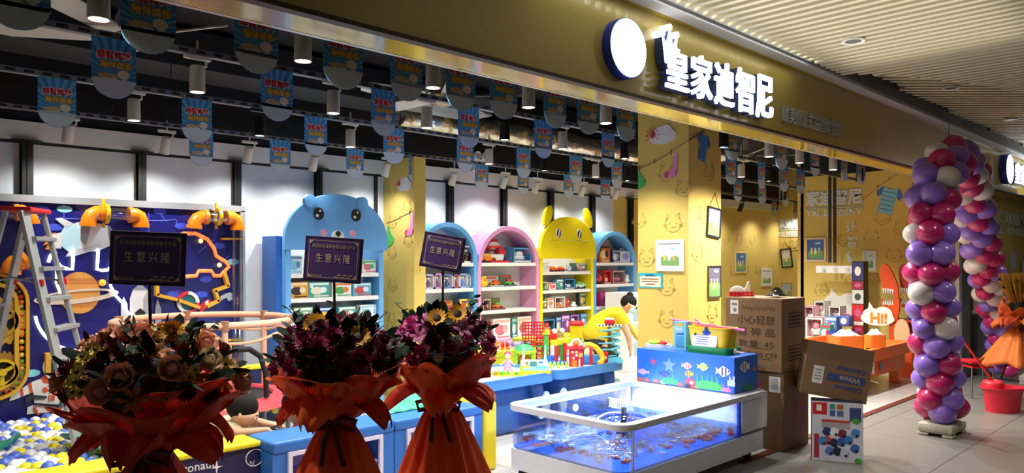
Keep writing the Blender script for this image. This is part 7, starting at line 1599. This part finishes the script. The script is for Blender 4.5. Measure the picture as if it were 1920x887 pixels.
w, h = sizeY(1428, 1447, 503, 536, YB); framed('white framed picture at the right end of the far back wall', MY(1437, 520, YB, 0), w, h, '#e8e6e0', .04)
w, h = sizeX(1465, 1486, 466, 502, XRC); framed('tilted black framed picture beside the wall lettering in the far alcove', MX(1475, 484, XRC, 0), w, h, '#1c1a18', .03, -.12, '#e0dcd0', True)
w, h = sizeX(1465, 1485, 529, 560, XRC); framed('picture of a green field low on the alcove side wall', MX(1475, 545, XRC, 0), w, h, '#c8b048', .02, 0, '#b8c8d8')
w, h = sizeX(1510, 1549, 446, 491, XR); framed('large blue poster with pink border left of the hanging rods', MX(1530, 468, XR, 0), w, h, '#e8c8a0', .03, 0, '#4a70b0')
w, h = sizeX(1618, 1643, 470, 508, XR); framed('white framed picture behind the red dinosaur shelf', MX(1631, 489, XR, 0), w, h, '#f0eee8', .03)
# small teal notice on the column
w, h = sizeX(1198, 1243, 512, 540, sX)
def notice(t):
    b = B(); b.box((0, -.004, 0), (w, .008, h), mat('#3ab0b8', .5)); b.build('board', t); b = B(); b.box((0, -.009, -h*.06), (w*.86, .002, h*.7), mat('#e8e4c0', .5))
    letters(b, '温馨提示', .04, mat('#2a5aa0', .5), TR(0, -.011, h*.34), .001, .001, width=w*.4, height=h*.16)
    for i in range(3): b.box((-.0, -.0105, h*.1-h*.17*i), (w*(.7 if i < 2 else .4), .001, h*.06), mat('#8a3a2a', .6))
    b.build('printed_notice', t)
decal('notice_board', 'small teal notice with brown lines on the yellow column', 'notice', MX(1220, 526, sX, 0), notice)
# white wall lettering
lt = mat('#dfe4e2', .5); lb = mat('#9fc0c8', .5)
def wall_logo(t, w, top, bot, h1, h2, gap):
    b = B(); letters(b, top, .3, lb, TR(.012, -.003, gap), .004, .012, width=w*1.01, height=h1*1.06); letters(b, top, .3, lt, TR(0, -.009, gap), .006, .009, width=w, height=h1); b.build('chinese_lettering', t)
    b = B(); b.box((0, -.004, gap-h1*.62), (w*1.04, .006, .018), lb); b.build('underline', t)
    b = B(); letters(b, bot, .16, lt, TR(0, -.006, gap-h1*.62-h2*.8), .006, .006, width=w, height=h2); b.build('latin_lettering', t)
w, h = sizeX(1511, 1616, 354, 384, XR); decal('wall_lettering', 'large white Chinese and Latin shop lettering above the hanging rods', 'wall lettering', MX(1563, 370, XR, .001), lambda t: wall_logo(t, w, '家迪智尼', 'YAL DEEDSNY', h, h*.42, 0))
w, h = sizeX(1449, 1507, 409, 429, XRC); decal('wall_lettering', 'smaller white shop lettering on the side wall of the far alcove', 'wall lettering', MX(1478, 419, XRC, .001), lambda t: wall_logo(t, w, '皇家迪智尼', 'ROYAL DEEDSNY', h, h*.5, 0))
w, h = sizeY(1860, 1945, 397, 421, YS+.02); decal('wall_lettering', 'white shop lettering on the yellow wall right of the balloon arch', 'wall lettering', MY(1895, 409, YS+.02, .001), lambda t: wall_logo(t, w*1.1, '家迪智', 'YAL DEEDS', h, h*.5, 0))
def vert(t):
    for i, ch in enumerate('让智传递'):
        b = B(); letters(b, ch, .3, lt, TR(0, -.004, .33-.22*i), .006, .009, height=.17); b.build('character', t)
decal('wall_lettering', 'white vertical Chinese words left of the white framed picture', 'wall lettering', MX(1597, 467, XR, .001), vert)
# white bar hung on two rods
p, q = at(1531, 505, X=11.1), at(1604, 505, X=11.1); L = abs(p.y-q.y)
t = thing('hanging_peg_bar', 'white bar with round pegs hung from two dark rods', 'peg bar', (11.1, (p.y+q.y)/2, p.z), FACE_X.to_euler().z)
b = B(); b.box((0, 0, 0), (L, .05, .11), WHITE, .008); b.build('bar', t)
for i in range(4): b = B(); b.cyl((-.16+.17*i, -.025, 0), (-.16+.17*i, -.05, 0), .03, mat('#c8ccd0', .4)); b.build('peg', t, 40)
for px in (1556, 1565): y = at(px, 480, X=11.1).y; b = B(); b.box((-(y-(p.y+q.y)/2), .0, (3.5-p.z)/2+.05), (.035, .035, 3.4-p.z), mat('#2a2826', .5)); b.build('rod', t)
# low white decals and the greeting board
def rabbit(t, s, m):
    b = B()
    for k, (cx, cz, rx, rz) in enumerate(((-.3, 0, .5, .42), (.3, .05, .5, .46), (0, -.15, .9, .4))): b.disc((cx*s, cz*s), rx*s, rz*s, -.003-.001*k, .0002*k, m, 18)
    b.prism([(-.5*s, .3*s), (-.42*s, .75*s), (-.2*s, .4*s)], -.007, .001, m); b.build('white_shape', t)
decal('cloud_decal', 'white cat-eared cloud decal low on the far wall behind the toys', 'wall decal', MX(1578, 572, XR), lambda t: rabbit(t, .36, mat('#ece8e0', .6)))
def hi(t):
    rabbit(t, .25, mat('#ece8e0', .6)); b = B(); letters(b, 'Hi!', .3, mat('#e8882a', .5), TR(.02, -.009, -.03), .004, .010, height=.15); b.build('lettering', t)
decal('greeting_board', 'white cloud board reading Hi! in orange beside the dinosaur shelf', 'sign', TR(*at(1645, 592, X=10.85)) @ FACE_X, hi)
decal('cloud_decal', 'white cat-eared decal on the yellow wall above the fire hydrant cabinet', 'wall decal', MY(1899, 487, YS+.02), lambda t: rabbit(t, .3, mat('#d8d8d4', .6)))
p = at(1912, 523, Y=YS+.02); 
def hyd(t):
    b = B(); b.box((0, -.045, 0), (.9, .06, .62), mat('#b8bcc0', .5), .008); b.build('cabinet_door', t); b = B(); letters(b, '消火栓', .2, RED, TR(-.0, -.079, .02), .003, .004, width=.66, height=.16); letters(b, '119', .1, RED, TR(-.22, -.079, .2), .002, .002, width=.16, height=.07); b.build('lettering', t)
decal('fire_hydrant_cabinet', 'grey fire hydrant cabinet with red Chinese letters by the straw sheaf', 'hydrant cabinet', MY(1925, 523, YS+.02, 0), hyd)
p, q = at(1806, 610, Y=3.0), at(1852, 610, Y=3.0)
t = thing('white_counter', 'white shelf unit over a dark base right of the grey door post', 'counter', ((p.x+q.x)/2+.1, 2.68, 0)); w = q.x-p.x
b = B(); b.box((0, .12, .42), (w, .22, .84), mat('#3a3a44', .5), .006); b.build('dark_base', t); b = B(); b.box((0, .12, .87), (w*1.03, .24, .05), WHITE, .005); b.box((0, .21, 1.1), (w, .03, .42), WHITE); b.box((0, .12, 1.08), (w, .2, .02), WHITE); b.build('white_shelf', t)
b = B(); b.disc((-.1, 1.2), .07, .07, .18, .195, mat('#c8a868', .5), 18); b.build('round_badge', t)
for i in range(5): o = package('toy_box', .1, .1+.02*(i % 2), .08, 'print', (['#3a4a3a', '#c8c4b8', '#4a5a78', '#c87838', '#58402a'][i], '#e8e4dc', '#c84838')); o.location = (t.location.x-.3+.14*i, 2.74, 1.0905 if i < 3 else .8955); tag(o, '%s little box on the white shelf unit by the door post' % ['dark green', 'pale grey', 'slate blue', 'orange', 'brown'][i], 'box', 'small boxes on the white shelf unit')
# ================================================================== ORANGE SAND TABLE CORNER
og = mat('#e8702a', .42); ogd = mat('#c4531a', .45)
t = thing('sand_table', 'orange sand play table with thick legs at the right of the shop', 'table', (9.7, 3.85, 0)); W_, D_ = 1.7, 1.15
b = B(); band(b, rrect(W_, D_, .12), rrect(W_-.14, D_-.14, .08), .40, .54, og); slab(b, rrect(W_-.1, D_-.1, .08), .40, .43, mat('#e8b04a', .8, bump=.6)); b.build('tray', t, 40)
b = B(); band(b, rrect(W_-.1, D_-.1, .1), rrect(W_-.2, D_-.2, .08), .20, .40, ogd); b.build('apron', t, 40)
for sx in (-1, 1):
    for sy in (-1, 1): b = B(); b.box((sx*(W_/2-.16), sy*(D_/2-.16), .13), (.13, .13, .26), og, .02); b.build('leg', t)
b = B(); M = TR(-W_/2+.9, -D_/2+.045, .3); 
b.tube([M @ Vector(q) for q in ((-.5, -.0, -.06), (-.46, 0, .0), (-.5, 0, .05))], .008, WHITE, 5); b.tube([M @ Vector(q) for q in ((-.42, -.0, -.06), (-.46, 0, .0), (-.42, 0, .05))], .008, WHITE, 5); b.disc((-.46, .07), .014, .014, -.008, .0, WHITE, 10, M); b.box((-.2, -.002, .01), (.09, .006, .09), mat('#5a6a80', .5), 0, M); b.build('white_emblem', t)
for i, (px0, px1, py0, py1, z, lab) in enumerate(((1571, 1634, 622, 658, .54, 'orange storage bin heaped with white bags on the sand table'), (1637, 1676, 622, 652, .54, 'smaller orange bin with a white bag on the sand table'))):
    c = at((px0+px1)/2, py1, Z=.545); k = (c.x*CT+c.y*ST)/FPX; w, h = (px1-px0)*k*.92, (py1-py0)*k*.8
    t = thing('storage_bin', lab, 'bin', (c.x, c.y+.1, .5405), VIEW_ROT+.25)
    b = B(); o_, i_ = rrect(w, w*.6, .03), rrect(w-.03, w*.6-.03, .02); band(b, o_, i_, 0, h, og); slab(b, rrect(w-.02, w*.6-.02, .02), 0, .012, og); b.build('bin_body', t, 40)
    o = thing('plastic_bag', 'crumpled white plastic bag in the %s orange bin' % ('larger', 'smaller')[i], 'bag', (c.x, c.y+.1, .5405+h*.5), VIEW_ROT+.25); b = B(); rn2 = random.Random(i)
    b.grid(lambda u, v: Vector(((u-.5)*w*.85, (v-.5)*w*.45, h*.45+.06*(math.sin(u*PI)*math.sin(v*PI))**.6*(1+.35*math.sin(u*9+v*7)+.15*math.sin(u*23)))), 24, 14, mat('#d4d2cc', .35, bump=.4)); q = b.build('bag', o, 40, solid=.003)
c = at(1592, 642, Z=.545); b = B(); b.lathe([(.1, 0), (.14, .02), (.15, .03), (.1, .16), (.0, .17)], YEL, n=20); o = b.build('yellow_bucket', None, 40); o.location = (9.35, 3.55, .4305); tag(o, 'yellow upturned toy bucket in the sand table behind the tilted carton', 'bucket')
# dark bag of silver foil
c = at(1697, 640, Z=.5); b = B(); b.grid(lambda u, v: Vector(((u-.5)*.42, (v-.5)*.2, .0+.12*math.sin(u*PI)*math.sin(v*PI)*(1+.4*math.sin(u*29+v*7)))), 22, 12, mat('#8a7a58', .4, .4, bump=.8)); o = b.build('foil_bag', None, 40, solid=.003); o.location = (10.3, 3.75, .45); o.rotation_euler = (0, 0, -.4); tag(o, 'rumpled tan foil bag at the right end of the sand table', 'bag')
# low table with play ovens behind
t = thing('low_bench', 'low white bench against the far yellow wall carrying boxed toys', 'bench', (10.78, 4.55, 0)); b = B(); b.box((0, 0, .44), (.42, 1.1, .05), WHITE, .008); b.build('bench_top', t)
for sy in (-1, 1): b = B(); b.box((0, sy*.5, .21), (.38, .05, .415), WHITE); b.build('side_support', t)
OV = [(1510, 1548, 602, 645, .466, 10.62, 'window', ('#f0c8cc', '#c8d8c8', '#e88a98'), 'pink boxed play kitchen at the front of the white bench'),
      (1527, 1551, 562, 600, .86, 10.95, 'window', ('#ece8e4', '#c8c0bc', '#d8a8b0'), 'white toy oven box on the upper row of the bench'),
      (1508, 1530, 572, 602, .78, 10.75, 'window', ('#f0b8c0', '#e8e0e0', '#6a5a60'), 'pink toy oven stacked on the pink play kitchen box'),
      (1554, 1580, 572, 598, .62, 10.9, 'window', ('#ece4dc', '#b8a8a0', '#8a5a58'), 'white boxed toy microwave right of the ovens'),
      (1549, 1572, 592, 628, .466, 10.7, 'print', ('#4a78b8', '#e8e8e8', '#d85a78'), 'blue printed box with a pink picture on the bench'),
      (1573, 1596, 588, 612, .466, 10.75, 'case', ('#4a5aa0', '#d84a68', '#e8d8d0'), 'round blue and red toy case on the bench'),
      (1540, 1560, 615, 646, .466, 10.55, 'print', ('#4a9a90', '#b83a4a', '#e8e8e0'), 'teal boxed toy at the front of the bench')]
for a0, a1, b0, b1, z, X, kind, cs, lab in OV:
    w, h = sizeX(a0, a1, b0, b1, X); c = at((a0+a1)/2, b1, X=X); o = package('toy_box', w*.9, h*.95, .2, kind, cs); o.location = (X-.05, c.y, max(.4655, c.z)); o.rotation_euler = (0, 0, -PI/2); tag(o, lab, 'toy', 'boxed toys on the white bench')
w, h = sizeX(1565, 1620, 612, 648, 10.4); c = at(1592, 648, X=10.4)
t = thing('blue_box', 'dark blue open toy box behind the orange bins', 'box', (10.3, c.y+.05, .4305), -PI/2+.1); b = B(); band(b, rrect(.32, .2, .01), rrect(.3, .18, .008), 0, .2, mat('#2a3f9a', .45)); slab(b, rrect(.31, .19, .01), 0, .008, mat('#2a3f9a', .45)); b.build('box_body', t); b = B(); b.box((-.06, -.103, .1), (.08, .004, .1), mat('#c8d0e8', .5)); b.build('label', t)
# tall display box
y0, y1 = at(1597, 550, X=11.05).y, at(1620, 550, X=11.05).y; zt = at(1608, 490, X=11.05).z
t = thing('tall_display_box', 'tall narrow red and black toy display box standing by the far wall', 'display box', (11.05, (y0+y1)/2, 0), -PI/2); w = abs(y0-y1)
b = B(); b.box((0, .08, zt/2), (w, .16, zt), mat('#1c1a24', .45), .004); b.build('box_body', t)
b = B(); z = zt
for f, c in ((.27, '#3a3a70'), (.12, '#8a2a3a'), (.2, '#c8ccc8'), (.24, '#c82a30'), (.05, '#e8e0d8'), (.12, '#a82028')):
    hh = f*zt*.66; b.box((0, -.002, z-hh/2), (w*.92, .004, hh*.94), mat(c, .45)); b.disc((0, z-hh/2), w*.26, hh*.24, -.006, -.003, mat(['#c85a8a', '#d8d8d8', '#3a4a48', '#f0ece4', '#c82a30', '#e8c8a0'][int(f*100) % 6], .45), 14); z -= hh
b.build('printed_front', t)
# dinosaur shelf
t = thing('dinosaur_shelf', 'orange-red dinosaur shaped shelf with white teeth left of the balloon arch', 'shelf', (10.9, 3.5, 0))
dm = mat('#d24a1c', .42); dd = mat('#a8341a', .45)
def dz(px, py): v = at(px, py, X=10.9); return (-(v.y-3.5), v.z)
Mx = FACE_X
for k, (dx, dxw) in enumerate(((0, 0), (27, .16))):
    up = [(1652, 502), (1656, 496), (1661, 495), (1667, 499), (1673, 509), (1678, 520), (1684, 535), (1686, 560), (1678, 556), (1670, 543), (1663, 541), (1655, 541), (1653, 527), (1651, 513)]
    lo = [(1654, 560), (1659, 570), (1665, 575), (1673, 570), (1678, 558), (1687, 562), (1687, 580), (1683, 600), (1678, 618), (1682, 640), (1668, 640), (1668, 610), (1669, 590), (1664, 580), (1656, 574)]
    b = B(); M = Mx @ TR(0, dxw, 0)
    b.prism([dz(x+dx, y) for x, y in up], -.02, .02, (dm, dd)[k], M); b.prism([dz(x+dx, y) for x, y in lo], -.02, .02, (dm, dd)[k], M); b.build('head_panel', t)
    b = B()
    for i in range(5): x = 1656+4.2*i+dx; b.prism([dz(x, 540+i*.5), dz(x+3.4, 540.5+i*.5), dz(x+1.7, 551+i*.5)], -.022, .022, WHITE, M)
    b.build('upper_teeth', t); b = B()
    for i in range(5): x = 1656+4.2*i+dx; b.prism([dz(x, 571), dz(x+3.0, 572), dz(x+1.5, 562)], -.022, .022, WHITE, M)
    b.build('lower_teeth', t)
b = B(); a0, a1 = dz(1668, 600), dz(1712, 600); b.box(((a0[0]+a1[0])/2, .1, a0[1]), (a1[0]-a0[0], .3, .03), dd, 0, Mx); b.build('shelf_board', t); b = B(); b.box(((a0[0]+a1[0])/2, .1, .25), (a1[0]-a0[0], .3, .5), dm, .01, Mx); b.build('body', t)
b = B(); c = dz(1694, 625); b.disc(c, .1, .2, -.07, -.052, mat('#d8b48a', .5), 18, Mx); b.build('belly_patch', t)
b = B(); b.box((0, 0, .03), (.16, .1, .06), mat('#2a4aa0', .4), .02); b.ball((.02, 0, .07), .04, mat('#3a6ac8', .4), 10, 7); o = b.build('toy_car'); c = at(1684, 598, X=10.85); o.location = (11.0, 3.5-.08, a0[1]+.016); tag(o, 'small blue toy on the dinosaur shelf', 'toy')
bpy.context.view_layer.update()
